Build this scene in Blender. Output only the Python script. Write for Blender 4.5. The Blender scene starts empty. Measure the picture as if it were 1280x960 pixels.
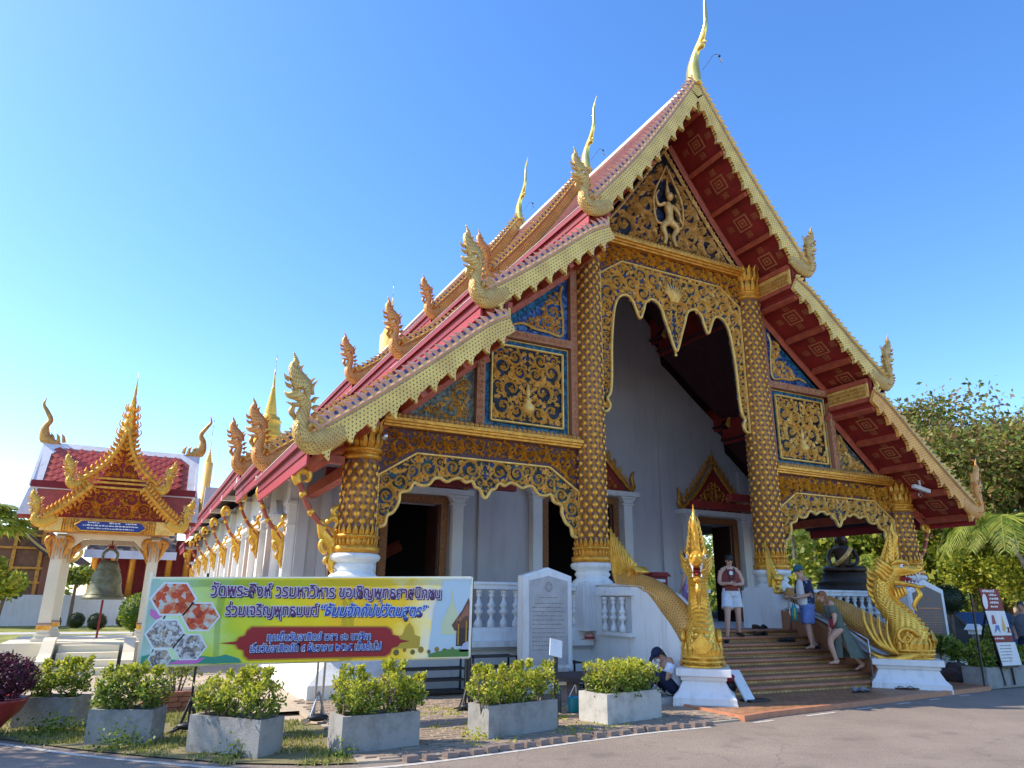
import bpy, math, random
import numpy as np
from mathutils import Vector, Matrix, noise as mnoise
rnd = random.Random(7)
R = math.radians
PI = math.pi
scene = bpy.context.scene
COL = scene.collection

# ------------------------------------------------------------------ camera
yaw, pitch, roll = 0.46630, 0.29520, 0.01219
cam_d = bpy.data.cameras.new('camera')
cam_d.sensor_width = 36.0
cam_d.lens = 885.946 / 1280 * 36
cam_d.clip_end = 3000
cam_d.clip_start = 0.05
cam = bpy.data.objects.new('camera', cam_d)
COL.objects.link(cam)
_d = Vector((math.sin(yaw) * math.cos(pitch), math.cos(yaw) * math.cos(pitch), math.sin(pitch)))
_r = Vector((math.cos(yaw), -math.sin(yaw), 0))
_u = _r.cross(_d)
_r2 = _r * math.cos(roll) + _u * math.sin(roll)
_u2 = -_r * math.sin(roll) + _u * math.cos(roll)
M = Matrix((( _r2.x, _u2.x, -_d.x, -11.566), (_r2.y, _u2.y, -_d.y, -13.570), (_r2.z, _u2.z, -_d.z, 1.661), (0, 0, 0, 1)))
cam.matrix_world = M
scene.camera = cam

# ------------------------------------------------------------------ light
SUN = Vector((-0.97, 0.50, 1.0)).normalized()
elev = math.asin(SUN.z)
az = math.atan2(SUN.x, SUN.y)
world = bpy.data.worlds.new('World')
scene.world = world
world.use_nodes = True
wn = world.node_tree.nodes
wl = world.node_tree.links
sky = wn.new('ShaderNodeTexSky')
sky.sky_type = 'NISHITA'
sky.sun_disc = False
sky.sun_elevation = elev
sky.sun_rotation = az
sky.air_density = 1.0
sky.dust_density = 0.5
sky.ozone_density = 2.5
bg = wn['Background']
bg.inputs['Strength'].default_value = 0.15
hs = wn.new('ShaderNodeHueSaturation')
hs.inputs['Saturation'].default_value = 1.26
hs.inputs['Hue'].default_value = 0.507
hs.inputs['Value'].default_value = 1.06
wl.new(sky.outputs[0], hs.inputs['Color'])
wl.new(hs.outputs[0], bg.inputs['Color'])
sun_d = bpy.data.lights.new('sun', 'SUN')
sun_d.energy = 3.2
sun_d.angle = R(0.5)
sun_d.color = (1.0, 0.90, 0.74)
sun = bpy.data.objects.new('sun', sun_d)
COL.objects.link(sun)
sun.rotation_euler = SUN.to_track_quat('Z', 'Y').to_euler()
sun.location = (-30, 15, 40)
scene.view_settings.view_transform = 'Standard'
scene.view_settings.look = 'None'
scene.view_settings.gamma = 1.0
scene.view_settings.exposure = 1.12

# ------------------------------------------------------------------ materials
def newmat(name):
    m = bpy.data.materials.new(name)
    m.use_nodes = True
    nt = m.node_tree
    return m, nt, nt.nodes['Principled BSDF']

def hsv(c, k):
    return tuple(max(0.0, min(1.0, x * k)) for x in c[:3]) + (1,)

def N(nt, kind, **kw):
    n = nt.nodes.new(kind)
    for k, v in kw.items():
        if k.startswith('i_'):
            n.inputs[k[2:].replace('_', ' ')].default_value = v
        else:
            setattr(n, k, v)
    return n

def ramp(nt, fac, stops, interp='LINEAR'):
    r = nt.nodes.new('ShaderNodeValToRGB')
    r.color_ramp.interpolation = interp
    e = r.color_ramp.elements
    while len(e) < len(stops):
        e.new(0.5)
    for i, (p, c) in enumerate(stops):
        e[i].position = p
        e[i].color = tuple(c[:3]) + (1,)
    nt.links.new(fac, r.inputs[0])
    return r.outputs[0]

def mat(name, c, rough=0.6, metal=0.0, var=0.15, scale=6.0, bump=0.15, bscale=40.0, c2=None, spec=0.5):
    m, nt, b = newmat(name)
    L = nt.links
    tc = N(nt, 'ShaderNodeTexCoord')
    n1 = N(nt, 'ShaderNodeTexNoise', i_Scale=scale, i_Detail=4.0, i_Roughness=0.65)
    L.new(tc.outputs['Object'], n1.inputs['Vector'])
    lo = c2 if c2 else hsv(c, 1 - var)
    out = ramp(nt, n1.outputs[0], [(0.32, lo), (0.68, hsv(c, 1 + (0 if c2 else var)))])
    L.new(out, b.inputs['Base Color'])
    b.inputs['Roughness'].default_value = rough
    b.inputs['Metallic'].default_value = metal
    b.inputs['Specular IOR Level'].default_value = spec
    if bump:
        n2 = N(nt, 'ShaderNodeTexNoise', i_Scale=bscale, i_Detail=4.0)
        L.new(tc.outputs['Object'], n2.inputs['Vector'])
        bp = N(nt, 'ShaderNodeBump', i_Strength=bump, i_Distance=0.02)
        L.new(n2.outputs[0], bp.inputs['Height'])
        L.new(bp.outputs[0], b.inputs['Normal'])
    return m

def leafmat(name, cols, rough=0.55, trans=0.35, weights=None):
    """foliage: colour picked per leaf"""
    m, nt, b = newmat(name)
    L = nt.links
    g = N(nt, 'ShaderNodeNewGeometry')
    n = len(cols)
    stops = [((i + 0.0) / n if not weights else weights[i], c) for i, c in enumerate(cols)]
    col = ramp(nt, g.outputs['Random Per Island'], stops)
    L.new(col, b.inputs['Base Color'])
    b.inputs['Roughness'].default_value = rough
    tr = N(nt, 'ShaderNodeBsdfTranslucent')
    L.new(col, tr.inputs['Color'])
    mx = N(nt, 'ShaderNodeMixShader', i_Fac=trans)
    L.new(b.outputs[0], mx.inputs[1])
    L.new(tr.outputs[0], mx.inputs[2])
    L.new(mx.outputs[0], nt.nodes['Material Output'].inputs[0])
    return m

def mosaic(name, cols, scale=16.0, rough=0.4, metal=0.0):
    m, nt, b = newmat(name)
    L = nt.links
    tc = N(nt, 'ShaderNodeTexCoord')
    v = N(nt, 'ShaderNodeTexVoronoi', i_Scale=scale)
    L.new(tc.outputs['Object'], v.inputs['Vector'])
    sep = N(nt, 'ShaderNodeSeparateColor')
    L.new(v.outputs['Color'], sep.inputs[0])
    out = ramp(nt, sep.outputs[0], [(i / len(cols), c) for i, c in enumerate(cols)], 'CONSTANT')
    L.new(out, b.inputs['Base Color'])
    b.inputs['Roughness'].default_value = rough
    b.inputs['Metallic'].default_value = metal
    b.inputs['Specular IOR Level'].default_value = 0.25
    bp = N(nt, 'ShaderNodeBump', i_Strength=0.35, i_Distance=0.01)
    L.new(sep.outputs[1], bp.inputs['Height'])
    L.new(bp.outputs[0], b.inputs['Normal'])
    return m

def scales(name, base, dark, s=0.085, rough=0.45, metal=0.15, var=None):
    """staggered studs of glass on plaster, laid out along the UV map (metres)"""
    m, nt, b = newmat(name)
    L = nt.links
    uv = N(nt, 'ShaderNodeUVMap')
    sep = N(nt, 'ShaderNodeSeparateXYZ')
    L.new(uv.outputs[0], sep.inputs[0])
    def mth(op, a, bb=None, c=None):
        n = N(nt, 'ShaderNodeMath', operation=op)
        for i, x in enumerate((a, bb, c)):
            if x is None: continue
            if isinstance(x, (int, float)): n.inputs[i].default_value = x
            else: L.new(x, n.inputs[i])
        return n.outputs[0]
    v = mth('DIVIDE', sep.outputs[1], s * 0.8)
    row = mth('FLOOR', v)
    fv = mth('SUBTRACT', mth('FRACT', v), 0.5)
    odd = mth('MULTIPLY', mth('MODULO', mth('ABSOLUTE', row), 2.0), 0.5)
    u = mth('ADD', mth('DIVIDE', sep.outputs[0], s), odd)
    fu = mth('SUBTRACT', mth('FRACT', u), 0.5)
    d = mth('SQRT', mth('ADD', mth('MULTIPLY', fu, fu), mth('MULTIPLY', fv, fv)))
    stud = mth('LESS_THAN', d, 0.20)
    ring = mth('SUBTRACT', 0.5, d)
    tc = N(nt, 'ShaderNodeTexCoord')
    n1 = N(nt, 'ShaderNodeTexNoise', i_Scale=2.5, i_Detail=5.0)
    L.new(tc.outputs['Object'], n1.inputs['Vector'])
    bc = ramp(nt, n1.outputs[0], [(0.35, hsv(base, 0.8) if not var else var), (0.65, hsv(base, 1.12))])
    mx = N(nt, 'ShaderNodeMix', data_type='RGBA')
    L.new(stud, mx.inputs[0]); L.new(bc, mx.inputs[6]); mx.inputs[7].default_value = tuple(dark) + (1,)
    L.new(mx.outputs[2], b.inputs['Base Color'])
    b.inputs['Roughness'].default_value = rough
    b.inputs['Metallic'].default_value = metal
    bp = N(nt, 'ShaderNodeBump', i_Strength=0.6, i_Distance=0.03)
    L.new(ring, bp.inputs['Height'])
    L.new(bp.outputs[0], b.inputs['Normal'])
    return m

def tiled(name, c1, c2, mort, w, h, bw=0.01, rough=0.6, bump=0.4, offset=0.5, uvm=True, coord='Object'):
    m, nt, b = newmat(name)
    L = nt.links
    if uvm:
        uv = N(nt, 'ShaderNodeUVMap'); o = uv.outputs[0]
    else:
        o = N(nt, 'ShaderNodeTexCoord').outputs[coord]
    br = N(nt, 'ShaderNodeTexBrick', offset=offset)
    L.new(o, br.inputs['Vector'])
    br.inputs['Color1'].default_value = tuple(c1) + (1,)
    br.inputs['Color2'].default_value = tuple(c2) + (1,)
    br.inputs['Mortar'].default_value = tuple(mort) + (1,)
    br.inputs['Scale'].default_value = 1.0
    br.inputs['Mortar Size'].default_value = bw
    br.inputs['Brick Width'].default_value = w
    br.inputs['Row Height'].default_value = h
    tc = N(nt, 'ShaderNodeTexCoord')
    n1 = N(nt, 'ShaderNodeTexNoise', i_Scale=3.0, i_Detail=6.0)
    L.new(tc.outputs['Object'], n1.inputs['Vector'])
    dk = ramp(nt, n1.outputs[0], [(0.3, (0.72, 0.72, 0.72)), (0.65, (1.1, 1.08, 1.05))])
    mx = N(nt, 'ShaderNodeMix', data_type='RGBA', blend_type='MULTIPLY')
    mx.inputs[0].default_value = 1.0
    L.new(br.outputs[0], mx.inputs[6]); L.new(dk, mx.inputs[7])
    L.new(mx.outputs[2], b.inputs['Base Color'])
    b.inputs['Roughness'].default_value = rough
    bp = N(nt, 'ShaderNodeBump', i_Strength=bump, i_Distance=0.02, invert=True)
    L.new(br.outputs['Fac'], bp.inputs['Height'])
    L.new(bp.outputs[0], b.inputs['Normal'])
    return m

def asphaltmat():
    m, nt, b = newmat('asphalt')
    L = nt.links
    tc = N(nt, 'ShaderNodeTexCoord')
    a = N(nt, 'ShaderNodeTexNoise', i_Scale=0.5, i_Detail=8.0, i_Roughness=0.7)
    f = N(nt, 'ShaderNodeTexNoise', i_Scale=70.0, i_Detail=3.0)
    v = N(nt, 'ShaderNodeTexVoronoi', i_Scale=85.0)
    for n in (a, f, v): L.new(tc.outputs['Object'], n.inputs['Vector'])
    ca = ramp(nt, a.outputs[0], [(0.3, (0.20, 0.158, 0.125)), (0.7, (0.29, 0.235, 0.185))])
    cf = ramp(nt, f.outputs[0], [(0.3, (0.7, 0.7, 0.7)), (0.7, (1.25, 1.22, 1.2))])
    mx = N(nt, 'ShaderNodeMix', data_type='RGBA', blend_type='MULTIPLY'); mx.inputs[0].default_value = 1
    L.new(ca, mx.inputs[6]); L.new(cf, mx.inputs[7])
    ck = N(nt, 'ShaderNodeTexVoronoi', i_Scale=0.55, feature='DISTANCE_TO_EDGE')
    wz = N(nt, 'ShaderNodeTexNoise', i_Scale=2.5, i_Detail=6.0); L.new(tc.outputs['Object'], wz.inputs['Vector'])
    wa = N(nt, 'ShaderNodeMix', data_type='RGBA'); wa.inputs[0].default_value = 0.25; L.new(tc.outputs['Object'], wa.inputs[6]); L.new(wz.outputs['Color'], wa.inputs[7]); L.new(wa.outputs[2], ck.inputs['Vector'])
    cr_ = ramp(nt, ck.outputs[0], [(0.0, (0.72, 0.72, 0.72)), (0.004, (1, 1, 1))])
    st = N(nt, 'ShaderNodeTexNoise', i_Scale=1.7, i_Detail=3.0); L.new(tc.outputs['Object'], st.inputs['Vector'])
    so = ramp(nt, st.outputs[0], [(0.30, (0.74, 0.74, 0.75)), (0.42, (1, 1, 1))])
    m3 = N(nt, 'ShaderNodeMix', data_type='RGBA', blend_type='MULTIPLY'); m3.inputs[0].default_value = 1; L.new(mx.outputs[2], m3.inputs[6]); L.new(cr_, m3.inputs[7])
    m4 = N(nt, 'ShaderNodeMix', data_type='RGBA', blend_type='MULTIPLY'); m4.inputs[0].default_value = 0.8; L.new(m3.outputs[2], m4.inputs[6]); L.new(so, m4.inputs[7])
    L.new(m4.outputs[2], b.inputs['Base Color'])
    b.inputs['Roughness'].default_value = 0.85
    bp = N(nt, 'ShaderNodeBump', i_Strength=0.5, i_Distance=0.01)
    L.new(v.outputs['Distance'], bp.inputs['Height'])
    L.new(bp.outputs[0], b.inputs['Normal'])
    return m

def concretemat(name='concrete', c=(0.30, 0.29, 0.27), dk=(0.15, 0.145, 0.135)):
    m, nt, b = newmat(name)
    L = nt.links
    tc = N(nt, 'ShaderNodeTexCoord')
    a = N(nt, 'ShaderNodeTexNoise', i_Scale=3.5, i_Detail=9.0, i_Roughness=0.72)
    s = N(nt, 'ShaderNodeTexNoise', i_Scale=55.0, i_Detail=3.0)
    L.new(tc.outputs['Object'], a.inputs['Vector']); L.new(tc.outputs['Object'], s.inputs['Vector'])
    ca = ramp(nt, a.outputs[0], [(0.30, dk), (0.52, c), (0.75, hsv(c, 1.15))])
    L.new(ca, b.inputs['Base Color'])
    b.inputs['Roughness'].default_value = 0.9
    bp = N(nt, 'ShaderNodeBump', i_Strength=0.35, i_Distance=0.02)
    L.new(s.outputs[0], bp.inputs['Height']); L.new(bp.outputs[0], b.inputs['Normal'])
    return m

def glassmat(name, c=(0.02, 0.025, 0.03)):
    return mat(name, c, rough=0.08, var=0.05, bump=0)

MT = {}
MT['gold'] = mat('gold', (0.96, 0.47, 0.055), 0.38, 0.45, 0.25, 9, 0.35, 45, c2=(0.55, 0.22, 0.02))
MT['gold_bright'] = mat('gold_bright', (0.98, 0.57, 0.08), 0.30, 0.45, 0.2, 7, 0.25, 40, c2=(0.70, 0.34, 0.035))
MT['gold_pale'] = mat('gold_pale', (0.98, 0.66, 0.20), 0.42, 0.25, 0.2, 8, 0.3, 40, c2=(0.74, 0.40, 0.07))
MT['gold_dark'] = mat('gold_dark', (0.74, 0.43, 0.11), 0.42, 0.3, 0.25, 8, 0.3, 40, c2=(0.42, 0.20, 0.04))
MT['gold_antique'] = mat('gold_antique', (0.98, 0.64, 0.22), 0.45, 0.2, 0.25, 5, 0.35, 30, c2=(0.46, 0.25, 0.07))
MT['gold_deep'] = mat('gold_deep', (0.80, 0.36, 0.05), 0.42, 0.35, 0.25, 9, 0.3, 40, c2=(0.42, 0.15, 0.02))
MT['gold_finial'] = mat('gold_finial', (0.85, 0.62, 0.16), 0.18, 0.75, 0.1, 4, 0.05, 20)
MT['naga_roof'] = scales('naga_roof', (0.76, 0.53, 0.17), (0.16, 0.13, 0.05), 0.055, 0.5, 0.15, var=(0.56, 0.31, 0.08, 1))
MT['naga_roof_orange'] = scales('naga_roof_orange', (0.90, 0.42, 0.11), (0.20, 0.10, 0.04), 0.055, 0.5, 0.1)
MT['scale_cream'] = scales('scale_cream', (0.98, 0.62, 0.17), (0.12, 0.09, 0.03), 0.08)
MT['scale_orange'] = scales('scale_orange', (0.98, 0.44, 0.09), (0.20, 0.09, 0.03), 0.08)
MT['scale_gold'] = scales('scale_gold', (0.95, 0.50, 0.10), (0.16, 0.09, 0.03), 0.08)
MT['naga_gold'] = scales('naga_gold', (0.98, 0.56, 0.08), (0.42, 0.18, 0.02), 0.07, 0.33, 0.45)
MT['naga_brown'] = scales('naga_brown', (0.72, 0.38, 0.09), (0.20, 0.08, 0.02), 0.06, 0.45, 0.25)
MT['plum'] = mat('plum', (0.075, 0.018, 0.025), 0.5, 0.0, 0.3, 10, 0.2)
MT['lattice'] = mat('lattice', (0.30, 0.20, 0.25), 0.35, 0.15, 0.3, 14, 0.2, c2=(0.12, 0.07, 0.09))
MT['shaft'] = mat('shaft', (0.44, 0.20, 0.05), 0.5, 0.1, 0.3, 12, 0.3)

MT['red_dark'] = mat('red_dark', (0.26, 0.018, 0.014), 0.7, 0.0, 0.25, 3, 0.1)
MT['ceiling_shaded'] = mat('ceiling_shaded', (0.045, 0.010, 0.012), 0.8, 0, 0.2, 3, 0.1)  # same red boards, with the shade under the roof put into the colour
MT['red_beam'] = mat('red_beam', (0.44, 0.09, 0.045), 0.5, 0.0, 0.25, 5, 0.15)
MT['red_fascia'] = mat('red_fascia', (0.22, 0.010, 0.016), 0.6, 0.0, 0.12, 3, 0.05)
MT['sunlit_fascia'] = mat('sunlit_fascia', (0.33, 0.022, 0.028), 0.6, 0.0, 0.1, 3, 0.05)
MT['ornament'] = mat('ornament', (0.50, 0.20, 0.08), 0.5, 0.2, 0.3, 20, 0.3)
MT['post_relief'] = mat('post_relief', (0.66, 0.36, 0.20), 0.5, 0.1, 0.2, 9, 0.2)
MT['post_pink'] = mat('post_pink', (0.50, 0.17, 0.10), 0.5, 0.1, 0.3, 22, 0.6, 60, c2=(0.36, 0.20, 0.09))
MT['blue_mosaic'] = mosaic('blue_mosaic', [(0.02, 0.05, 0.22), (0.03, 0.10, 0.34), (0.05, 0.15, 0.38), (0.015, 0.03, 0.12), (0.10, 0.22, 0.42)])
MT['teal_mosaic'] = mosaic('teal_mosaic', [(0.01, 0.08, 0.16), (0.02, 0.14, 0.26), (0.03, 0.19, 0.30), (0.01, 0.05, 0.10)])
MT['green_mosaic'] = mosaic('green_mosaic', [(0.10, 0.12, 0.10), (0.17, 0.19, 0.15), (0.22, 0.24, 0.20), (0.07, 0.08, 0.07)])
MT['shaded_mosaic'] = mosaic('shaded_mosaic', [(0.01, 0.009, 0.01), (0.015, 0.025, 0.10), (0.012, 0.01, 0.01), (0.03, 0.03, 0.035), (0.008, 0.007, 0.007)], 11)  # near-black cells paint in the shade between the carved scrolls
MT['valance_mosaic'] = mosaic('valance_mosaic', [(0.018, 0.018, 0.02), (0.02, 0.045, 0.16), (0.03, 0.03, 0.03), (0.02, 0.07, 0.09), (0.015, 0.015, 0.015), (0.12, 0.11, 0.10)], 9)  # black-grey cells carry painted shade behind the valance scrolls
def limewash(name, c, dirt=(0.5, 0.47, 0.42), amt=0.6):
    m, nt, b = newmat(name); L = nt.links
    tc = N(nt, 'ShaderNodeTexCoord'); mp = N(nt, 'ShaderNodeMapping'); mp.inputs['Scale'].default_value = (5.0, 5.0, 0.55)
    L.new(tc.outputs['Object'], mp.inputs[0])
    a = N(nt, 'ShaderNodeTexNoise', i_Scale=1.0, i_Detail=7.0, i_Roughness=0.7); L.new(mp.outputs[0], a.inputs['Vector'])
    e = N(nt, 'ShaderNodeTexNoise', i_Scale=1.1, i_Detail=6.0); L.new(tc.outputs['Object'], e.inputs['Vector'])
    f = ramp(nt, a.outputs[0], [(0.50, (0, 0, 0)), (0.74, (amt, amt, amt))])
    mx = N(nt, 'ShaderNodeMix', data_type='RGBA'); L.new(f, mx.inputs[0]); mx.inputs[6].default_value = tuple(c)+(1,); mx.inputs[7].default_value = tuple(x*y for x, y in zip(c, dirt))+(1,)
    v = ramp(nt, e.outputs[0], [(0.3, (0.90, 0.89, 0.88)), (0.65, (1, 1, 1))])
    m2 = N(nt, 'ShaderNodeMix', data_type='RGBA', blend_type='MULTIPLY'); m2.inputs[0].default_value = 1; L.new(mx.outputs[2], m2.inputs[6]); L.new(v, m2.inputs[7])
    L.new(m2.outputs[2], b.inputs['Base Color']); b.inputs['Roughness'].default_value = 0.75
    n2 = N(nt, 'ShaderNodeTexNoise', i_Scale=22.0, i_Detail=4.0); L.new(tc.outputs['Object'], n2.inputs['Vector'])
    bp = N(nt, 'ShaderNodeBump', i_Strength=0.12, i_Distance=0.02); L.new(n2.outputs[0], bp.inputs['Height']); L.new(bp.outputs[0], b.inputs['Normal'])
    return m
MT['white'] = limewash('white', (0.80, 0.80, 0.79), (0.60, 0.57, 0.52), 0.7)
MT['white_plaster'] = limewash('white_plaster', (0.74, 0.72, 0.70), (0.7, 0.66, 0.6), 0.6)
MT['shaded_porch_wall'] = limewash('shaded_porch_wall', (0.50, 0.47, 0.49), (0.75, 0.7, 0.68), 0.6)  # white plaster greyed so its colour carries the porch shade
MT['cream_plaster'] = mat('cream_plaster', (0.74, 0.66, 0.48), 0.7, 0, 0.06, 1.2, 0.05, 18)
MT['grey_ledge'] = mat('grey_ledge', (0.44, 0.44, 0.45), 0.7, 0, 0.08, 3, 0.1)
MT['roof_tile'] = tiled('roof_tile', (0.27, 0.042, 0.015), (0.19, 0.03, 0.012), (0.06, 0.015, 0.01), 0.16, 0.2, 0.014, 0.6, 0.5)
MT['crest_pink'] = mat('crest_pink', (0.74, 0.38, 0.26), 0.4, 0.05, 0.15, 8, 0.1)
MT['crest_blue'] = mat('crest_blue', (0.06, 0.10, 0.26), 0.2, 0.1, 0.3, 8, 0)
MT['crest_strip'] = mat('crest_strip', (0.42, 0.42, 0.40), 0.35, 0.1, 0.2, 8, 0.05)
MT['wood_frame'] = mat('wood_frame', (0.34, 0.13, 0.035), 0.45, 0.25, 0.35, 24, 0.7, 50, c2=(0.13, 0.045, 0.015))
MT['wood_door'] = mat('wood_door', (0.05, 0.018, 0.012), 0.5, 0, 0.3, 5, 0.2)
MT['window_wood'] = mat('window_wood', (0.38, 0.15, 0.05), 0.5, 0, 0.25, 5, 0.2)
MT['black'] = mat('black', (0.012, 0.012, 0.014), 0.5, 0, 0.1, 5, 0)
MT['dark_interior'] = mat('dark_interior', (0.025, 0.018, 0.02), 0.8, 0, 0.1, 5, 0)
MT['steel'] = mat('steel', (0.5, 0.5, 0.5), 0.25, 0.9, 0.05, 5, 0)
MT['step_tile'] = tiled('step_tile', (0.46, 0.22, 0.10), (0.37, 0.165, 0.075), (0.20, 0.12, 0.06), 0.2, 0.1, 0.012, 0.55, 0.3)
MT['riser_tile'] = tiled('riser_tile', (0.66, 0.42, 0.15), (0.50, 0.25, 0.09), (0.24, 0.14, 0.06), 0.10, 0.05, 0.008, 0.5, 0.3)
MT['terracotta'] = mat('terracotta', (0.46, 0.19, 0.10), 0.5, 0, 0.15, 7, 0.15)
MT['stringer_brown'] = mat('stringer_brown', (0.36, 0.15, 0.065), 0.65, 0, 0.15, 3, 0.15)
MT['asphalt'] = asphaltmat()
MT['concrete'] = concretemat()
MT['concrete_light'] = concretemat('concrete_light', (0.47, 0.45, 0.41), (0.28, 0.265, 0.24))
MT['marble'] = mat('marble', (0.46, 0.45, 0.46), 0.35, 0, 0.25, 5, 0.05, c2=(0.34, 0.33, 0.34))
MT['granite'] = mat('granite', (0.10, 0.085, 0.09), 0.35, 0, 0.3, 40, 0.05)
MT['inscription'] = mat('inscription', (0.20, 0.17, 0.14), 0.6, 0, 0.2, 20, 0)
MT['paint'] = mat('road_paint', (0.50, 0.47, 0.42), 0.7, 0, 0.25, 9, 0.1)
MT['grass'] = mat('grass', (0.34, 0.33, 0.05), 0.9, 0, 0.3, 1.5, 0.6, 60, c2=(0.09, 0.12, 0.025))
MT['dry_grass'] = mat('dry_grass', (0.25, 0.20, 0.09), 0.9, 0, 0.3, 4, 0.6, 60, c2=(0.14, 0.13, 0.05))
MT['sand'] = mat('sand', (0.42, 0.34, 0.25), 0.9, 0, 0.15, 1.0, 0.3, 50)
MT['paver'] = mat('paver', (0.36, 0.27, 0.19), 0.85, 0, 0.3, 5, 0.4, 60, c2=(0.20, 0.15, 0.11))
MT['kerbstone'] = mat('kerbstone', (0.20, 0.15, 0.13), 0.85, 0, 0.3, 6, 0.5, 40)
MT['brick'] = mat('brick', (0.34, 0.12, 0.07), 0.85, 0, 0.3, 8, 0.4, 40)
MT['skin'] = mat('skin', (0.56, 0.33, 0.23), 0.5, 0, 0.06, 6, 0)
MT['skin_tan'] = mat('skin_tan', (0.42, 0.23, 0.15), 0.5, 0, 0.06, 6, 0)
MT['hair_dark'] = mat('hair_dark', (0.02, 0.014, 0.012), 0.45, 0, 0.3, 40, 0.5, 120)
MT['hair_auburn'] = mat('hair_auburn', (0.30, 0.115, 0.045), 0.45, 0, 0.35, 30, 0.6, 120)
MT['bark'] = mat('bark', (0.19, 0.13, 0.09), 0.9, 0, 0.3, 10, 0.6, 30)
MT['bark_pale'] = mat('bark_pale', (0.42, 0.34, 0.27), 0.85, 0, 0.25, 6, 0.4, 30)
MT['hedge'] = leafmat('hedge_leaves', [(0.14, 0.20, 0.02), (0.32, 0.37, 0.03), (0.52, 0.52, 0.04), (0.64, 0.60, 0.07)], trans=0.4)
MT['shrub'] = leafmat('shrub_leaves', [(0.04, 0.09, 0.012), (0.08, 0.15, 0.02), (0.17, 0.25, 0.03), (0.32, 0.37, 0.04)], trans=0.35)
MT['purple_leaf'] = leafmat('purple_leaves', [(0.05, 0.008, 0.025), (0.10, 0.012, 0.04), (0.18, 0.02, 0.06), (0.06, 0.03, 0.03)], trans=0.25)
MT['tree_leaf'] = leafmat('tree_leaves', [(0.05, 0.10, 0.015), (0.12, 0.19, 0.025), (0.24, 0.30, 0.035), (0.38, 0.40, 0.05)], trans=0.45)
MT['tree_russet'] = leafmat('russet_leaves', [(0.08, 0.10, 0.025), (0.18, 0.15, 0.04), (0.32, 0.18, 0.07), (0.32, 0.32, 0.06), (0.18, 0.26, 0.04)], trans=0.45)
MT['lime_leaf'] = leafmat('lime_leaves', [(0.10, 0.17, 0.02), (0.22, 0.30, 0.03), (0.40, 0.44, 0.04), (0.50, 0.50, 0.06)], trans=0.4)
MT['dry_blades'] = leafmat('dry_blades', [(0.16, 0.19, 0.03), (0.34, 0.32, 0.08), (0.46, 0.38, 0.15), (0.22, 0.26, 0.04)], trans=0.3)
MT['palm_leaf'] = leafmat('palm_leaves', [(0.09, 0.17, 0.02), (0.17, 0.27, 0.03), (0.30, 0.38, 0.05), (0.42, 0.44, 0.08)], trans=0.35)
MT['topiary'] = leafmat('topiary_leaves', [(0.015, 0.03, 0.012), (0.03, 0.05, 0.015), (0.05, 0.08, 0.02)], trans=0.15)
def cloth(name, c, rough=0.85, scale=9):
    return mat(name, c, rough, 0, 0.12, scale, 0.35, 25, spec=0.2)

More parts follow.
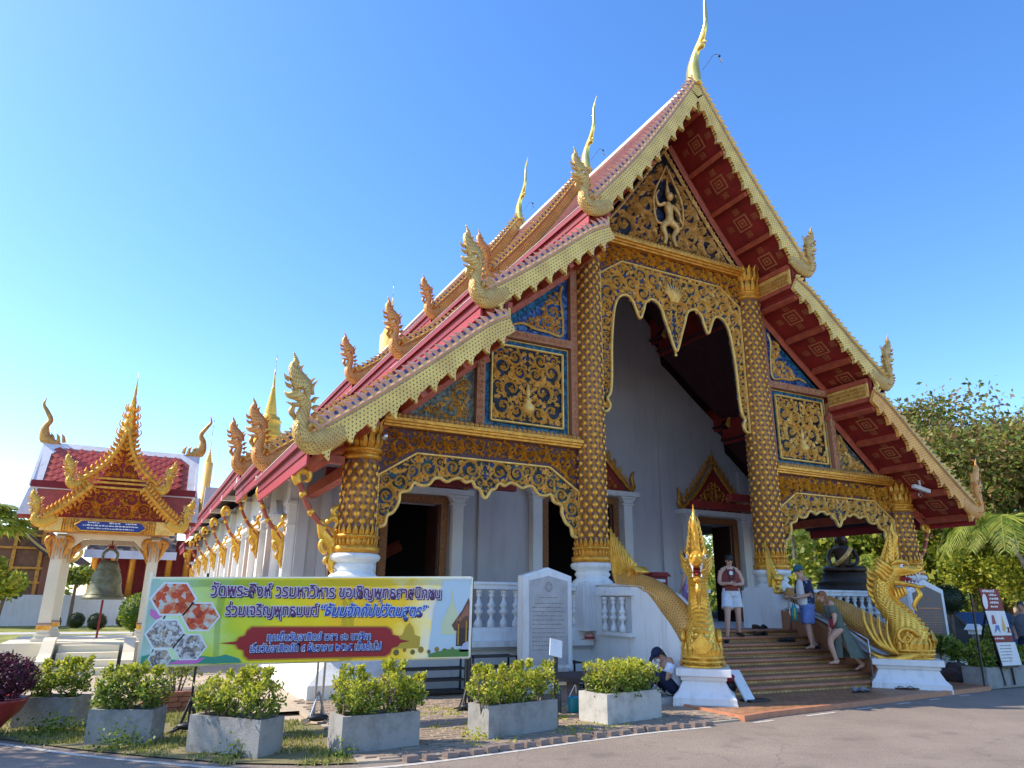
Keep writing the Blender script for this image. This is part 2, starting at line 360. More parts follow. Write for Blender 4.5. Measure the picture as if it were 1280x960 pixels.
# ------------------------------------------------------------------ mesh building
class G:
    """collects numpy chunks; build() links them as ONE mesh object"""
    def __init__(s):
        s.V = []; s.n = 0; s.F = []; s.FM = []; s.FS = []; s.UV = []
    def add(s, V, F, mi=0, smooth=False, uv=None):
        V = np.asarray(V, dtype=np.float64).reshape(-1, 3)
        base = s.n
        s.V.append(V); s.n += len(V)
        if isinstance(F, np.ndarray):
            s.F.append(F + base)
            s.FM.append((len(F), mi, smooth))
        else:
            by = {}
            for f in F: by.setdefault(len(f), []).append(f)
            for k, fs in by.items():
                s.F.append(np.array(fs, dtype=np.int64) + base)
                s.FM.append((len(fs), mi, smooth))
        s.UV.append(np.zeros((len(V), 2)) if uv is None else np.asarray(uv, dtype=np.float64))
    def box(s, a, b, mi=0):
        x0, y0, z0 = [min(p, q) for p, q in zip(a, b)]
        x1, y1, z1 = [max(p, q) for p, q in zip(a, b)]
        V = [(x0,y0,z0),(x1,y0,z0),(x1,y1,z0),(x0,y1,z0),(x0,y0,z1),(x1,y0,z1),(x1,y1,z1),(x0,y1,z1)]
        F = [(0,3,2,1),(4,5,6,7),(0,1,5,4),(1,2,6,5),(2,3,7,6),(3,0,4,7)]
        # separate verts per face so UVs in metres work
        for f in F:
            P = [V[i] for i in f]
            n = np.cross(np.subtract(P[1], P[0]), np.subtract(P[2], P[0]))
            ax = int(np.argmax(np.abs(n)))
            if ax == 0: uv = [(p[1], p[2]) for p in P]
            elif ax == 1: uv = [(p[0], p[2]) for p in P]
            else: uv = [(p[0], p[1]) for p in P]
            s.add(P, [(0, 1, 2, 3)], mi, False, uv)
    def cbox(s, c, sx, sy, sz, mi=0):
        s.box((c[0]-sx/2, c[1]-sy/2, c[2]), (c[0]+sx/2, c[1]+sy/2, c[2]+sz), mi)
    def bar(s, p, q, w, h, mi=0, up=(0, 0, 1)):
        p = Vector(p); q = Vector(q); t = (q-p).normalized(); up = Vector(up)
        if abs(t.dot(up)) > 0.98: up = Vector((1, 0, 0))
        a = t.cross(up).normalized(); b = a.cross(t).normalized()
        V = []
        for c in (p, q):
            for sa, sb in ((-1,-1),(1,-1),(1,1),(-1,1)):
                V.append(c + a*(w/2*sa) + b*(h/2*sb))
        s.add([tuple(v) for v in V], [(0,1,2,3),(7,6,5,4),(0,4,5,1),(1,5,6,2),(2,6,7,3),(3,7,4,0)], mi)
    def prism(s, pts, y0, y1, mi=0, axis='y', side=None):
        """extrude a 2D outline (u,v): axis y -> (u,*,v); x -> (*,u,v); z -> (u,v,*)"""
        def mp(u, v, w):
            return (u, w, v) if axis == 'y' else ((w, u, v) if axis == 'x' else (u, v, w))
        n = len(pts)
        A = [mp(u, v, y0) for u, v in pts]; B = [mp(u, v, y1) for u, v in pts]
        s.add(A, [tuple(range(n))], mi, False, pts)
        s.add(B, [tuple(reversed(range(n)))], mi, False, pts)
        for i in range(n):
            j = (i+1) % n
            s.add([A[i], A[j], B[j], B[i]], [(0, 1, 2, 3)], mi if side is None else side, False,
                  [(0, y0), (math.dist(pts[i], pts[j]), y0), (math.dist(pts[i], pts[j]), y1), (0, y1)])
    def lathe(s, prof, c=(0, 0, 0), n=16, mi=0, smooth=True, sq=False, rot=0.0):
        V = []; uv = []
        for r, z in prof:
            for k in range(n):
                a = 2*PI*k/n + rot
                V.append((c[0]+r*math.cos(a), c[1]+r*math.sin(a), c[2]+z)); uv.append((a*max(r,.01), z))
        F = []
        for i in range(len(prof)-1):
            for k in range(n):
                F.append((i*n+k, i*n+(k+1)%n, (i+1)*n+(k+1)%n, (i+1)*n+k))
        F.append(tuple(reversed(range(n)))); F.append(tuple((len(prof)-1)*n+k for k in range(n)))
        s.add(V, F, mi, smooth, uv)
    def sweep(s, P, W, T, nrm, k=4, mi=0, smooth=None, cap=True, uvs=None):
        """P path; W widths across nrm; T thickness along nrm"""
        P = np.asarray(P, dtype=float); n = len(P)
        if np.isscalar(W): W = [W]*n
        if np.isscalar(T): T = [T]*n
        nrm = np.asarray(nrm, dtype=float)
        tg = np.gradient(P, axis=0)
        tg /= np.maximum(np.linalg.norm(tg, axis=1, keepdims=True), 1e-9)
        V = []; uv = []; L = 0
        for i in range(n):
            nn = nrm if nrm.ndim == 1 else nrm[i]
            nn = nn - tg[i]*np.dot(nn, tg[i]); nn /= max(np.linalg.norm(nn), 1e-9)
            sd = np.cross(tg[i], nn)
            if i: L += np.linalg.norm(P[i]-P[i-1])
            for j in range(k):
                a = 2*PI*j/k
                V.append(P[i] + sd*(W[i]/2*math.cos(a)) + nn*(T[i]/2*math.sin(a)))
                per = PI*(W[i]+T[i])/4*2
                uv.append((L, per*j/k))
        F = []
        for i in range(n-1):
            for j in range(k):
                F.append((i*k+j, i*k+(j+1)%k, (i+1)*k+(j+1)%k, (i+1)*k+j))
        if cap:
            F.append(tuple(reversed(range(k)))); F.append(tuple((n-1)*k+j for j in range(k)))
        s.add(V, F, mi, (k > 4) if smooth is None else smooth, uv)
    def tube(s, P, r, k=8, mi=0):
        P = np.asarray(P, dtype=float); n = len(P)
        if np.isscalar(r): r = [r]*n
        tg = np.gradient(P, axis=0); tg /= np.maximum(np.linalg.norm(tg, axis=1, keepdims=True), 1e-9)
        ref = np.array([0, 0, 1.0]) if abs(tg[0][2]) < 0.9 else np.array([1.0, 0, 0])
        nn = []
        cur = ref
        for i in range(n):
            cur = cur - tg[i]*np.dot(cur, tg[i]); cur = cur/max(np.linalg.norm(cur), 1e-9); nn.append(cur.copy())
        s.sweep(P, [2*x for x in r], [2*x for x in r], np.array(nn), k, mi, True)
    def ball(s, c, rx, ry=None, rz=None, n=12, m=8, mi=0):
        ry = rx if ry is None else ry; rz = rx if rz is None else rz
        V = []
        for i in range(m+1):
            t = PI*i/m
            for k in range(n):
                a = 2*PI*k/n
                V.append((c[0]+rx*math.sin(t)*math.cos(a), c[1]+ry*math.sin(t)*math.sin(a), c[2]-rz*math.cos(t)))
        F = [(i*n+k, i*n+(k+1)%n, (i+1)*n+(k+1)%n, (i+1)*n+k) for i in range(m) for k in range(n)]
        s.add(V, F, mi, True)
    def mesh(s, name, mats):
        me = bpy.data.meshes.new(name)
        V = np.concatenate(s.V) if s.V else np.zeros((0, 3))
        nl = sum(f.size for f in s.F); nf = sum(len(f) for f in s.F)
        me.vertices.add(len(V)); me.vertices.foreach_set('co', V.astype(np.float32).ravel())
        me.loops.add(nl); me.polygons.add(nf)
        lv = np.concatenate([f.ravel() for f in s.F]).astype(np.int32)
        me.loops.foreach_set('vertex_index', lv)
        tot = np.concatenate([np.full(len(f), f.shape[1]) for f in s.F]).astype(np.int32)
        st = np.concatenate([[0], np.cumsum(tot)[:-1]]).astype(np.int32)
        me.polygons.foreach_set('loop_start', st)
        mi = np.concatenate([np.full(a, b) for a, b, c in s.FM]).astype(np.int32)
        sm = np.concatenate([np.full(a, c) for a, b, c in s.FM]).astype(bool)
        for m_ in (mats if isinstance(mats, (list, tuple)) else [mats]):
            me.materials.append(MT[m_] if isinstance(m_, str) else m_)
        me.update(calc_edges=True)
        me.polygons.foreach_set('material_index', mi)
        me.polygons.foreach_set('use_smooth', sm)
        UV = np.concatenate(s.UV)
        if np.any(UV):
            ul = me.uv_layers.new(name='UVMap')
            ul.data.foreach_set('uv', UV[lv].astype(np.float32).ravel())
        me.update()
        return me
    def build(s, name, mats, parent=None, kind=None, label=None):
        return link(name, s.mesh(name, mats), parent, kind, label)

def link(name, me, parent=None, kind=None, label=None, world=True):
    o = bpy.data.objects.new(name, me)
    COL.objects.link(o)
    if parent is not None:
        o.parent = parent
        if world and parent.get('wm'):
            o.matrix_parent_inverse = Matrix.Translation(-Vector(parent.location))
    if kind: o['kind'] = kind
    if label: o['label'] = label
    return o

def piece(name, me, parent, loc, rot=(0, 0, 0), sc=(1, 1, 1), world=True):
    o = link(name, me, parent, world=world)
    o.location = loc; o.rotation_euler = rot; o.scale = sc
    return o

def thing(name, label, cat, loc=(0, 0, 0), rz=0, group=None, world=True):
    """Empty at the thing's base. world=True: its parts are given in world coordinates"""
    o = bpy.data.objects.new(name, None)
    COL.objects.link(o)
    o.location = loc; o.rotation_euler = (0, 0, rz); o.empty_display_size = 0.3
    o['label'] = label; o['category'] = cat
    if group: o['group'] = group
    if world: o['wm'] = 1
    return o

def tag(o, label, cat, group=None):
    o['label'] = label; o['category'] = cat
    if group: o['group'] = group
    return o

def dup(root, loc, rz=None, label=None):
    r = root.copy(); COL.objects.link(r); r.location = loc
    if rz is not None: r.rotation_euler = (0, 0, rz)
    if label: r['label'] = label
    for ch in list(root.children):
        c = ch.copy(); COL.objects.link(c); c.parent = r
        for g in list(ch.children):
            d = g.copy(); COL.objects.link(d); d.parent = c
    return r

def cr(pts, n=8):
    """Catmull-Rom through points -> numpy array"""
    P = [np.array(p, dtype=float) for p in pts]
    P = [2*P[0]-P[1]] + P + [2*P[-1]-P[-2]]
    out = []
    for i in range(1, len(P)-2):
        for j in range(n):
            t = j/n
            a, b, c, d = P[i-1], P[i], P[i+1], P[i+2]
            out.append(0.5*((2*b)+(-a+c)*t+(2*a-5*b+4*c-d)*t*t+(-a+3*b-3*c+d)*t**3))
    out.append(P[-2])
    return np.array(out)

# ------------------------------------------------------------------ carved scrollwork
def leaf_t(x, y, ang, L, w, h, curve=0.5, n=3):
    """flame leaf with a ridge: returns V,F"""
    V = []; F = []
    for i in range(n+1):
        t = i/n
        a = ang + curve*t
        px = x + L*t*math.cos(ang+curve*t*0.5); py = y + L*t*math.sin(ang+curve*t*0.5)
        ww = w*0.5*(math.sin(PI*min(1, 0.25+0.75*t)) + 0.02)
        nx, ny = -math.sin(a), math.cos(a)
        V += [(px+nx*ww, py+ny*ww, 0), (px, py, h*(1-0.5*t)), (px-nx*ww, py-ny*ww, 0)]
    for i in range(n):
        b = i*3
        F += [(b, b+3, b+4, b+1), (b+1, b+4, b+5, b+2)]
    return V, F

def spiral_t(turns=1.45, seg=20, leaves=6, seed=0):  # a curled vine with flame leaves
    rg = random.Random(seed)
    V = []; F = []
    for i in range(seg+1):
        t = i/seg
        a = t*turns*2*PI
        r = 0.86*(1-t)**0.85 + 0.16
        w = 0.31*(1-0.42*t); h = 0.34*(1-0.2*t)
        c, s_ = math.cos(a), math.sin(a)
        V += [((r+w/2)*c, (r+w/2)*s_, 0), (r*c, r*s_, h), ((r-w/2)*c, (r-w/2)*s_, 0)]
    for i in range(seg):
        b = i*3
        F += [(b, b+3, b+4, b+1), (b+1, b+4, b+5, b+2)]
    def app(v, f):
        b = len(V); V.extend(v); F.extend([tuple(q+b for q in x) for x in f])
    for k in range(leaves):
        a = 2*PI*(k+0.3*rg.random())/leaves*0.9
        app(*leaf_t(0.84*math.cos(a), 0.84*math.sin(a), a+0.7+0.5*(rg.random()-.5), 0.55+.25*rg.random(), 0.30+.12*rg.random(), 0.26, 0.6+.6*rg.random()))
    for k in range(3):
        a = 2*PI*k/3+rg.random()
        app(*leaf_t(0.05*math.cos(a), 0.05*math.sin(a), a, 0.30, 0.26, 0.34, 0.4, 2))
    return np.array(V), np.array(F)

def rosette_t(n=6, seed=0):
    V = []; F = []
    def app(v, f):
        b = len(V); V.extend(v); F.extend([tuple(q+b for q in x) for x in f])
    for k in range(n):
        a = 2*PI*k/n
        app(*leaf_t(0.12*math.cos(a), 0.12*math.sin(a), a, 0.95, 0.62, 0.38, 0.15, 2))
    for k in range(5):
        a = 2*PI*k/5+0.3
        app(*leaf_t(0, 0, a, 0.42, 0.34, 0.62, 0.0, 2))
    return np.array(V), np.array(F)

def sprig_t(seed=0):
    V = []; F = []
    rg = random.Random(seed)
    def app(v, f):
        b = len(V); V.extend(v); F.extend([tuple(q+b for q in x) for x in f])
    app(*leaf_t(-0.9, 0, 0, 1.9, 0.5, 0.36, 0.5, 3))
    app(*leaf_t(-0.4, 0.05, 0.9, 0.9, 0.36, 0.28, 0.6, 2))
    app(*leaf_t(-0.3, -0.05, -0.9, 0.8, 0.34, 0.28, -0.5, 2))
    return np.array(V), np.array(F)

SP = [spiral_t(1.45, 20, 6, 1), spiral_t(1.2, 18, 7, 2), spiral_t(1.7, 22, 5, 3), spiral_t(1.0, 16, 8, 4), spiral_t(1.3, 18, 6, 5), spiral_t(1.55, 20, 7, 6)]
RO = [rosette_t(6), rosette_t(8)]
SG = [sprig_t(1)]

def pip(poly, X, Y):
    inside = np.zeros(X.shape, bool)
    n = len(poly)
    for i in range(n):
        x1, y1 = poly[i]; x2, y2 = poly[(i+1) % n]
        c = ((y1 > Y) != (y2 > Y))
        with np.errstate(divide='ignore', invalid='ignore'):
            xi = (x2-x1)*(Y-y1)/(y2-y1+1e-12)+x1
        inside ^= c & (X < xi)
    return inside

def edist(poly, X, Y):
    d = np.full(X.shape, 1e9)
    n = len(poly)
    for i in range(n):
        x1, y1 = poly[i]; x2, y2 = poly[(i+1) % n]
        dx, dy = x2-x1, y2-y1
        t = np.clip(((X-x1)*dx+(Y-y1)*dy)/(dx*dx+dy*dy+1e-12), 0, 1)
        d = np.minimum(d, np.hypot(X-x1-t*dx, Y-y1-t*dy))
    return d

def pack(poly, radii, seed, gap=0.86, tries=900, pre=()):
    rg = np.random.RandomState(seed)
    xs = [p[0] for p in poly]; ys = [p[1] for p in poly]
    out = list(pre)
    for r in radii:
        X = rg.uniform(min(xs), max(xs), tries); Y = rg.uniform(min(ys), max(ys), tries)
        ok = pip(poly, X, Y) & (edist(poly, X, Y) > r*0.95)
        for x, y in zip(X[ok], Y[ok]):
            if out:
                A = np.array(out)
                if np.any(np.hypot(A[:, 0]-x, A[:, 1]-y) < (A[:, 2]+r)*gap): continue
            out.append((x, y, r))
    return out

def fill(g, poly, y0, seed=1, radii=(0.26, 0.2, 0.15, 0.11, 0.08, 0.055, 0.04), depth=1.0, mirror=None, mi=0,
         big=0.10, tries=900, pre=(), frame=None):
    """scroll carving over a 2D outline in the x,z plane at y0, facing -y"""
    rg = random.Random(seed)
    cs = pack(poly, radii, seed, tries=tries, pre=pre)[len(pre):]
    n = 0
    for x, y, r in cs:
        if r >= big: T = rg.choice(SP); s = r*0.98
        elif r >= big*0.55: T = rg.choice(RO + SG); s = r*1.1
        else: T = SG[0]; s = r*1.25
        V, F = T
        a = rg.random()*2*PI
        fl = rg.choice((-1, 1))
        c, s_ = math.cos(a)*s, math.sin(a)*s
        u = V[:, 0]*fl
        X = x+u*c-V[:, 1]*s_; Z = y+u*s_+V[:, 1]*c
        D = V[:, 2]*min(s, 0.2)*depth
        for sg in ((1, -1) if mirror is not None else (1,)):
            xx = X if sg == 1 else 2*mirror-X
            if frame is None: P = np.stack([xx, y0-D, Z], 1)
            else: P = frame(xx, Z, D)
            g.add(P, F, mi)
            n += len(F)
    return n

# ------------------------------------------------------------------ roof profile of the hall
T1 = cr([(0, 15.30), (1.2, 13.50), (2.2, 12.13), (3.3, 10.80), (3.55, 10.52)], 8)
T2 = cr([(3.05, 10.02), (3.6, 9.70), (4.7, 8.80), (5.6, 8.10), (6.2, 7.68)], 8)
T3 = cr([(5.6, 7.25), (6.1, 6.95), (7.4, 5.85), (8.5, 4.98), (9.35, 4.36)], 8)
TIERS = [T1, T2, T3]

def zroof(x, off=0.0):
    x = abs(x)
    T = T1 if x < 3.3 else (T2 if x < 5.85 else T3)
    return float(np.interp(x, T[:, 0], T[:, 1])) - off

def offset_curve(T, d):
    tg = np.gradient(T, axis=0); tg /= np.linalg.norm(tg, axis=1, keepdims=True)
    nn = np.stack([tg[:, 1], -tg[:, 0]], 1)      # points inward/down for curves running outward
    nn *= np.where(nn[:, 1:2] > 0, -1, 1)
    return T + nn*d
# ================================================================== THE SETTING
GROUP = {}
g = G()
g.box((-400, -400, -1.0), (400, 500, -0.06))
o = g.build('ground', 'sand', kind='structure')
# road: asphalt in front, its far edge follows the kerb
edge = [(-60, 30), (-20, 5.5), (-14.2, -0.9), (-12.76, -2.65), (-11.88, -3.72), (-11.1, -4.50), (-10.39, -5.12), (-9.67, -5.5), (-8.88, -5.62),
        (-7.91, -5.52), (-6.76, -5.32), (-5.39, -5.12), (-4.16, -5.06), (-2.8, -4.86), (0.21, -4.5), (4.3, -4.06), (7, -4.05), (60, -4.0)]
g = G()
for i in range(len(edge)-1):
    a, b = edge[i], edge[i+1]
    g.add([(a[0], a[1]+.35, -0.004), (a[0]-6 if i == 0 else a[0], -60, -0.004), (b[0], -60, -0.004), (b[0], b[1]+.35, -0.004)], [(0, 1, 2, 3)])
g.build('road', 'asphalt', kind='structure')
# white edge line, worn
g = G()
line = [(p[0]-0.02, p[1]-0.13) for p in edge[2:13]]
L2 = cr([(a, b, 0) for a, b in line], 6)
tg = np.gradient(L2, axis=0); tg /= np.linalg.norm(tg, axis=1, keepdims=True)
nn = np.stack([-tg[:, 1], tg[:, 0], 0*tg[:, 0]], 1)
for i in range(len(L2)-1):
    w = 0.038
    g.add([tuple(L2[i]-nn[i]*w), tuple(L2[i+1]-nn[i+1]*w), tuple(L2[i+1]+nn[i+1]*w), tuple(L2[i]+nn[i]*w)], [(0, 1, 2, 3)])
for k, (xa, xb) in enumerate([(-3.35, -2.9), (-2.1, -1.35), (-0.75, -0.3), (0.5, 0.9), (1.6, 1.95), (2.7, 3.1)]):
    ya = -5.2+0.13*(xa+3.4); yb = -5.2+0.13*(xb+3.4)
    g.add([(xa, ya, 0), (xb, yb, 0), (xb, yb+0.07, 0), (xa, ya+0.07, 0)], [(0, 1, 2, 3)])
g.build('road_marking', 'paint', kind='structure')
# side verge: dry grass strip under the planters, grass lawn beyond the bell pavilion
g = G()
vs = [(-14.2, -0.8), (-12.76, -2.55), (-11.88, -3.62), (-11.1, -4.40), (-10.39, -5.02), (-9.67, -5.4), (-9.2, -5.52), (-9.0, -3.2), (-9.9, -1.6), (-10.6, 0.6), (-14.6, 1.0)]
g.add([(x, y, 0.012) for x, y in vs], [tuple(range(len(vs)))])
g.build('verge', 'dry_grass', kind='structure')
g = G()
g.add([(x, y, 0.0) for x, y in [(-16, 1.0), (-10.6, 0.6), (-9.9, -1.6), (-8.6, -1.6), (-8.6, 42), (-10.6, 42), (-11.0, 7.5), (-16, 7.5)]], [tuple(range(8))])
g.build('path', 'sand', kind='structure')
g = G()
g.add([(-60, 7.5, 0.004), (-11, 7.5, 0.004), (-10.6, 42, 0.004), (-60, 60, 0.004)], [(0, 1, 2, 3)])
g.build('lawn', 'grass', kind='structure')
g = G()
g.add([(-60, 24, 0.012), (-10.8, 24, 0.012), (-10.8, 26, 0.012), (-60, 27.5, 0.012)], [(0, 1, 2, 3)])
g.build('garden_path', 'concrete_light', kind='structure')
# pavers: every one its own piece near the camera
pv = G(); pv.box((-0.115, -0.052, -0.05), (0.115, 0.052, 0.0))
# chamfered top
pvm = G(); 
pvm.add([(-.11,-.048,0),(.11,-.048,0),(.11,.048,0),(-.11,.048,0),(-.118,-.056,-.012),(.118,-.056,-.012),(.118,.056,-.012),(-.118,.056,-.012)],
        [(0,1,2,3),(0,4,5,1),(1,5,6,2),(2,6,7,3),(3,7,4,0)])
paver_mesh = pvm.mesh('paver', 'paver')
base = G()
bp = [(-9.25, -5.5), (-8.88, -5.55), (-7.91, -5.45), (-6.76, -5.25), (-5.39, -5.05), (-4.1, -5.0), (-3.28, -4.93), (-3.28, -2.6), (-3.28, -0.25), (-9.1, -0.25), (-9.1, -3.2)]
base.add([(x, y, 0.02) for x, y in bp], [tuple(range(len(bp)))])
base.add([(x, y, 0.02) for x, y in bp] + [(x, y, -0.05) for x, y in bp], [(i, (i+1) % 11, 11+(i+1) % 11, 11+i) for i in range(11)])
pavement = base.build('pavement', 'sand', kind='structure')
cand = []
r = 0
y = -5.45
while y < -0.5:
    x = -9.15 + (0.12 if r % 2 else 0)
    while x < -3.4:
        cand.append((x, y)); x += 0.243
    y += 0.119; r += 1
A = np.array(cand)
ok = pip(bp, A[:, 0], A[:, 1]) & (edist(bp, A[:, 0], A[:, 1]) > 0.07)
cand = [c for c, k in zip(cand, ok) if k]
cand.sort(key=lambda c: (c[0]+11.57)**2+(c[1]+13.57)**2)
rest = G()
for i, (x, y) in enumerate(cand):
    dz = 0.035 + rnd.uniform(-0.004, 0.006)
    if rnd.random() < 0.02: continue
    if i < 300:
        p = link('paver', paver_mesh, pavement, world=False)
        p.location = (x+rnd.uniform(-.004, .004), y+rnd.uniform(-.004, .004), dz); p.rotation_euler = (rnd.uniform(-.02, .02), rnd.uniform(-.02, .02), rnd.uniform(-.03, .03))
    else:
        rest.add([(x-.11, y-.048, dz), (x+.11, y-.048, dz), (x+.11, y+.048, dz), (x-.11, y+.048, dz), (x-.118, y-.056, dz-.012), (x+.118, y-.056, dz-.012), (x+.118, y+.056, dz-.012), (x-.118, y+.056, dz-.012)],
                 [(0,1,2,3),(0,4,5,1),(1,5,6,2),(2,6,7,3),(3,7,4,0)])
rest.build('far_pavers', 'paver', pavement, kind='stuff')
# moss / weeds between pavers, verge grass tufts
def tufts(pts, h, n, seed, name, matn='shrub', spread=0.1, label=None):
    rg = random.Random(seed); g = G()
    V = []; F = []
    for (x, y, z) in pts:
        for _ in range(n):
            a = rg.random()*2*PI; px = x+rg.gauss(0, spread); py = y+rg.gauss(0, spread)
            hh = h*rg.uniform(.4, 1.1); w = 0.012+0.01*rg.random(); l = rg.uniform(.0, .5)*hh
            b = len(V)
            V += [(px-w*math.sin(a), py+w*math.cos(a), z), (px+w*math.sin(a), py-w*math.cos(a), z), (px+l*math.cos(a), py+l*math.sin(a), z+hh)]
            F.append((b, b+1, b+2))
    g.add(V, np.array(F))
    return g.build(name, matn, kind='stuff')
pts = []
rg = random.Random(3)
for i in range(3400):
    t = rg.random(); k = rg.randrange(0, 6)
    x = rg.uniform(-14, -9.3); y = rg.uniform(-5.4, 0.5)
    pts.append((x, y, 0.0))
A = np.array([(p[0], p[1]) for p in pts]); ok = pip(vs, A[:, 0], A[:, 1])
pts = [p for p, k in zip(pts, ok) if k and mnoise.noise(Vector((p[0]*1.3, p[1]*1.3, 0))) > -0.15]
o = tufts(pts, 0.06, 9, 5, 'verge_grass', 'dry_blades', 0.05)
tag(o, 'short weedy grass growing on the verge around the left planters', 'grass')
pts = [(rg.uniform(-9, -5), rg.uniform(-5.3, -2.2), 0.03) for _ in range(900)]
pts = [p for p in pts if mnoise.noise(Vector((p[0]*0.9, p[1]*1.6, 3))) > 0.12]
o = tufts(pts, 0.03, 6, 6, 'paver_moss', 'hedge', 0.05)
tag(o, 'patches of moss and small weeds between the brown pavers', 'moss')
# kerb: red brick edging stones along the road
kb = G()
kpts = cr([(p[0], p[1], 0) for p in edge[8:13]], 12)
d = 0
kerb = None
kg = G(); kg.box((-0.07, -0.06, -0.05), (0.07, 0.06, 0.055)); kstone = kg.mesh('kerb_stone', 'kerbstone')
kb.box((-9.3, -5.5, -0.05), (-9.25, -5.46, 0.01)); kerb = kb.build('kerb', 'kerbstone', kind='structure')
acc = 0
for i in range(1, len(kpts)):
    seg = np.linalg.norm(kpts[i]-kpts[i-1]); acc += seg
    if acc > 0.16:
        acc = 0
        ang = math.atan2(kpts[i][1]-kpts[i-1][1], kpts[i][0]-kpts[i-1][0])
        p = link('kerb_stone', kstone, kerb, world=False)
        p.location = (kpts[i][0]+rnd.uniform(-.01, .01), kpts[i][1]+rnd.uniform(-.015, .015), rnd.uniform(-.01, .01)); p.rotation_euler = (rnd.uniform(-.08, .08), rnd.uniform(-.08, .08), ang+rnd.uniform(-.08, .08))
# tiled apron in front of the staircase with terracotta kerb
g = G()
ap = [(-3.35, -4.95), (-2.8, -4.80), (0.21, -4.42), (4.25, -3.95), (4.25, -2.6), (3.2, -2.6), (-3.35, -2.6)]
g.add([(x, y, 0.06) for x, y in ap], [tuple(range(7))], 0, False, ap)
g.build('apron', 'step_tile', kind='structure')
g = G()
kk = [(-3.40, -4.97), (-2.8, -4.84), (0.21, -4.46), (4.28, -3.98)]
for i in range(3):
    g.bar((kk[i][0], kk[i][1], 0.02), (kk[i+1][0], kk[i+1][1], 0.02), 0.10, 0.11)
g.bar((4.29, -4.0, 0.02), (4.29, -2.6, 0.02), 0.10, 0.11)
g.bar((-3.37, -4.97, 0.02), (-3.37, -2.6, 0.02), 0.06, 0.10)
g.build('apron_kerb', 'terracotta', kind='structure')
g = G(); g.add([(4.35, -3.95, 0.004), (60, -3.9, 0.004), (60, 60, 0.004), (8.3, 60, 0.004), (8.3, -0.3, 0.004), (4.35, -0.3, 0.004)], [(0,1,2,3,4,5)])
g.build('garden_ground', 'dry_grass', kind='structure')

# ================================================================== THE TEMPLE HALL
hall = thing('temple_hall', 'large temple hall with gilded carved gable front, white walls and tiered red roofs', 'temple', (0, 20, 0))

# ---- plinth and terrace
def plinth_profile(off=0):
    # (outward offset, z)
    return [(0.42, 0.0), (0.42, 0.26), (0.05, 0.56), (0.0, 0.60), (0.0, 0.77)]
g = G()
pr = plinth_profile()
# front plinth, left of stairs and right of stairs, wraps round the sides
def wrap(g, prof, xl, xr, yf, yb, mi=0):
    """profile run along front then back along both sides, mitred"""
    for i in range(len(prof)-1):
        (o1, z1), (o2, z2) = prof[i], prof[i+1]
        g.add([(xl-o1, yf-o1, z1), (xr+o1, yf-o1, z1), (xr+o2, yf-o2, z2), (xl-o2, yf-o2, z2)], [(0, 1, 2, 3)], mi)
        g.add([(xl-o1, yb, z1), (xl-o1, yf-o1, z1), (xl-o2, yf-o2, z2), (xl-o2, yb, z2)], [(0, 1, 2, 3)], mi)
        g.add([(xr+o1, yf-o1, z1), (xr+o1, yb, z1), (xr+o2, yb, z2), (xr+o2, yf-o2, z2)], [(0, 1, 2, 3)], mi)
wrap(g, [(0.0, 0.0), (0.0, 0.77), (0.0, 1.06)], -8.34, 8.34, -0.28, 41)
g.add([(-8.34, -0.28, 1.06), (8.34, -0.28, 1.06), (8.34, 41, 1.06), (-8.34, 41, 1.06)], [(0, 1, 2, 3)])
g.build('plinth', 'white', hall)
# flared base course on the side walls
g = G()
for sx in (-1, 1):
    for i in range(4):
        (o1, z1), (o2, z2) = [(0.50, 0), (0.50, 0.25), (0.10, 0.62), (0.003, 0.64), (0.003, 0.76)][i:i+2]
        x1 = sx*(8.34+o1); x2 = sx*(8.34+o2)
        g.add([(x1, -0.28-o1, z1), (x2, -0.28-o2, z2), (x2, 41, z2), (x1, 41, z1)], [(0, 1, 2, 3)])
        # return on the front face for a short length
        xr = sx*7.5
        g.add([(x1, -0.28-o1, z1), (xr, -0.28-o1, z1), (xr, -0.28-o2, z2), (x2, -0.28-o2, z2)], [(0, 1, 2, 3)])
g.build('flared_base', 'white', hall)
g = G()
for (xa, xb) in ((-8.55, -3.0), (3.0, 8.55)):
    g.box((xa, -0.46, 0.78), (xb, -0.281, 0.885))
    g.box((xa, -0.40, 0.73), (xb, -0.282, 0.779), 1)
for sx in (-1, 1):
    g.box((sx*8.341, -0.281, 0.78), (sx*8.55, 41, 0.885))
g.build('ledge', ['white', 'grey_ledge'], hall)
g = G()
for xa in (-7.95, -7.2, -6.4, -5.6, -4.8, -4.0):
    pass
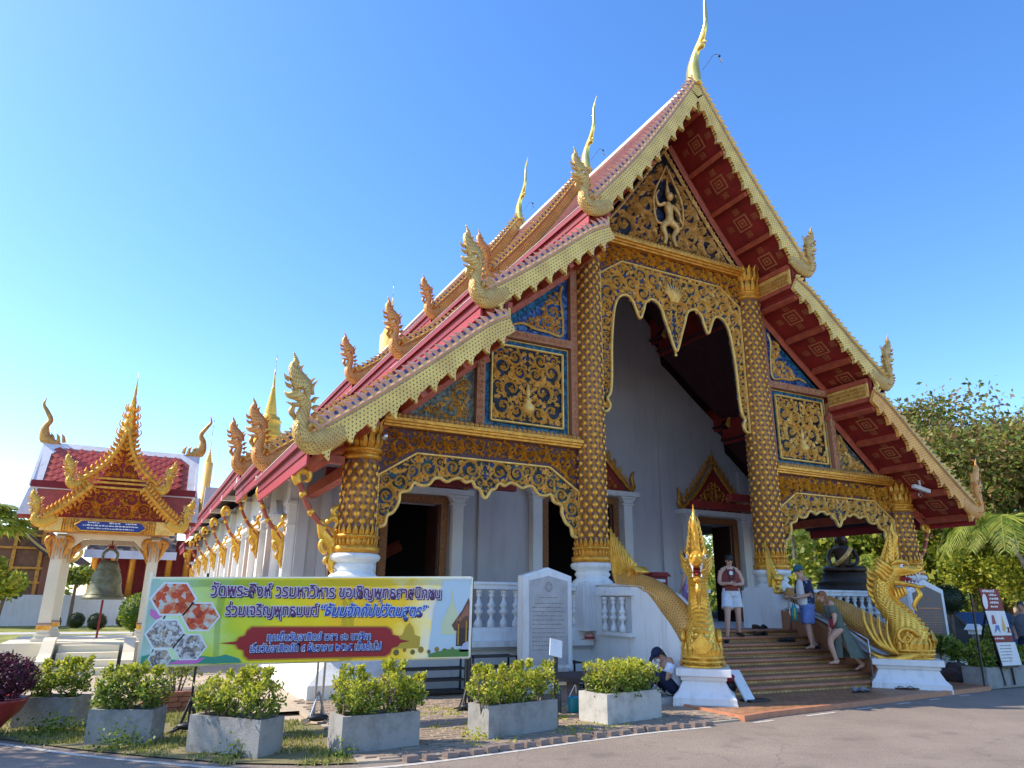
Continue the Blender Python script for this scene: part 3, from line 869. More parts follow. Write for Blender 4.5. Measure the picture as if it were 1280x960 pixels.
# ---- balustrades
balp = [(0.055, 0), (0.085, 0.0), (0.085, 0.10), (0.05, 0.15), (0.032, 0.2), (0.05, 0.24), (0.098, 0.28), (0.098, 0.31), (0.045, 0.35), (0.075, 0.395), (0.095, 0.42),
        (0.06, 0.45), (0.036, 0.52), (0.03, 0.57), (0.06, 0.60), (0.06, 0.62), (0.035, 0.64), (0.07, 0.66), (0.07, 0.72)]
g = G(); g.lathe([(r_*0.95, z_) for r_, z_ in balp], n=10); bal_mesh = g.mesh('baluster', 'white')
def balustrade(xa, ya, xb, yb, z=1.06):
    L = math.dist((xa, ya), (xb, yb)); ux, uy = (xb-xa)/L, (yb-ya)/L
    g = G()
    g.bar((xa, ya, z+0.035), (xb, yb, z+0.035), 0.24, 0.07)
    b = g.build('balustrade', 'white', hall)
    g = G()
    g.bar((xa, ya, z+0.84), (xb, yb, z+0.84), 0.24, 0.09)
    g.bar((xa, ya, z+0.91), (xb, yb, z+0.91), 0.30, 0.05)
    g.build('rail', 'white', b)
    n = max(1, int(L/0.27))
    for i in range(n):
        t = (i+0.5)/n
        piece('baluster', bal_mesh, b, (xa+(xb-xa)*t, ya+(yb-ya)*t, z+0.07), world=False)
balustrade(-7.58, -0.12, -3.1, -0.12)
balustrade(-2.12, -0.12, -1.5+0.0, -0.12)
balustrade(3.1, -0.12, 7.58, -0.12)
balustrade(-8.15, 0.5, -8.15, 4.3)
balustrade(8.15, 0.5, 8.15, 4.3)

# ---- columns
def column(cx, ztop, r, cap):
    g = G()
    w = r+0.17
    g.box((cx-w-0.06, -w+0.0, 1.061), (cx+w+0.06, w, 1.95))
    g.box((cx-w, -w+0.02, 1.951), (cx+w, w-0.02, 2.02))
    g.lathe([(r+.10, 2.02), (r+.10, 2.05), (r+.02, 2.12), (r+.0, 2.14), (r+.05, 2.20), (r+.03, 2.24), (r+.0, 2.27), (r+.11, 2.33), (r+.14, 2.39), (r+.11, 2.44), (r+.02, 2.46)], (cx, 0, 0), 28)
    c = g.build('column', 'white', hall)
    g = G()
    g.lathe([(r+.06, 2.455), (r+.11, 2.48), (r+.11, 2.56), (r+.06, 2.60), (r+.03, 2.61), (r+.03, 2.72), (r+.09, 2.74), (r+.09, 2.78), (r+.02, 2.80)], (cx, 0, 0), 28)
    nP = 26
    for k in range(nP):   # teeth ring
        a = 2*PI*k/nP
        ca, sa = math.cos(a), math.sin(a)
        g.sweep([(cx+ca*(r+.04), sa*(r+.04), 2.61), (cx+ca*(r+.055), sa*(r+.055), 2.66), (cx+ca*(r+.05), sa*(r+.05), 2.73)], [.07, .06, .01], [.03, .03, .01], (ca, sa, 0))
    for k in range(20):   # lotus petals at the foot of the shaft
        a = 2*PI*k/20
        ca, sa = math.cos(a), math.sin(a)
        g.sweep([(cx+ca*(r+.02), sa*(r+.02), 2.80), (cx+ca*(r+.04), sa*(r+.04), 2.87), (cx+ca*(r+.025), sa*(r+.025), 2.98)], [.10, .09, .01], [.03, .04, .01], (ca, sa, 0))
    g.build('collar', 'gold', c)
    g = G()
    rt = r*0.9
    g.lathe([(r, 2.80), (rt, ztop)], (cx, 0, 0), 28)
    g.build('shaft', 'shaft', c)
    # lattice ribs
    g = G()
    n = 10
    H = ztop-2.9
    pitch = 0.265
    turns = H/(n*pitch)
    for k in range(n):
        for s_ in (1, -1):
            m_ = max(12, int(H/0.12))
            t = np.linspace(0, 1, m_+1)
            a = 2*PI*(k/n)+s_*2*PI*turns*t
            rr = (r+(rt-r)*t)+0.012
            P = np.stack([cx+rr*np.cos(a), rr*np.sin(a), 2.9+H*t], 1)
            nr = np.stack([np.cos(a), np.sin(a), 0*a], 1)
            g.sweep(P, 0.034, 0.030, nr, 4)
    g.build('lattice', 'lattice', c)
    # studs: gilt lozenges in each cell, facing front half
    st = G()
    w_, h_ = 0.066, 0.088
    st.add([(-w_, 0, 0), (0, 0, -h_), (w_, 0, 0), (0, 0, h_), (0, -.045, 0), (-w_*.5, -.022, h_*.5), (w_*.5, -.022, h_*.5), (w_*.5, -.022, -h_*.5), (-w_*.5, -.022, -h_*.5)],
           [(0, 8, 4), (0, 4, 5), (8, 1, 4), (1, 7, 4), (7, 2, 4), (2, 6, 4), (6, 3, 4), (3, 5, 4)])
    sm = st.mesh('stud', 'gold')
    cells = []
    rows = int(H/pitch*2)
    for i in range(rows):
        z = 2.9+(i+1)*pitch/2
        if z > ztop-0.1: break
        for k in range(n):
            a = 2*PI*(k+(0.0 if i % 2 else 0.5))/n + (0 if 1 else 0)
            # intersections at a=pi k/n.. cell centres lie between
            t = (z-2.9)/H
            cells.append((z, a, t))
    # visible first
    def key(q):
        z, a, t = q
        return -(math.cos(a)*(-11.57-cx)+math.sin(a)*(-13.57))
    cells.sort(key=key)
    for z, a, t in cells[:min(290, int(len(cells)*0.62))]:
        rr = r+(rt-r)*t+0.004
        piece('stud', sm, c, (cx+rr*math.cos(a), rr*math.sin(a), z), (0, 0, a+PI/2), world=False)
    # capital
    g = G()
    g.lathe([(rt+.01, ztop-.05), (rt+.07, ztop-.02), (rt+.07, ztop+.04), (rt+.02, ztop+.06), (rt+.02, ztop+.10), (rt+.08, ztop+.12), (rt+.08, ztop+.17), (rt+.0, ztop+.19), (rt-.02, cap)], (cx, 0, 0), 28)
    for tier in range(2):
        z0 = ztop+.18+tier*(cap-ztop-.2)*0.45
        hh = (cap-ztop-.2)*0.62
        for k in range(14):
            a = 2*PI*(k+.5*tier)/14; ca, sa = math.cos(a), math.sin(a)
            rr = rt+.01
            g.sweep([(cx+ca*rr, sa*rr, z0), (cx+ca*(rr+.05), sa*(rr+.05), z0+hh*.3), (cx+ca*(rr+.04), sa*(rr+.04), z0+hh*.7), (cx+ca*(rr+.1), sa*(rr+.1), z0+hh)], [.13, .15, .10, .01], [.03, .05, .04, .01], (ca, sa, 0))
    g.build('capital', 'gold', c)
    return c
column(-8.01, 4.27, 0.345, 5.05)
column(-2.70, 9.83, 0.345, 10.75)
column(2.70, 9.83, 0.345, 10.75)
column(8.01, 4.27, 0.345, 5.05)

# ---- facade frames and carved panels (plane y = 0)
def sgn(pts, s): return [(s*x, z) for x, z in pts]
def outline(g, pts, y, w, t, mi=0, closed=True, k=6):
    P = [(x, y, z) for x, z in pts]
    if closed: P = P+[P[0]]
    for i in range(len(P)-1):
        g.sweep([P[i], P[i+1]], w, t, (0, 1, 0), 4 if k == 4 else 6, mi, smooth=False)

# back boards behind the carved work
for s in (-1, 1):
    # side gable board: from the beam up to the roof
    xs = np.linspace(3.04, 5.80, 8)
    poly = [(3.04, 5.16), (5.60, 5.16)] + [(x, zroof(x, 0.80)) for x in reversed(xs) if x <= 5.6]
    g = G(); g.prism(sgn(poly, s), 0.06, 0.16); pnl = g.build('gable_panel', 'teal_mosaic', hall)
    # frame posts and rails
    g = G()
    for (xa, xb, za, zb_) in ((3.04, 3.22, 5.16, zroof(3.13, .95)), (5.43, 5.62, 5.16, zroof(5.5, .98)), (3.221, 5.429, 7.36, 7.55)):
        g.box((s*xa, -0.08, za), (s*xb, 0.08, zb_))
    fr = g.build('gable_frame', 'post_pink', pnl)
    g = G()
    for (xa, xb, za, zb_) in ((3.06, 3.20, 5.2, 9.0), (5.45, 5.60, 5.2, 6.85), (3.25, 5.40, 7.38, 7.53)):
        fill(g, sgn([(xa, za), (xb, za), (xb, zb_), (xa, zb_)], s), -.08, seed=8, radii=(.07, .055, .04, .03), tries=500, big=.05, depth=1.2)
    g.build('carving', 'post_relief', fr)
    # inner gilt frame of the rectangular panel
    rect = [(3.42, 5.40), (5.24, 5.40), (5.24, 7.18), (3.42, 7.18)]
    g = G(); g.box((s*3.42, 0.03, 5.40), (s*5.24, 0.058, 7.18)); g.build('panel_ground', 'shaded_mosaic', pnl)
    g = G(); outline(g, sgn(rect, s), 0.0, 0.055, 0.08)
    for r_ in ((3.24, 5.22), (5.41, 5.22), (5.41, 7.34), (3.24, 7.34)): pass
    outline(g, sgn([(3.25, 5.21), (5.40, 5.21), (5.40, 7.33), (3.25, 7.33)], s), 0.045, 0.03, 0.04)
    g.build('panel_border', 'gold_pale', pnl)
    cxm = s*4.33
    g = G()
    half = [(min(cxm, cxm+0.88), 5.45), (max(cxm, cxm+0.88), 5.45), (max(cxm, cxm+0.88), 7.13), (min(cxm, cxm+0.88), 7.13)]
    fill(g, half, 0.03, seed=11, radii=(0.24, 0.2, 0.16, 0.13, 0.10, 0.08, 0.06, 0.045, 0.035), mirror=cxm, depth=1.3)
    # vase and lotus in the middle
    g.lathe([(0.02, 5.6), (0.12, 5.66), (0.17, 5.78), (0.07, 5.9), (0.12, 5.95), (0.03, 6.02), (0.06, 6.1), (0.02, 6.35)], (cxm, 0.0, 0), 10)
    g.build('carving', 'gold_pale', pnl)
    # upper triangle: blue glass with a corner scroll
    tri = [(3.24, 7.57)] + [(x, zroof(x, 1.02)) for x in (3.24, 3.6, 4.0, 4.4, 4.8, 5.1)] + [(5.1, 7.57)]
    tri = [(3.24, 7.57), (5.15, 7.57)] + [(x, zroof(x, 1.0)) for x in (5.15, 4.8, 4.4, 4.0, 3.6, 3.24)]
    g = G(); g.prism(sgn(tri, s), 0.045, 0.06); g.build('panel_ground', 'blue_mosaic', pnl)
    g = G()
    sc = [(3.42, 7.72), (4.55, 7.72), (4.3, 7.95), (3.95, 8.2), (3.75, 8.75), (3.45, 8.85)]
    sc = sgn(sc, s)
    fill(g, sc, 0.04, seed=5, radii=(0.24, 0.18, 0.13, 0.1, 0.07, 0.05, 0.04), depth=1.3)
    P = cr([(s*4.75, 0.02, 7.72), (s*4.45, 0.0, 7.80), (s*4.15, 0.0, 7.72), (s*3.8, 0.0, 7.70), (s*3.42, 0.0, 7.68), (s*3.40, 0.0, 8.2), (s*3.46, 0.0, 8.7), (s*3.38, 0.02, 9.0)], 6)
    g.sweep(P, [.02]+[.06]*(len(P)-2)+[.01], .06, (0, 1, 0))
    g.build('carving', 'gold_pale', pnl)
    # lower triangle: grey green glass
    tri = [(5.63, 5.16), (7.72, 5.16)] + [(x, zroof(x, .78)) for x in (7.45, 7.0, 6.5, 6.0, 5.87)] + [(5.63, 6.75)]
    g = G(); g.prism(sgn(tri, s), 0.05, 0.15); low = g.build('gable_panel', 'green_mosaic', hall)
    g = G()
    fill(g, sgn([(5.75, 5.32), (7.05, 5.32), (6.6, 5.62), (6.25, 5.75), (6.0, 6.25), (5.76, 6.35)], s), 0.045, seed=9, radii=(0.22, 0.18, 0.13, 0.1, 0.07, 0.05, 0.04), depth=1.3)
    g.build('carving', 'gold_pale', low)
    # beam over the side bay: mouldings + lotus petals
    g = G()
    for k, (za, zb_, yy) in enumerate([(4.965, 5.01, -.16), (5.015, 5.06, -.21), (5.065, 5.13, -.25)]):
        g.box((s*3.02, yy, za), (s*7.66, .12, zb_))
    bm = g.build('beam', 'gold_deep' if 0 else 'gold', hall)
    g = G()
    x = 3.12
    while x < 7.9:
        g.sweep([(s*x, -.17, 5.13), (s*x, -.20, 5.20), (s*x, -.12, 5.27)], [.10, .10, .015], [.05, .06, .02], (0, 1, 0)); x += 0.115
    g.build('petal_row', 'gold_dark', bm)
    # frieze
    fz = [(3.03, 3.98), (3.16, 4.02), (3.86, 4.50), (6.86, 4.50), (7.56, 4.02), (7.68, 3.98), (7.68, 4.965), (3.03, 4.965)]
    g = G(); g.prism(sgn(fz, s), -0.02, 0.08); fzo = g.build('frieze', 'plum', hall)
    g = G(); hf = [(5.35, 4.54), (6.86, 4.54), (7.6, 4.10), (7.64, 4.94), (5.35, 4.94)]
    fill(g, sgn(hf, s), -0.02, seed=21, radii=(0.16, 0.13, 0.105, 0.08, 0.06, 0.045, 0.033), mirror=s*5.35, depth=2.0, big=0.12)
    g.build('carving', 'gold_bright', fzo)
    # valance
    low_edge = [(7.60, 2.98), (7.48, 3.02), (7.44, 3.2), (7.32, 3.28), (7.22, 3.48), (7.20, 3.66), (7.02, 3.72), (6.93, 3.88), (6.80, 3.84), (6.62, 3.86), (6.50, 4.0), (6.36, 4.02), (6.22, 3.96),
                (6.08, 4.03), (5.92, 4.05), (5.80, 3.98), (5.66, 4.02), (5.58, 3.90), (5.48, 3.86), (5.35, 3.68)]
    top_edge = [(7.66, 2.98), (7.66, 3.98), (6.90, 4.48), (5.35, 4.48)]
    poly = top_edge + list(reversed(low_edge))
    full = [(x, z) for x, z in low_edge] + [(10.7-x, z) for x, z in reversed(low_edge[:-1])] + [(10.7-x, z) for x, z in top_edge[:-1]] + [(x, z) for x, z in reversed(top_edge[:-1])]
    g = G(); g.prism(sgn(full, s), 0.0, 0.07); va = g.build('valance', 'valance_mosaic', hall)
    g = G()
    fill(g, sgn([(x, z) for x, z in poly], s), 0.0, seed=31, radii=(0.2, 0.16, 0.12, 0.09, 0.07, 0.05, 0.038), mirror=s*5.35, depth=1.3, tries=1400)
    le = cr([(s*x, -0.03, z) for x, z in low_edge] + [(s*(10.7-x), -0.03, z) for x, z in reversed(low_edge[:-1])], 4)
    g.sweep(le, .075, .10, (0, 1, 0), 6)
    te = [(s*x, -0.03, z) for x, z in top_edge[:-1]] + [(s*(10.7-x), -0.03, z) for x, z in reversed(top_edge[:-1])]
    for i in range(len(te)-1): g.sweep([te[i], te[i+1]], .05, .09, (0, 1, 0), 6, smooth=False)
    g.build('carving', 'gold_pale', va)

# ---- central bay
g = G()
for za, zb_, yy in [(10.45, 10.50, -.16), (10.505, 10.56, -.21), (10.565, 10.64, -.26)]:
    g.box((-2.62, yy, za), (2.62, .12, zb_))
bm = g.build('beam', 'gold', hall)
g = G(); x = -2.7
while x < 2.75:
    g.sweep([(x, -.17, 10.64), (x, -.20, 10.71), (x, -.12, 10.78)], [.10, .10, .015], [.05, .06, .02], (0, 1, 0)); x += 0.115
g.build('petal_row', 'gold_dark', bm)
fz = [(-2.40, 9.55), (-2.26, 9.62), (-1.62, 10.08), (1.62, 10.08), (2.26, 9.62), (2.40, 9.55), (2.40, 10.45), (-2.40, 10.45)]
g = G(); g.prism(fz, -0.02, 0.08); fzo = g.build('frieze', 'plum', hall)
g = G(); fill(g, [(0, 10.1), (1.62, 10.1), (2.34, 9.62), (2.36, 10.43), (0, 10.43)], -0.02, seed=22, radii=(0.15, 0.12, 0.09, 0.07, 0.05, .035), mirror=0, depth=2.0, big=0.12)
g.build('carving', 'gold_bright', fzo)
low_edge = [(2.30, 5.95), (2.18, 6.0), (2.12, 6.15), (2.20, 6.3), (2.10, 6.45), (2.05, 6.9), (2.03, 7.6), (1.98, 8.2), (1.90, 8.7), (1.78, 8.98), (1.62, 9.10), (1.46, 9.10), (1.33, 8.98), (1.24, 8.78), (1.12, 8.55),
            (1.0, 8.80), (0.94, 9.0), (0.80, 9.14), (0.66, 9.16), (0.50, 9.08), (0.40, 8.92), (0.34, 8.72), (0.20, 8.35), (0.10, 8.05), (0.0, 7.86)]
top_edge = [(2.33, 5.95), (2.33, 9.55), (1.64, 10.03), (0, 10.03)]
full = [(x, z) for x, z in low_edge] + [(-x, z) for x, z in reversed(low_edge[:-1])] + [(-x, z) for x, z in top_edge[:-1]] + [(x, z) for x, z in reversed(top_edge[:-1])]
g = G(); g.prism(full, 0.0, 0.07); va = g.build('valance', 'valance_mosaic', hall)
g = G()
fill(g, top_edge + list(reversed(low_edge)), 0.0, seed=33, radii=(0.24, 0.18, 0.13, 0.1, 0.075, 0.055, 0.04), mirror=0, depth=1.3, tries=2200)
le = cr([(x, -0.03, z) for x, z in low_edge] + [(-x, -0.03, z) for x, z in reversed(low_edge[:-1])], 4)
g.sweep(le, .075, .10, (0, 1, 0), 6)
te = [(x, -0.03, z) for x, z in top_edge[:-1]] + [(-x, -0.03, z) for x, z in reversed(top_edge[:-1])]
for i in range(len(te)-1): g.sweep([te[i], te[i+1]], .05, .09, (0, 1, 0), 6, smooth=False)
for k in range(-5, 6):   # feather fan in the middle of the arch
    a = k*0.17
    g.sweep([(0.02*k, -.06, 9.22), (0.25*math.sin(a), -.09, 9.22+0.25*math.cos(a)), (0.55*math.sin(a), -.05, 9.22+0.55*math.cos(a))], [.03, .06, .01], [.03, .05, .01], (0, 1, 0))
g.lathe([(0.0, 7.72), (0.05, 7.76), (0.02, 7.8), (0.05, 7.86)], (0, 0, 0), 8)
g.build('carving', 'gold_pale', va)

# ---- pediment
xs = [0, .4, .8, 1.2, 1.6, 2.0, 2.4, 2.8, 3.0]
pz = lambda x: zroof(x, 1.42 - 0.26*x/3.0)
half = [(x, pz(x)) for x in xs]
poly = [(-3.0, 10.62), (3.0, 10.62)] + [(x, z) for x, z in reversed(half)] + [(-x, z) for x, z in half[1:]]
g = G(); g.prism(poly, 0.05, 0.16); ped = g.build('pediment', 'shaded_mosaic', hall)
g = G()
h2 = [(0.28, 10.82), (2.85, 10.82)] + [(x, z-0.08) for x, z in reversed(half) if x >= .3]
n = fill(g, h2, 0.05, seed=42, radii=(0.34, 0.27, 0.22, 0.18, 0.145, 0.115, 0.09, 0.07, 0.052, 0.04), mirror=0, depth=2.0, tries=1900, big=0.10)
P = [(-3.0, -0.0, 10.72), (3.0, -0.0, 10.72)]
for s in (-1, 1):
    Q = np.array([(s*x, 0.0, z+0.02) for x, z in half])
    g.sweep(Q, .09, .14, (0, 1, 0), 4)
    Q2 = np.array([(s*x, -0.03, z-.10) for x, z in half])
    for q in np.arange(0.1, 2.95, 0.1):
        g.ball((s*q, -0.06, pz(q)+0.02), .035, .035, .035, 6, 4)
fill(g, [(0.02, 12.95), (.62, 12.80), (.04, 13.62)], 0.05, seed=47, radii=(.16, .12, .09, .07, .05, .04), mirror=0, depth=1.8, tries=900, big=.08)
fill(g, [(0.04, 10.8), (.28, 10.8), (.28, 11.3), (.04, 11.4)], 0.05, seed=48, radii=(.09, .07, .05, .04), mirror=0, depth=1.8, tries=500, big=.08)
# dancing deity, raised between the scrolls
def relief(g, P, W, T, y=-0.05):
    P = cr([(p[0], y-(p[2] if len(p) > 2 else 0), p[1]) for p in P], 5)
    n = len(P); W = np.interp(np.linspace(0, 1, n), np.linspace(0, 1, len(W)), W); T = np.interp(np.linspace(0, 1, n), np.linspace(0, 1, len(T)), T)
    g.sweep(P, W, T, (0, 1, 0), 8)
relief(g, [(0, 11.62), (0.02, 11.82), (0, 12.05), (0, 12.22)], [.30, .22, .30, .12], [.22, .18, .24, .1])
g.ball((0, -.13, 12.36), .11, .10, .13, 10, 8)
relief(g, [(0, 12.45), (0, 12.62), (0.0, 12.95)], [.16, .10, .01], [.14, .1, .01])
relief(g, [(0.02, 11.65), (-.22, 11.42), (-.14, 11.12), (-.2, 10.9)], [.22, .18, .13, .1], [.2, .17, .12, .1])
relief(g, [(0.02, 11.65), (.25, 11.45), (.12, 11.18), (.2, 10.9)], [.22, .18, .13, .1], [.2, .17, .12, .1])
relief(g, [(-.12, 12.15), (-.34, 12.05), (-.42, 12.3), (-.3, 12.52)], [.11, .09, .07, .04], [.12, .1, .08, .05])
relief(g, [(.12, 12.15), (.34, 11.98), (.40, 11.75), (.52, 11.62)], [.11, .09, .07, .04], [.12, .1, .08, .05])
relief(g, [(-.02, 11.6), (-.4, 11.5), (-.5, 11.9), (-.46, 12.4), (-.1, 13.15), (0, 13.4)], [.05, .06, .06, .06, .05, .01], [.08]*6)
relief(g, [(.02, 11.6), (.4, 11.5), (.5, 11.9), (.46, 12.4), (.1, 13.15), (0, 13.4)], [.05, .06, .06, .06, .05, .01], [.08]*6)
g.build('carving', 'gold_antique', ped)

# ---- bargeboards, crests, nagas, ridge finials and roof, three stepped sections
def bargeboard(T, yb, dz, s, smat, crest_mats, first=True):
    T = np.array([(x, z+dz) for x, z in T])
    # resample evenly
    seg = np.r_[0, np.cumsum(np.hypot(*np.diff(T, axis=0).T))]
    L = seg[-1]; m_ = int(L/0.045)
    sv = np.linspace(0, L, m_)
    P = np.stack([np.interp(sv, seg, T[:, 0]), np.interp(sv, seg, T[:, 1])], 1)
    tg = np.gradient(P, axis=0); tg /= np.linalg.norm(tg, axis=1, keepdims=True)
    nn = np.stack([tg[:, 1], -tg[:, 0]], 1); nn *= np.where(nn[:, 1:2] > 0, -1, 1)
    per = 0.47
    ph = (sv % per)/per
    low = 0.37 + 0.05*np.sin(ph*PI) + np.where(ph > 0.5, ((ph-0.5)/0.5)**2.0*0.24, 0.0)
    top = -0.02*np.ones(m_)
    A = P+nn*top[:, None]; B = P+nn*low[:, None]; 
    # clip near the ridge so both halves meet
    B[:, 0] = np.maximum(B[:, 0], 0.0) if P[0, 0] < 0.1 else B[:, 0]
    A3 = lambda Q, y: np.stack([s*Q[:, 0], np.full(len(Q), y), Q[:, 1]], 1)
    g = G()
    V = np.concatenate([A3(A, yb), A3(B, yb), A3(A, yb+.1), A3(B, yb+.1)])
    uv = np.concatenate([np.stack([sv, top], 1), np.stack([sv, low], 1)]*2)
    i = np.arange(m_-1)
    def q(a, b): return np.stack([a*m_+i, a*m_+i+1, b*m_+i+1, b*m_+i], 1)
    F = np.concatenate([q(0, 1), q(2, 3)[:, ::-1], q(1, 3), q(2, 0)])
    g.add(V, F, 0, False, uv)
    g.add(V[[0, m_, 3*m_, 2*m_]], [(0, 1, 2, 3)]); g.add(V[[m_-1, 2*m_-1, 4*m_-1, 3*m_-1]], [(0, 1, 2, 3)])
    bb = g.build('bargeboard', smat, hall)
    # raised rib along the top, and the crest of small leaves
    g = G()
    R1 = P+nn*0.03
    g.sweep(A3(R1, yb-.015), .05, .07, (0, 1, 0), 6, 0)
    g.sweep(A3(P+nn*0.085, yb-.008), .02, .03, (0, 1, 0), 4, 2)
    c = 0.0
    k = 0
    while c < L-0.1:
        j = int(c/L*(m_-1))
        p = P[j]; t = tg[j]; n_ = -nn[j]
        if k % 2 == 0:
            pts = [p-n_*0.0, p+n_*0.09+t*0.01, p+n_*0.14+t*0.06, p+n_*0.20+t*0.10]
            g.sweep([(s*q_[0], yb+.03, q_[1]) for q_ in pts], [.12, .11, .07, .01], [.05, .05, .04, .01], (0, 1, 0), 4, 0)
        else:
            pts = [p, p+n_*0.09+t*.02]
            g.sweep([(s*q_[0], yb+.04, q_[1]) for q_ in pts], [.10, .09], [.05, .05], (0, 1, 0), 4, 1)
        c += 0.085; k += 1
    g.build('crest', crest_mats, bb)
    return bb

# roof naga (outward u, up v); thickness along y
def roof_naga_mesh(m_body, m_crest):
    g = G()
    def sw(pts, W, T, k=8, mi=0, n=5):
        P = cr([(p[0], 0.05, p[1]) for p in pts], n)
        t = np.linspace(0, 1, len(P)); tt = np.linspace(0, 1, len(W))
        g.sweep(P, np.interp(t, tt, W), np.interp(t, np.linspace(0, 1, len(T)), T), (0, 1, 0), k, mi)
    # chest and neck
    sw([(-.62, .42), (-.30, .22), (-.02, .16), (.16, .30), (.18, .52), (.13, .70), (.15, .86)], [.36, .44, .46, .36, .25, .19, .24], [.12, .18, .26, .26, .22, .18, .2], 10)
    # head and upper jaw
    sw([(.08, .90), (.20, .92), (.34, .93), (.46, .92), (.55, .97)], [.22, .27, .19, .11, .02], [.2, .22, .16, .1, .03], 8)
    # lower jaw
    sw([(.16, .80), (.28, .77), (.40, .775), (.50, .80)], [.12, .09, .055, .01], [.14, .12, .08, .02], 6)
    # teeth
    for u in (.30, .36, .42):
        sw([(u, .88), (u+.01, .83)], [.03, .003], [.03, .003], 4, 2, 2)
    # beard
    sw([(.34, .76), (.38, .64), (.33, .56), (.30, .46)], [.06, .12, .09, .01], [.05, .05, .05, .01], 6, 1)
    sw([(.22, .72), (.27, .62), (.27, .55)], [.05, .06, .01], [.05, .04, .01], 4, 1)
    # crest
    sw([(.14, .95), (.22, 1.10), (.34, 1.26), (.42, 1.42), (.39, 1.55), (.46, 1.72)], [.30, .38, .30, .19, .10, .005], [.16, .13, .1, .08, .05, .01], 6, 0)
    for i, (u, v, L, a) in enumerate([(.42, 1.08, .16, .5), (.47, 1.2, .15, .7), (.33, 1.02, .1, .2), (.24, 1.22, .14, 2.2), (.30, 1.36, .15, 2.0), (.10, 1.12, .2, 2.1), (.04, .98, .30, 1.9), (.02, .85, .16, 2.5), (.0, .72, .15, 2.6), (.0, .6, .14, 2.7), (.02, .48, .12, 2.8), (.36, 1.45, .1, 2.0)]):
        p2 = (u+L*math.cos(a), v+L*math.sin(a)); pm = (u+.5*L*math.cos(a-.35), v+.5*L*math.sin(a-.35))
        sw([(u, v), pm, p2], [.10, .07, .005], [.06, .05, .01], 4, 1, 2)
    # eye, cheek curl and shoulder curl
    for yy in (-.06, .16):
        g.ball((.24, yy, .98), .03, .03, .03, 8, 6, 2)
        g.sweep(cr([(.16, yy, .92), (.24, yy, 1.05), (.36, yy, 1.03)], 3), .04, .04, (0, 1, 0), 4, 1)
    sw([(-.12, .34), (.0, .44), (.04, .36), (-.04, .30)], [.05, .12, .10, .04], [.2, .34, .34, .2], 6, 1)
    sw([(-.30, .46), (-.16, .54), (-.10, .68)], [.14, .12, .01], [.16, .14, .02], 6, 1)
    # belly plates
    for i in range(7):
        t = i/6
        a = -1.9+2.2*t
        cxx, czz = .02, .34
        g.sweep([(cxx+.24*math.cos(a), -.09, czz+.24*math.sin(a)), (cxx+.245*math.cos(a), .05, czz+.25*math.sin(a)), (cxx+.24*math.cos(a), .19, czz+.24*math.sin(a))], .06, .03, (math.cos(a), 0, math.sin(a)), 4, 1)
    return g.mesh('naga_finial', [m_body, m_crest, 'white'])
nagaA = roof_naga_mesh('naga_roof', 'gold_dark')
nagaB = roof_naga_mesh('naga_roof_orange', 'gold_deep')

def chofa(yb, zb, k=1.0):
    g = G()
    P = cr([(0, 0.10, -.25), (0, 0.12, 0.05), (0, 0.10, .40), (0, -.06, .76), (0, -.34, 1.05), (0, -.50, 1.38), (0, -.52, 1.75), (0, -.56, 2.15), (0, -.78, 2.55)], 6)
    P = P*k+np.array([0, yb, zb])
    W = np.interp(np.linspace(0, 1, len(P)), np.linspace(0, 1, 9), [.20, .30, .26, .17, .16, .12, .10, .07, .005])*k
    T = np.interp(np.linspace(0, 1, len(P)), np.linspace(0, 1, 9), [.50, .52, .42, .26, .19, .14, .11, .08, .005])*k
    g.sweep(P, W, T, (0, 1, 0.0), 12)
    g.ball((0, yb-.28*k, zb+.82*k), .10*k, .12*k, .10*k)
    g.sweep(cr([(0, yb-.30*k, zb+.84*k), (0, yb-.42*k, zb+.88*k), (0, yb-.46*k, zb+.80*k)], 4), [.08*k]*8+[.01], .07*k, (1, 0, 0), 6)
    c = g.build('ridge_finial', 'gold_finial', hall)
    g = G()
    g.tube(cr([(.05, yb-.2*k, zb+.1*k), (.12, yb-.35*k, zb+.25*k), (.2, yb-.5*k, zb+.42*k), (.28, yb-.62*k, zb+.36*k)], 4), .006)
    g.ball((.28, yb-.62*k, zb+.32*k), .035)
    g.sweep([(.28, yb-.62*k, zb+.26*k), (.31, yb-.66*k, zb+.1*k)], [.03, .05], .008, (1, 0, 0))
    g.build('wind_bell', 'black', c)

# dentil board below the right and left barge (against the facade)
SECT = [(-1.5, 4.35, 0.0), (3.95, 9.3, 0.52), (8.9, 36.5, 1.15), (36.0, 41.5, 0.5)]
for si, (yb, ye, dz) in enumerate(SECT):
    if si == 3:
        continue
    for ti, T in enumerate(TIERS):
        for s in (-1, 1):
            if si == 0:
                sm = 'scale_cream' if (ti < 2 or s < 0) else 'scale_orange'
                cm = ['crest_pink', 'crest_blue', 'crest_strip'] if s < 0 else ['gold_pale', 'crest_blue', 'crest_strip']
            else:
                sm = 'scale_orange' if ti < 2 else 'scale_gold'; cm = ['gold_pale', 'crest_blue', 'crest_strip']  # bounce from the red roof is put into the rear boards' orange
            bargeboard(T, yb, dz, s, sm, cm)
            e = T[-1]
            me = nagaA if si == 0 and not (s > 0 and ti == 2) else nagaB
            # neck origin so that the body runs out of the board end
            p = piece('naga_finial', me, hall, (s*(e[0]-0.04), yb, e[1]+dz-0.32), (0, 0, 0), (s*.92, 1, 1.0 if ti else 0.95))
    chofa(yb, 15.30+dz, 1.0 if si == 0 else 0.92)

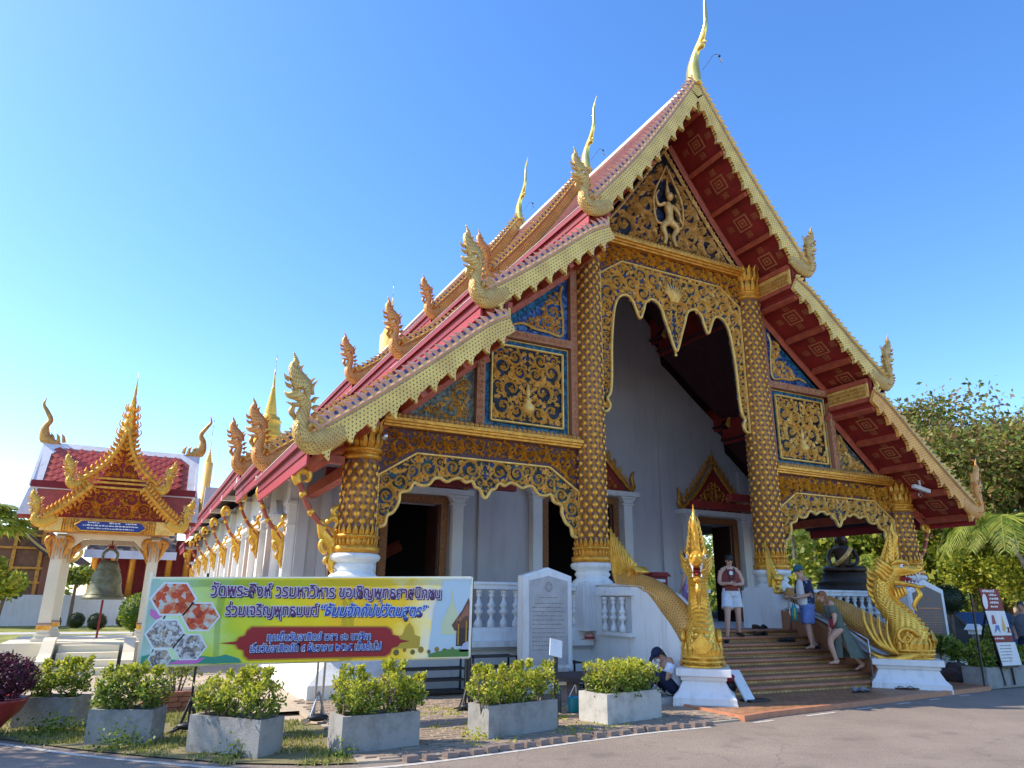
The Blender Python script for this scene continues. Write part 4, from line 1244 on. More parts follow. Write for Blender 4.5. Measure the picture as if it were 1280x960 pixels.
for si, (yb, ye, dz) in enumerate(SECT):
    for ti, T in enumerate(TIERS):
        for s in (-1, 1):
            TT = T+np.array([0, dz])
            inn = offset_curve(TT, 0.36)
            top = offset_curve(TT, 0.05)
            if ti == 0:
                inn[0] = (0, inn[0][1]-0.1); top[0] = (0, top[0][1])
            y0 = yb+.1; y1 = ye
            # stepped rows of tiles
            g = G()
            seg = np.r_[0, np.cumsum(np.hypot(*np.diff(top, axis=0).T))]
            nrow = int(seg[-1]/0.2)
            sv = np.linspace(0, seg[-1], nrow+1)
            Q = np.stack([np.interp(sv, seg, top[:, 0]), np.interp(sv, seg, top[:, 1])], 1)
            tgq = np.gradient(Q, axis=0); tgq /= np.linalg.norm(tgq, axis=1, keepdims=True)
            up = np.stack([-tgq[:, 1], tgq[:, 0]], 1); up *= np.where(up[:, 1:2] < 0, -1, 1)
            for i in range(nrow):
                a = Q[i]+up[i]*0.0; b = Q[i+1]+up[i+1]*0.009+tgq[i+1]*0.02; c = Q[i+1]
                g.add([(s*a[0], y0, a[1]), (s*a[0], y1, a[1]), (s*b[0], y1, b[1]), (s*b[0], y0, b[1])], [(0, 1, 2, 3)], 0, False, [(y0, sv[i]), (y1, sv[i]), (y1, sv[i+1]), (y0, sv[i+1])])
                g.add([(s*b[0], y0, b[1]), (s*b[0], y1, b[1]), (s*c[0], y1, c[1]), (s*c[0], y0, c[1])], [(0, 1, 2, 3)], 0)
            # underside board
            n = len(inn)
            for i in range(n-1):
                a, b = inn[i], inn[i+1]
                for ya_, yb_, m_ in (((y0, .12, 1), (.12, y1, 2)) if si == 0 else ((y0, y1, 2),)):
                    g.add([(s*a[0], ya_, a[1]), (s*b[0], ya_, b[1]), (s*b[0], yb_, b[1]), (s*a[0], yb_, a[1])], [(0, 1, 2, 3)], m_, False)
            # end caps (back)
            for yy in (y1, y0+.002):
                poly = [(s*p[0], yy, p[1]) for p in top]+[(s*p[0], yy, p[1]) for p in inn[::-1]]
                g.add(poly, [tuple(range(len(poly)))], 1)
            rf = g.build('roof', ['roof_tile', 'red_dark', 'ceiling_shaded'], hall)
            # eave: deep red gutter board, drip board whose pink paints in sunlight, pale flashing
            e = top[-1]; ei = inn[-1]
            g = G()
            g.box((s*(e[0]-.06), y0, e[1]-.30), (s*(e[0]+.02), y1, e[1]+.01), 0)
            g.box((s*(e[0]+.021), y0, e[1]-.13), (s*(e[0]+.09), y1, e[1]+.0), 0)
            g.box((s*(e[0]-.05), y0+.02, e[1]-.50), (s*(e[0]-.004), y1, e[1]-.301), 1)
            g.box((s*(e[0]+.0), y0, e[1]+.003), (s*(e[0]+.10), y1, e[1]+.012), 2)
            g.build('eave_board', ['red_fascia', 'sunlit_fascia', 'white'], rf)
            # riser wall between tiers
            if ti < 2:
                nx = TIERS[ti+1][0]
                g = G()
                g.box((s*(nx[0]-.05), y0, nx[1]+dz-.45), (s*(nx[0]+.03), y1, e[1]-.02), 0)
                g.build('riser_board', 'red_dark', rf)
    if si == 3: continue
    # white ridge cap
    g = G(); g.box((-.05, yb+.25, 15.20+dz), (.05, ye, 15.30+dz)); g.build('ridge_cap', 'white_plaster', hall)

# ---- rafters and gilt ornaments under the front overhang
for s in (-1, 1):
    for ti, T in enumerate(TIERS):
        inn = offset_curve(T, 0.37)
        seg = np.r_[0, np.cumsum(np.hypot(*np.diff(inn, axis=0).T))]
        L = seg[-1]
        nb = {0: 5, 1: 4, 2: 5}[ti]
        for i in range(nb):
            c = 0.25 + (L-0.3)*i/(nb-1) if ti else 0.9+(L-0.95)*i/(nb-1)
            x = np.interp(c, seg, inn[:, 0]); z = np.interp(c, seg, inn[:, 1])
            x2 = np.interp(c+.05, seg, inn[:, 0]); z2 = np.interp(c+.05, seg, inn[:, 1])
            t = Vector((x2-x, 0, z2-z)).normalized() if c+.05 < L else Vector((0.75, 0, -0.66))
            nd = Vector((t.z, 0, -t.x)); nd = nd if nd.z < 0 else -nd
            p = Vector((x, 0, z))+nd*0.07
            g = G()
            g.bar((s*p.x, -1.38, p.z), (s*p.x, -0.10, p.z), 0.13, 0.15, 0, (s*nd.x, 0, nd.z))
            g.build('rafter', 'red_beam', hall)
            if i < nb-1:
                step = (L-0.3)/(nb-1) if ti else (L-.95)/(nb-1)
                cm = c+step/2
                x = np.interp(cm, seg, inn[:, 0]); z = np.interp(cm, seg, inn[:, 1])
                x2 = np.interp(cm+.1, seg, inn[:, 0]); z2 = np.interp(cm+.1, seg, inn[:, 1])
                t = Vector((s*(x2-x), 0, z2-z)).normalized()
                nd = Vector((-t.z, 0, t.x)); nd = nd if nd.z < 0 else -nd
                o_ = Vector((s*x, -0.75, z))
                def plate(cx_, cy_, w, h, hh=0.02):
                    g = G()
                    c0 = o_+t*cx_+Vector((0, cy_, 0))
                    for a_, w2, off, mi_ in ((1, 1, hh*.5, 0), (.80, .80, hh*.62, 1), (.50, .50, hh, 0), (.34, .34, hh*1.12, 1), (.16, .16, hh*1.5, 0)):
                        V = []
                        for sa, sb in ((-1, -1), (1, -1), (1, 1), (-1, 1)):
                            V.append(tuple(c0+t*(sa*w/2*a_)+Vector((0, sb*h/2*w2, 0))))
                        for sa, sb in ((-1, -1), (1, -1), (1, 1), (-1, 1)):
                            V.append(tuple(c0+t*(sa*w/2*a_)+Vector((0, sb*h/2*w2, 0))+nd*off))
                        g.add(V, [(4, 5, 6, 7), (0, 1, 5, 4), (1, 2, 6, 5), (2, 3, 7, 6), (3, 0, 4, 7)], mi_)
                    g.build('soffit_ornament', ['ornament', 'red_dark'], hall)
                w = min(0.42, step*0.42)
                plate(0, 0, w, 0.46)
                for sx_, sy_ in ((-1, 0), (1, 0), (0, -1), (0, 1)):
                    plate(sx_*step*0.32*0.9, sy_*0.45, w*.4, .17)
    # board along the facade at the top of the wall, with small teeth
    for ti, T in enumerate(TIERS):
        off = offset_curve(T, 0.50)
        g = G()
        P = np.stack([s*off[:, 0], np.full(len(off), -0.03), off[:, 1]], 1)
        if ti == 0: P = P[4:]
        g.sweep(P, .24, .12, (0, 1, 0), 4)
        g.build('wall_plate', 'red_beam', hall)
    # carved riser boards between tiers under the overhang
    for (x, z0, z1) in ((2.94, 9.86, 10.30), (5.50, 7.06, 7.46)):
        g = G(); g.box((s*(x-.03), -1.36, z0), (s*(x+.03), -.06, z1)); rb = g.build('riser_panel', 'gold_pale', hall)
        g = G()
        for k in range(12):
            for j in range(3):
                yy = -1.3+k*.102; zz = z0+.06+j*.1
                for q in (-1, 1):
                    g.box((s*x+q*.031, yy, zz), (s*x+q*.05, yy+.08, zz+.07))
        g.build('carving', 'gold_dark', rb)
        for za in (z0-.13, z1+.002):
            g = G(); g.box((s*(x-.07), -1.36, za), (s*(x+.07), -.06, za+.128)); g.build('riser_beam', 'red_beam', hall)
# ---- hall walls
YW = 4.75
def zin(x, dz=0.0): return zroof(x, .42)+dz
def wall_poly(xa, xb, za, n=10):
    xs = np.linspace(xa, xb, n)
    return [(xa, za), (xb, za)] + [(float(x), zin(x)) for x in reversed(xs)]
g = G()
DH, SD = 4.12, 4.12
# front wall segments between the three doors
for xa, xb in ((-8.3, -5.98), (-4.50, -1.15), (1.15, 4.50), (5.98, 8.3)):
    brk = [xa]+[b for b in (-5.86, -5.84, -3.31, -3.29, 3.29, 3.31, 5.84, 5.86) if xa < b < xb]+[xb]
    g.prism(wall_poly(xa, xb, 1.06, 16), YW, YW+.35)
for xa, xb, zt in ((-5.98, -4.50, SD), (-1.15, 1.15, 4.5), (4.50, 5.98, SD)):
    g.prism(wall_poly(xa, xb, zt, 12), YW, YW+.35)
g.build('front_wall', 'shaded_porch_wall', hall)
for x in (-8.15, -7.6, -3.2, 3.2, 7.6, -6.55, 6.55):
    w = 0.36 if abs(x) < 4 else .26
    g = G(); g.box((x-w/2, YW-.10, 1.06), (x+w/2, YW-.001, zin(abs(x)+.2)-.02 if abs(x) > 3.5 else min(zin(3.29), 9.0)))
    g.build('pilaster', 'shaded_porch_wall', hall)
# doors
def door(cx, w, h, closed=False):
    z0 = 1.06
    g = G()
    f = .20
    g.box((cx-w/2-f, YW-.10, z0), (cx-w/2, YW+.02, h+f)); g.box((cx+w/2, YW-.10, z0), (cx+w/2+f, YW+.02, h+f)); g.box((cx-w/2, YW-.10, h), (cx+w/2, YW+.02, h+f))
    d = g.build('door_frame', 'wood_frame', hall)
    g = G()
    g.box((cx-w/2-.02, YW+.04, z0), (cx-w/2+.06, YW+.85, h)); g.box((cx+w/2-.06, YW+.04, z0), (cx+w/2+.02, YW+.85, h))
    g.build('door_leaf', 'wood_door', d)
    # white columns and cornice
    g = G()
    for s in (-1, 1):
        x = cx+s*(w/2+f+.24)
        g.box((x-.15, YW-.26, z0), (x+.15, YW-.002, h-.02))
        for k, (a, zz) in enumerate(((.20, h-.02), (.17, h+.05), (.22, h+.11), (.27, h+.18))):
            g.box((x-a, YW-.24-a*.3, zz+.001), (x+a, YW-.003, zz+.062))
        g.box((x-.2, YW-.3, z0+.001), (x+.2, YW-.003, z0+.2))
    g.box((cx-w/2-.85, YW-.36, h+.26), (cx+w/2+.85, YW-.004, h+.40))
    g.box((cx-w/2-.78, YW-.30, h+.241), (cx+w/2+.78, YW-.004, h+.259))
    c = g.build('door_surround', 'white_plaster', hall)
    # gilt pediment over it
    b = h+.42; hw = w/2+.55; ht = 1.55 if w < 2 else 2.2
    g = G(); g.prism([(cx-hw, b), (cx+hw, b), (cx, b+ht*.93)], YW-.10, YW-.01); p = g.build('door_pediment', 'red_dark', hall)
    g = G()
    fill(g, [(cx, b+.05), (cx+hw-.25, b+.05), (cx, b+ht*.75)], YW-.10, seed=51, radii=(.16, .12, .09, .07, .05), mirror=cx, tries=500)
    g.build('carving', 'gold_deep', p)
    g = G()
    for s in (-1, 1):
        for q, (o1, y_) in enumerate(((0, -.16), (.22, -.08))):
            P = cr([(cx+s*(hw+.12-o1*.4), YW+y_, b+.02+o1), (cx+s*(hw*.55), YW+y_, b+ht*.42+o1), (cx, YW+y_, b+ht+o1*1.3)], 6)
            g.sweep(P, .12, .10, (0, 1, 0), 6)
        for k in range(9):
            t = (k+.5)/9
            x = cx+s*(hw+.05)*(1-t); z = b+ht*t**1.0+.25
            g.sweep([(x, YW-.08, z-.05), (x+s*.03, YW-.08, z+.10), (x, YW-.08, z+.20)], [.1, .08, .01], .04, (0, 1, 0))
        g.sweep(cr([(cx+s*(hw+.05), YW-.12, b+.02), (cx+s*(hw+.22), YW-.12, b+.2), (cx+s*(hw+.18), YW-.12, b+.45), (cx+s*(hw+.26), YW-.12, b+.68)], 5), [.2]*6+[.15]*5+[.1]*3+[.06, .01], .1, (0, 1, 0), 6)
    g.sweep([(cx, YW-.12, b+ht), (cx, YW-.12, b+ht+.25), (cx, YW-.12, b+ht+.6)], [.12, .07, .005], [.1, .06, .005], (0, 1, 0), 6)
    g.build('pediment_trim', 'gold_deep', p)
door(-5.24, 1.48, SD); door(5.24, 1.48, SD); door(0, 2.3, 4.5)
# near-black sheet behind the doors stands in for the hall's unlit depth
g = G()
g.prism([(-8.1, 1.06), (8.1, 1.06), (8.1, 4.7), (5.9, 4.7), (5.7, 7.0), (3.4, 7.0), (3.0, 10), (-3.0, 10), (-3.4, 7.0), (-5.7, 7.0), (-5.9, 4.7), (-8.1, 4.7)], 11.0, 11.1); g.build('interior_shade_sheet', 'dark_interior', hall)
g = G(); g.sweep(cr([(-7.2, 8.9, 2.4), (-5.6, 8.9, 2.62), (-4.2, 8.9, 3.3)], 5), .35, .1, (0, 1, 0), 4)
g.build('interior_swag', 'red_beam', hall)
# side walls with pilasters, hooded windows
BAY = 4.57
g = G()
g.box((-8.3, YW+.351, 1.06), (-8.0, 41, 5.2))
g.box((8.0, YW+.351, 1.06), (8.3, 7.2, 5.2)); g.box((8.0, 8.9, 1.06), (8.3, 41, 5.2)); g.box((8.0, 7.2, 4.2), (8.3, 8.9, 5.2)); g.box((8.0, 7.2, 1.06), (8.3, 8.9, 1.3))
g.box((-8.3, 40.7, 1.06), (8.3, 41, 9))
g.build('side_wall', 'white_plaster', hall)
pg = G(); pg.box((-.20, -.22, 0), (0, .22, 3.3)); pg.box((-.27, -.29, 0), (-.001, .29, .35)); pg.box((-.25, -.28, 2.6), (-.001, .28, 2.68)); pg.box((-.23, -.26, 2.1), (-.001, .26, 2.15)); pilm = pg.mesh('pilaster', 'white_plaster')
wg = G()
wg.box((-.22, -.66, .55), (-.001, -.50, 2.50)); wg.box((-.22, .50, .55), (-.001, .66, 2.50))
wg.box((-.20, -.78, .45), (-.001, .78, .55))
wg.box((-.26, -.74, 2.50), (-.001, .74, 2.62)); wg.box((-.40, -.86, 2.62), (-.001, .86, 2.72))
wg.prism([(-.8, 2.701), (.8, 2.701), (.45, 2.85), (.2, 3.05), (0, 3.2), (-.2, 3.05), (-.45, 2.85)], -.16, -.001, axis='x')
winm = wg.mesh('window_surround', 'white')
sg = G(); sg.box((-.04, -.499, .56), (-.002, -.01, 2.499)); sg.box((-.04, .01, .56), (-.002, .499, 2.499))
for yy in (-.255, .255):
    for zz in (.7, 1.35, 2.0): sg.box((-.06, yy-.16, zz), (-.041, yy+.16, zz+.42))
shut = sg.mesh('shutter', 'window_wood')
# carved iron-red ornaments in the panes
# eave bracket: red bow with gilded naga head and tail
def bracket_mesh():
    g = G()
    P = cr([(-.95, 0, 1.42), (-.80, 0, 1.12), (-.62, 0, .86), (-.36, 0, .62), (-.12, 0, .40)], 5)
    g.sweep(P, .12, .14, (0, 1, 0), 8, 0)
    for t in (4, 10, 16):
        p = P[t]; g.ball(p, .085, .085, .085, 8, 6, 1)
    def sw(pts, W, T):
        Q = cr([(p[0], 0, p[1]) for p in pts], 4); t = np.linspace(0, 1, len(Q))
        g.sweep(Q, np.interp(t, np.linspace(0, 1, len(W)), W), T, (0, 1, 0), 8, 1)
    sw([(-.95, 1.36), (-1.02, 1.52), (-.92, 1.64), (-.76, 1.60), (-.74, 1.46), (-.84, 1.42)], [.18, .22, .22, .17, .12, .04], .16)
    sw([(-.42, .72), (-.30, .50), (-.13, .36), (-.05, .12), (-.10, -.08), (-.02, -.3)], [.14, .30, .38, .28, .18, .02], .13)
    sw([(-.30, .66), (-.12, .78), (-.02, .70), (-.08, .58)], [.08, .14, .12, .03], .12)
    sw([(-.30, .40), (-.36, .26), (-.26, .14), (-.16, .22)], [.06, .12, .10, .02], .12)
    sw([(-.16, .10), (-.24, -.02), (-.14, -.1)], [.05, .10, .02], .1)
    sw([(-.02, 1.0), (-.14, .9), (-.05, .8)], [.1, .14, .02], .1)
    return g.mesh('eave_bracket', ['red_beam', 'gold_bright'])
brm = bracket_mesh()
dzs = lambda y: 0.0 if y < 4.3 else (0.52 if y < 9.2 else (1.15 if y < 36.3 else .5))
for k in range(9):
    y = YW+.25+k*BAY*0.995
    if y > 41: break
    dz = dzs(y+.3)
    piece('pilaster', pilm, hall, (-8.3, y, 1.06)).scale = (1, 1, 1+.16*dz)
    piece('eave_bracket', brm, hall, (-8.49, y, 2.28+dz*.66), (0, 0, 0), (.72, .8, 1))
    g = G(); g.box((-9.33, y-.09, 4.10+dz*.75), (-8.301, y+.09, 4.28+dz*.75)); g.build('tie_beam', 'white_plaster', hall)
    if y+BAY < 41.5:
        w = piece('window_surround', winm, hall, (-8.3, y+BAY/2, 1.06+.0))
        link('shutter', shut, w, world=False)
        g = G(); yy = y+BAY/2
        fill(g, [(yy-.45, 1.7), (yy+.45, 1.7), (yy+.45, 3.5), (yy-.45, 3.5)], 0, seed=60+k, radii=(.2, .15, .1, .07), tries=150, frame=lambda X, Z, D: np.stack([-8.345-D, X, Z], 1))
        w2 = g.build('window_grille', 'gold_dark', hall)
# half-bay pilasters
for k in range(8):
    y = YW+.25+(k+.0)*BAY+BAY*.995
for (x, s) in ((-8.36, 1),):
    # bracket on the outer left column
    piece('eave_bracket', brm, hall, (x-.0, 0, 2.32), (0, 0, 0), (.85, .8, 1))
piece('eave_bracket', brm, hall, (8.36, 0, 2.32), (0, 0, PI), (.85, .8, 1))
for a_, b_ in (((-9.3, -.1, 4.12), (-8.36, .1, 4.26)), ((8.36, -.1, 4.12), (9.3, .1, 4.26)), ((-8.12, .45, 4.05), (-7.9, 4.74, 4.3)), ((7.9, .45, 4.05), (8.12, 4.74, 4.3))):
    g = G(); g.box(a_, b_); g.build('tie_beam', 'red_beam', hall)
# porch ceiling beams
for y in (1.6, 3.2):
    for q in (-1, 1):
        g = G(); g.box((q*3, y-.1, 4.4), (q*8, y+.1, 4.6)); g.build('ceiling_beam', 'red_dark', hall)
# corner block between column and side roof (gilt) and small carved end under the lowest board
for s in (-1, 1):
    g = G()
    fill(g, sgn([(8.38, 4.25), (9.0, 4.25), (8.38, 4.62)], s), -.05, seed=71, radii=(.1, .07, .05, .04), tries=300)
    g.box((s*8.34, -.04, 4.2), (s*9.05, .04, 4.5), 1)
    g.build('corner_carving', ['gold', 'shaded_mosaic'], hall)

# ================================================================== STAIRCASE
stairs = thing('staircase', 'brown tiled entrance staircase with curved side walls between the two gold serpents', 'stairs', (0, -2, 0))
NS, RISE, RUN, Y0 = 8, 0.1275, 0.31, -3.1
for i in range(NS):
    z1 = .06+RISE*(i+1); y = Y0+RUN*i
    xw = 2.32
    g = G()
    yb = Y0+RUN*NS if i < NS-1 else -.285
    g.box((-xw, y+.02, z1-RISE if i else .0), (xw, Y0+RUN*NS-.2 if i < NS-1 else -.285, z1-.03))
    st = g.build('step', 'riser_tile', stairs)
    g = G()
    g.box((-xw, y, z1-.03), (xw, y+RUN+.015 if i < NS-1 else -.285, z1+.0), 1)
    P = [(-xw, y+.005, z1-.035), (xw, y+.005, z1-.035)]
    g.sweep(P, .07, .07, (0, 0, 1), 10, 0)
    g.build('tread', ['terracotta', 'step_tile'], st)
# stringer walls: outside white, inside brown
prof = [(-.285, 0.0), (-3.28, 0.0), (-3.26, .60), (-3.2, 1.15), (-3.05, 1.36), (-2.85, 1.50), (-2.62, 1.66), (-2.42, 1.78), (-2.15, 1.84), (-1.96, 1.92), (-.285, 1.95)]
profL = prof
for s in (-1, 1):
    if s > 0: prof = [(-.285, 0.0), (-3.28, 0.0), (-3.27, .48), (-2.95, .55), (-2.6, .66), (-2.27, .84), (-1.9, 1.08), (-1.5, 1.28), (-1.0, 1.42), (-.6, 1.50), (-.285, 1.53)]
    g = G(); g.prism(prof, s*2.62, s*2.96, axis='x'); w = g.build('side_wall', 'white', stairs)
    g = G(); g.prism([(y, z-.02) for y, z in prof], s*2.33, s*2.619, axis='x'); g.build('inner_wall', 'stringer_brown', stairs)
    g = G()
    P = [(s*2.64, y, z+.02) for y, z in prof[2:]]
    g.sweep(cr(P, 3), .66 if s < 0 else .34, .08, (0, 0, 1), 6)
    g.build('coping', 'white' if s < 0 else 'grey_ledge', w)
# the opening with balusters in the left outer face: recessed panel
g = G(); g.box((-2.985, -1.75, 1.08), (-2.961, -.75, 1.75)); g.build('opening', 'grey_ledge', stairs)
for yy in (-1.55, -1.25, -.95):
    piece('baluster', bal_mesh, stairs, (-3.03, yy, 1.07), (0, 0, 0), (.9, .9, .92))
g = G(); g.box((-3.06, -1.85, 1.0), (-2.962, -.65, 1.07)); g.build('sill', 'white', stairs)
g = G(); g.box((-3.08, -1.85, 1.76), (-2.962, -.65, 1.86)); g.build('head_moulding', 'white', stairs)
# handrail
g = G()
g.tube([(2.1, -3.0, .18), (2.1, -3.0, .95), (2.1, -2.7, 1.08), (2.1, -.9, 1.85)], .022)
g.tube([(2.1, -1.0, 1.05), (2.1, -1.0, 1.80)], .022)
g.build('handrail', 'steel', stairs)
g = G(); g.box((-.75, -.92, 1.085), (-.68, -.86, 1.85)); g.box((-.35, -.92, 1.085), (-.28, -.86, 1.85)); g.box((-.8, -.94, 1.85), (-.2, -.84, 1.92)); g.box((-.79, -.90, 1.10), (-.24, -.88, 1.84))
tag(g.build('low_gate', 'white'), 'small white gate panel at the top of the staircase', 'gate')

# ================================================================== THE TWO BIG NAGAS
def big_naga(s):
    """s=-1 left of the stairs, s=1 right; head turned 41 degrees outwards"""
    cx, cy = s*2.74, -3.44
    side = 'left' if s < 0 else 'right'
    lab = ('gold crested serpent statue at the foot of the stairs, facing the camera head-on' if s < 0 else
           'gold crested serpent statue at the foot of the stairs, seen in profile with open jaws')
    t = thing('serpent_statue', lab, 'statue', (cx, cy, 0), 0, 'golden serpent statues flanking the staircase')
    # pedestal
    g = G()
    pf = Vector((s*.656, -.755, 0)); ps = Vector((-pf.y, pf.x, 0))
    def frus(a0, z0, a1, z1):
        def q4(a, z): return [tuple(Vector((cx, cy, z))+pf*(u*(a+.20)-.10)+ps*(w*a)) for u, w in ((-1, -1), (1, -1), (1, 1), (-1, 1))]
        V = q4(a0, z0)+q4(a1, z1)
        g.add(V, [(0, 1, 5, 4), (1, 2, 6, 5), (2, 3, 7, 6), (3, 0, 4, 7), (4, 5, 6, 7)])
    frus(.51, .0, .51, .09); frus(.50, .09, .50, .16); frus(.50, .16, .42, .24); frus(.42, .24, .36, .36); frus(.36, .36, .34, .40); frus(.34, .40, .37, .43); frus(.37, .43, .37, .47); frus(.37, .47, .42, .49); frus(.44, .49, .44, .60)
    g.build('pedestal', 'white', t)
    f = Vector((s*.656, -.755, 0)); sd = Vector((-f.y, f.x, 0))
    O = Vector((cx, cy, .60))
    def W3(u, v, w=0): return tuple(O+f*u+sd*w+Vector((0, 0, v)))
    def sw(g, pts, W, T, k=12, mi=0, n=6):
        P = cr([W3(*p) for p in pts], n)
        tt = np.linspace(0, 1, len(P))
        g.sweep(P, np.interp(tt, np.linspace(0, 1, len(W)), W), np.interp(tt, np.linspace(0, 1, len(T)), T), tuple(sd), k, mi)
    g = G()
    # body / chest / neck
    sw(g, [(.04, .02), (.05, .22), (.02, .50), (-.10, .78), (-.26, 1.0), (-.36, 1.22), (-.34, 1.44), (-.22, 1.62), (-.10, 1.72)], [.66, .78, .72, .54, .42, .36, .36, .42, .40], [.60, .62, .52, .44, .38, .35, .36, .40, .38], 18)
    b = g.build('body', 'naga_gold', t)
    # belly plates down the front
    g = G()
    Pc = cr([(.04, .02), (.05, .22), (.02, .50), (-.10, .78), (-.26, 1.0), (-.36, 1.22), (-.34, 1.44)], 4)
    Wc = np.interp(np.linspace(0, 1, len(Pc)), np.linspace(0, 1, 7), [.66, .78, .72, .54, .42, .36, .36])
    for i in range(2, len(Pc)):
        u, v = Pc[i]; tgx = Pc[min(i+1, len(Pc)-1)]-Pc[i-1]; tgx /= np.linalg.norm(tgx); nx, nz = tgx[1], -tgx[0]
        uu, vv = u+nx*Wc[i]/2, v+nz*Wc[i]/2
        g.sweep([W3(uu-.05*nx, vv-.05*nz, -.13), W3(uu+.01*nx, vv+.01*nz, -.06), W3(uu+.025*nx, vv+.025*nz, 0), W3(uu+.01*nx, vv+.01*nz, .06), W3(uu-.05*nx, vv-.05*nz, .13)], .075, .05, tuple(f*nx+Vector((0, 0, nz))), 4)
    # lozenge on the chest
    u0 = .05+.40
    for a_, d_ in ((.20, .02), (.15, .04), (.09, .06), (.04, .085)):
        V = [W3(u0-.02, .36-a_, 0), W3(u0-.02, .36, a_), W3(u0-.02, .36+a_, 0), W3(u0-.02, .36, -a_), W3(u0+d_, .36-a_*.9, 0), W3(u0+d_, .36, a_*.9), W3(u0+d_, .36+a_*.9, 0), W3(u0+d_, .36, -a_*.9)]
        g.add(V, [(4, 5, 6, 7), (0, 1, 5, 4), (1, 2, 6, 5), (2, 3, 7, 6), (3, 0, 4, 7)])
    # collar bands at the foot
    for z_, r_ in ((.02, .40), (.10, .43), (.17, .43)):
        Q = [W3(.04+r_*math.cos(a)*.96, z_, r_*.80*math.sin(a)) for a in np.linspace(0, 2*PI, 25)]
        g.sweep(Q, .05, .05, (0, 0, 1), 6)
    for k in range(20):
        a = 2*PI*k/20
        g.sweep([W3(.04+.41*math.cos(a), .19, .33*math.sin(a)), W3(.05+.42*math.cos(a), .30, .34*math.sin(a)), W3(.05+.385*math.cos(a), .40, .31*math.sin(a))], [.11, .09, .01], .03, tuple(f*math.cos(a)+sd*math.sin(a)))
    g.build('belly_plates', 'gold_bright', t)
    # shoulder curls and fins
    g = G()
    for q in (-1, 1):
        sp = [(-.05+.20*(1-k/22)*math.cos(k*.42)*1.1, .42+.20*(1-k/22)*math.sin(k*.42), q*.30) for k in range(20)]
        P = [W3(*p) for p in sp]
        g.sweep(P, np.linspace(.10, .05, 20), .09, tuple(sd), 6)
        for k in range(4):
            sw(g, [(-.16-.05*k, .06+.02*k, q*.24), (-.30-.10*k, .16+.05*k, q*.27), (-.38-.13*k, .46+.07*k, q*.22), (-.34-.14*k, .80+.06*k, q*.18)], [.07, .08, .06, .01], [.05, .06, .05, .01], 6, 0, 4)
        sw(g, [(.1, .1, q*.33), (-.15, .02, q*.37), (-.4, -.05, q*.33), (-.75, .10, q*.25)], [.10, .16, .18, .02], [.06]*4, 6, 0, 4)
    g.build('fin', 'gold_bright', t)
    # head
    g = G()
    sw(g, [(-.30, 1.60), (-.14, 1.74), (.06, 1.78), (.22, 1.74), (.36, 1.76), (.44, 1.83)], [.34, .44, .34, .22, .17, .05], [.32, .38, .33, .26, .2, .06], 14)
    for q in (-1, 1):   # brow, cheek, nostril
        sw(g, [(-.16, 1.84, q*.14), (.0, 1.93, q*.17), (.14, 1.90, q*.15), (.2, 1.84, q*.12)], [.05, .10, .07, .02], [.06, .08, .06, .02], 6, 0, 4)
        g.ball(W3(.07, 1.83, q*.155), .045, .045, .045, 10, 8, 1)
        g.ball(W3(.095, 1.835, q*.185), .02, .02, .02, 8, 6, 3)
        g.ball(W3(.38, 1.81, q*.07), .045, .045, .05, 8, 6)
        for k in range(4):
            sw(g, [(-.12-.05*k, 1.74-.07*k, q*.17), (-.26-.05*k, 1.86-.05*k, q*.26), (-.40-.03*k, 2.02-.09*k, q*.24)], [.10, .11, .01], [.06, .06, .01], 6, 0, 4)
        for k in range(5):
            u = .12+.065*k
            sw(g, [(u, 1.655+.012*k, q*.09), (u+.005, 1.60+.012*k, q*.088)], [.04, .004], [.03, .004], 4, 1, 2)
            sw(g, [(u-.02, 1.50-.006*k, q*.075), (u-.015, 1.55-.006*k, q*.073)], [.035, .004], [.03, .004], 4, 1, 2)
        sw(g, [(.34, 1.66, q*.07), (.36, 1.55, q*.068)], [.045, .004], [.035, .004], 4, 1, 2)
        # lip
        sw(g, [(.0, 1.64, q*.125), (.15, 1.665, q*.12), (.30, 1.70, q*.10), (.42, 1.78, q*.04)], [.04, .04, .04, .02], [.04]*4, 6, 0, 4)
    # lower jaw
    sw(g, [(-.16, 1.52), (.02, 1.49), (.20, 1.45), (.36, 1.41), (.46, 1.44)], [.16, .12, .09, .07, .02], [.28, .24, .19, .13, .03], 10)
    # mouth lining and tongue
    sw(g, [(-.10, 1.60), (.10, 1.58), (.24, 1.57)], [.14, .10, .02], [.20, .16, .05], 8, 2, 4)
    sw(g, [(.05, 1.53), (.25, 1.53), (.36, 1.50)], [.03, .03, .01], [.09, .08, .01], 6, 2, 4)
    # beard
    sw(g, [(.28, 1.40), (.34, 1.26), (.26, 1.14), (.20, 1.02), (.24, .92)], [.06, .11, .10, .08, .01], [.06, .10, .08, .06, .01], 8)
    for k in range(4):
        sw(g, [(.05-.06*k, 1.42-.01*k), (.08-.06*k, 1.28-.03*k), (.0-.06*k, 1.20-.04*k)], [.06, .07, .005], [.10, .12, .01], 6, 0, 3)
    g.build('head', ['gold_bright', 'white', 'red_fascia', 'black'], t)
    # crest: main flame and rows of smaller ones
    g = G()
    sw(g, [(-.16, 1.84), (-.12, 2.08), (-.02, 2.30), (.03, 2.46), (-.02, 2.60), (.02, 2.76)], [.26, .21, .15, .11, .07, .005], [.24, .18, .13, .09, .06, .005], 10)
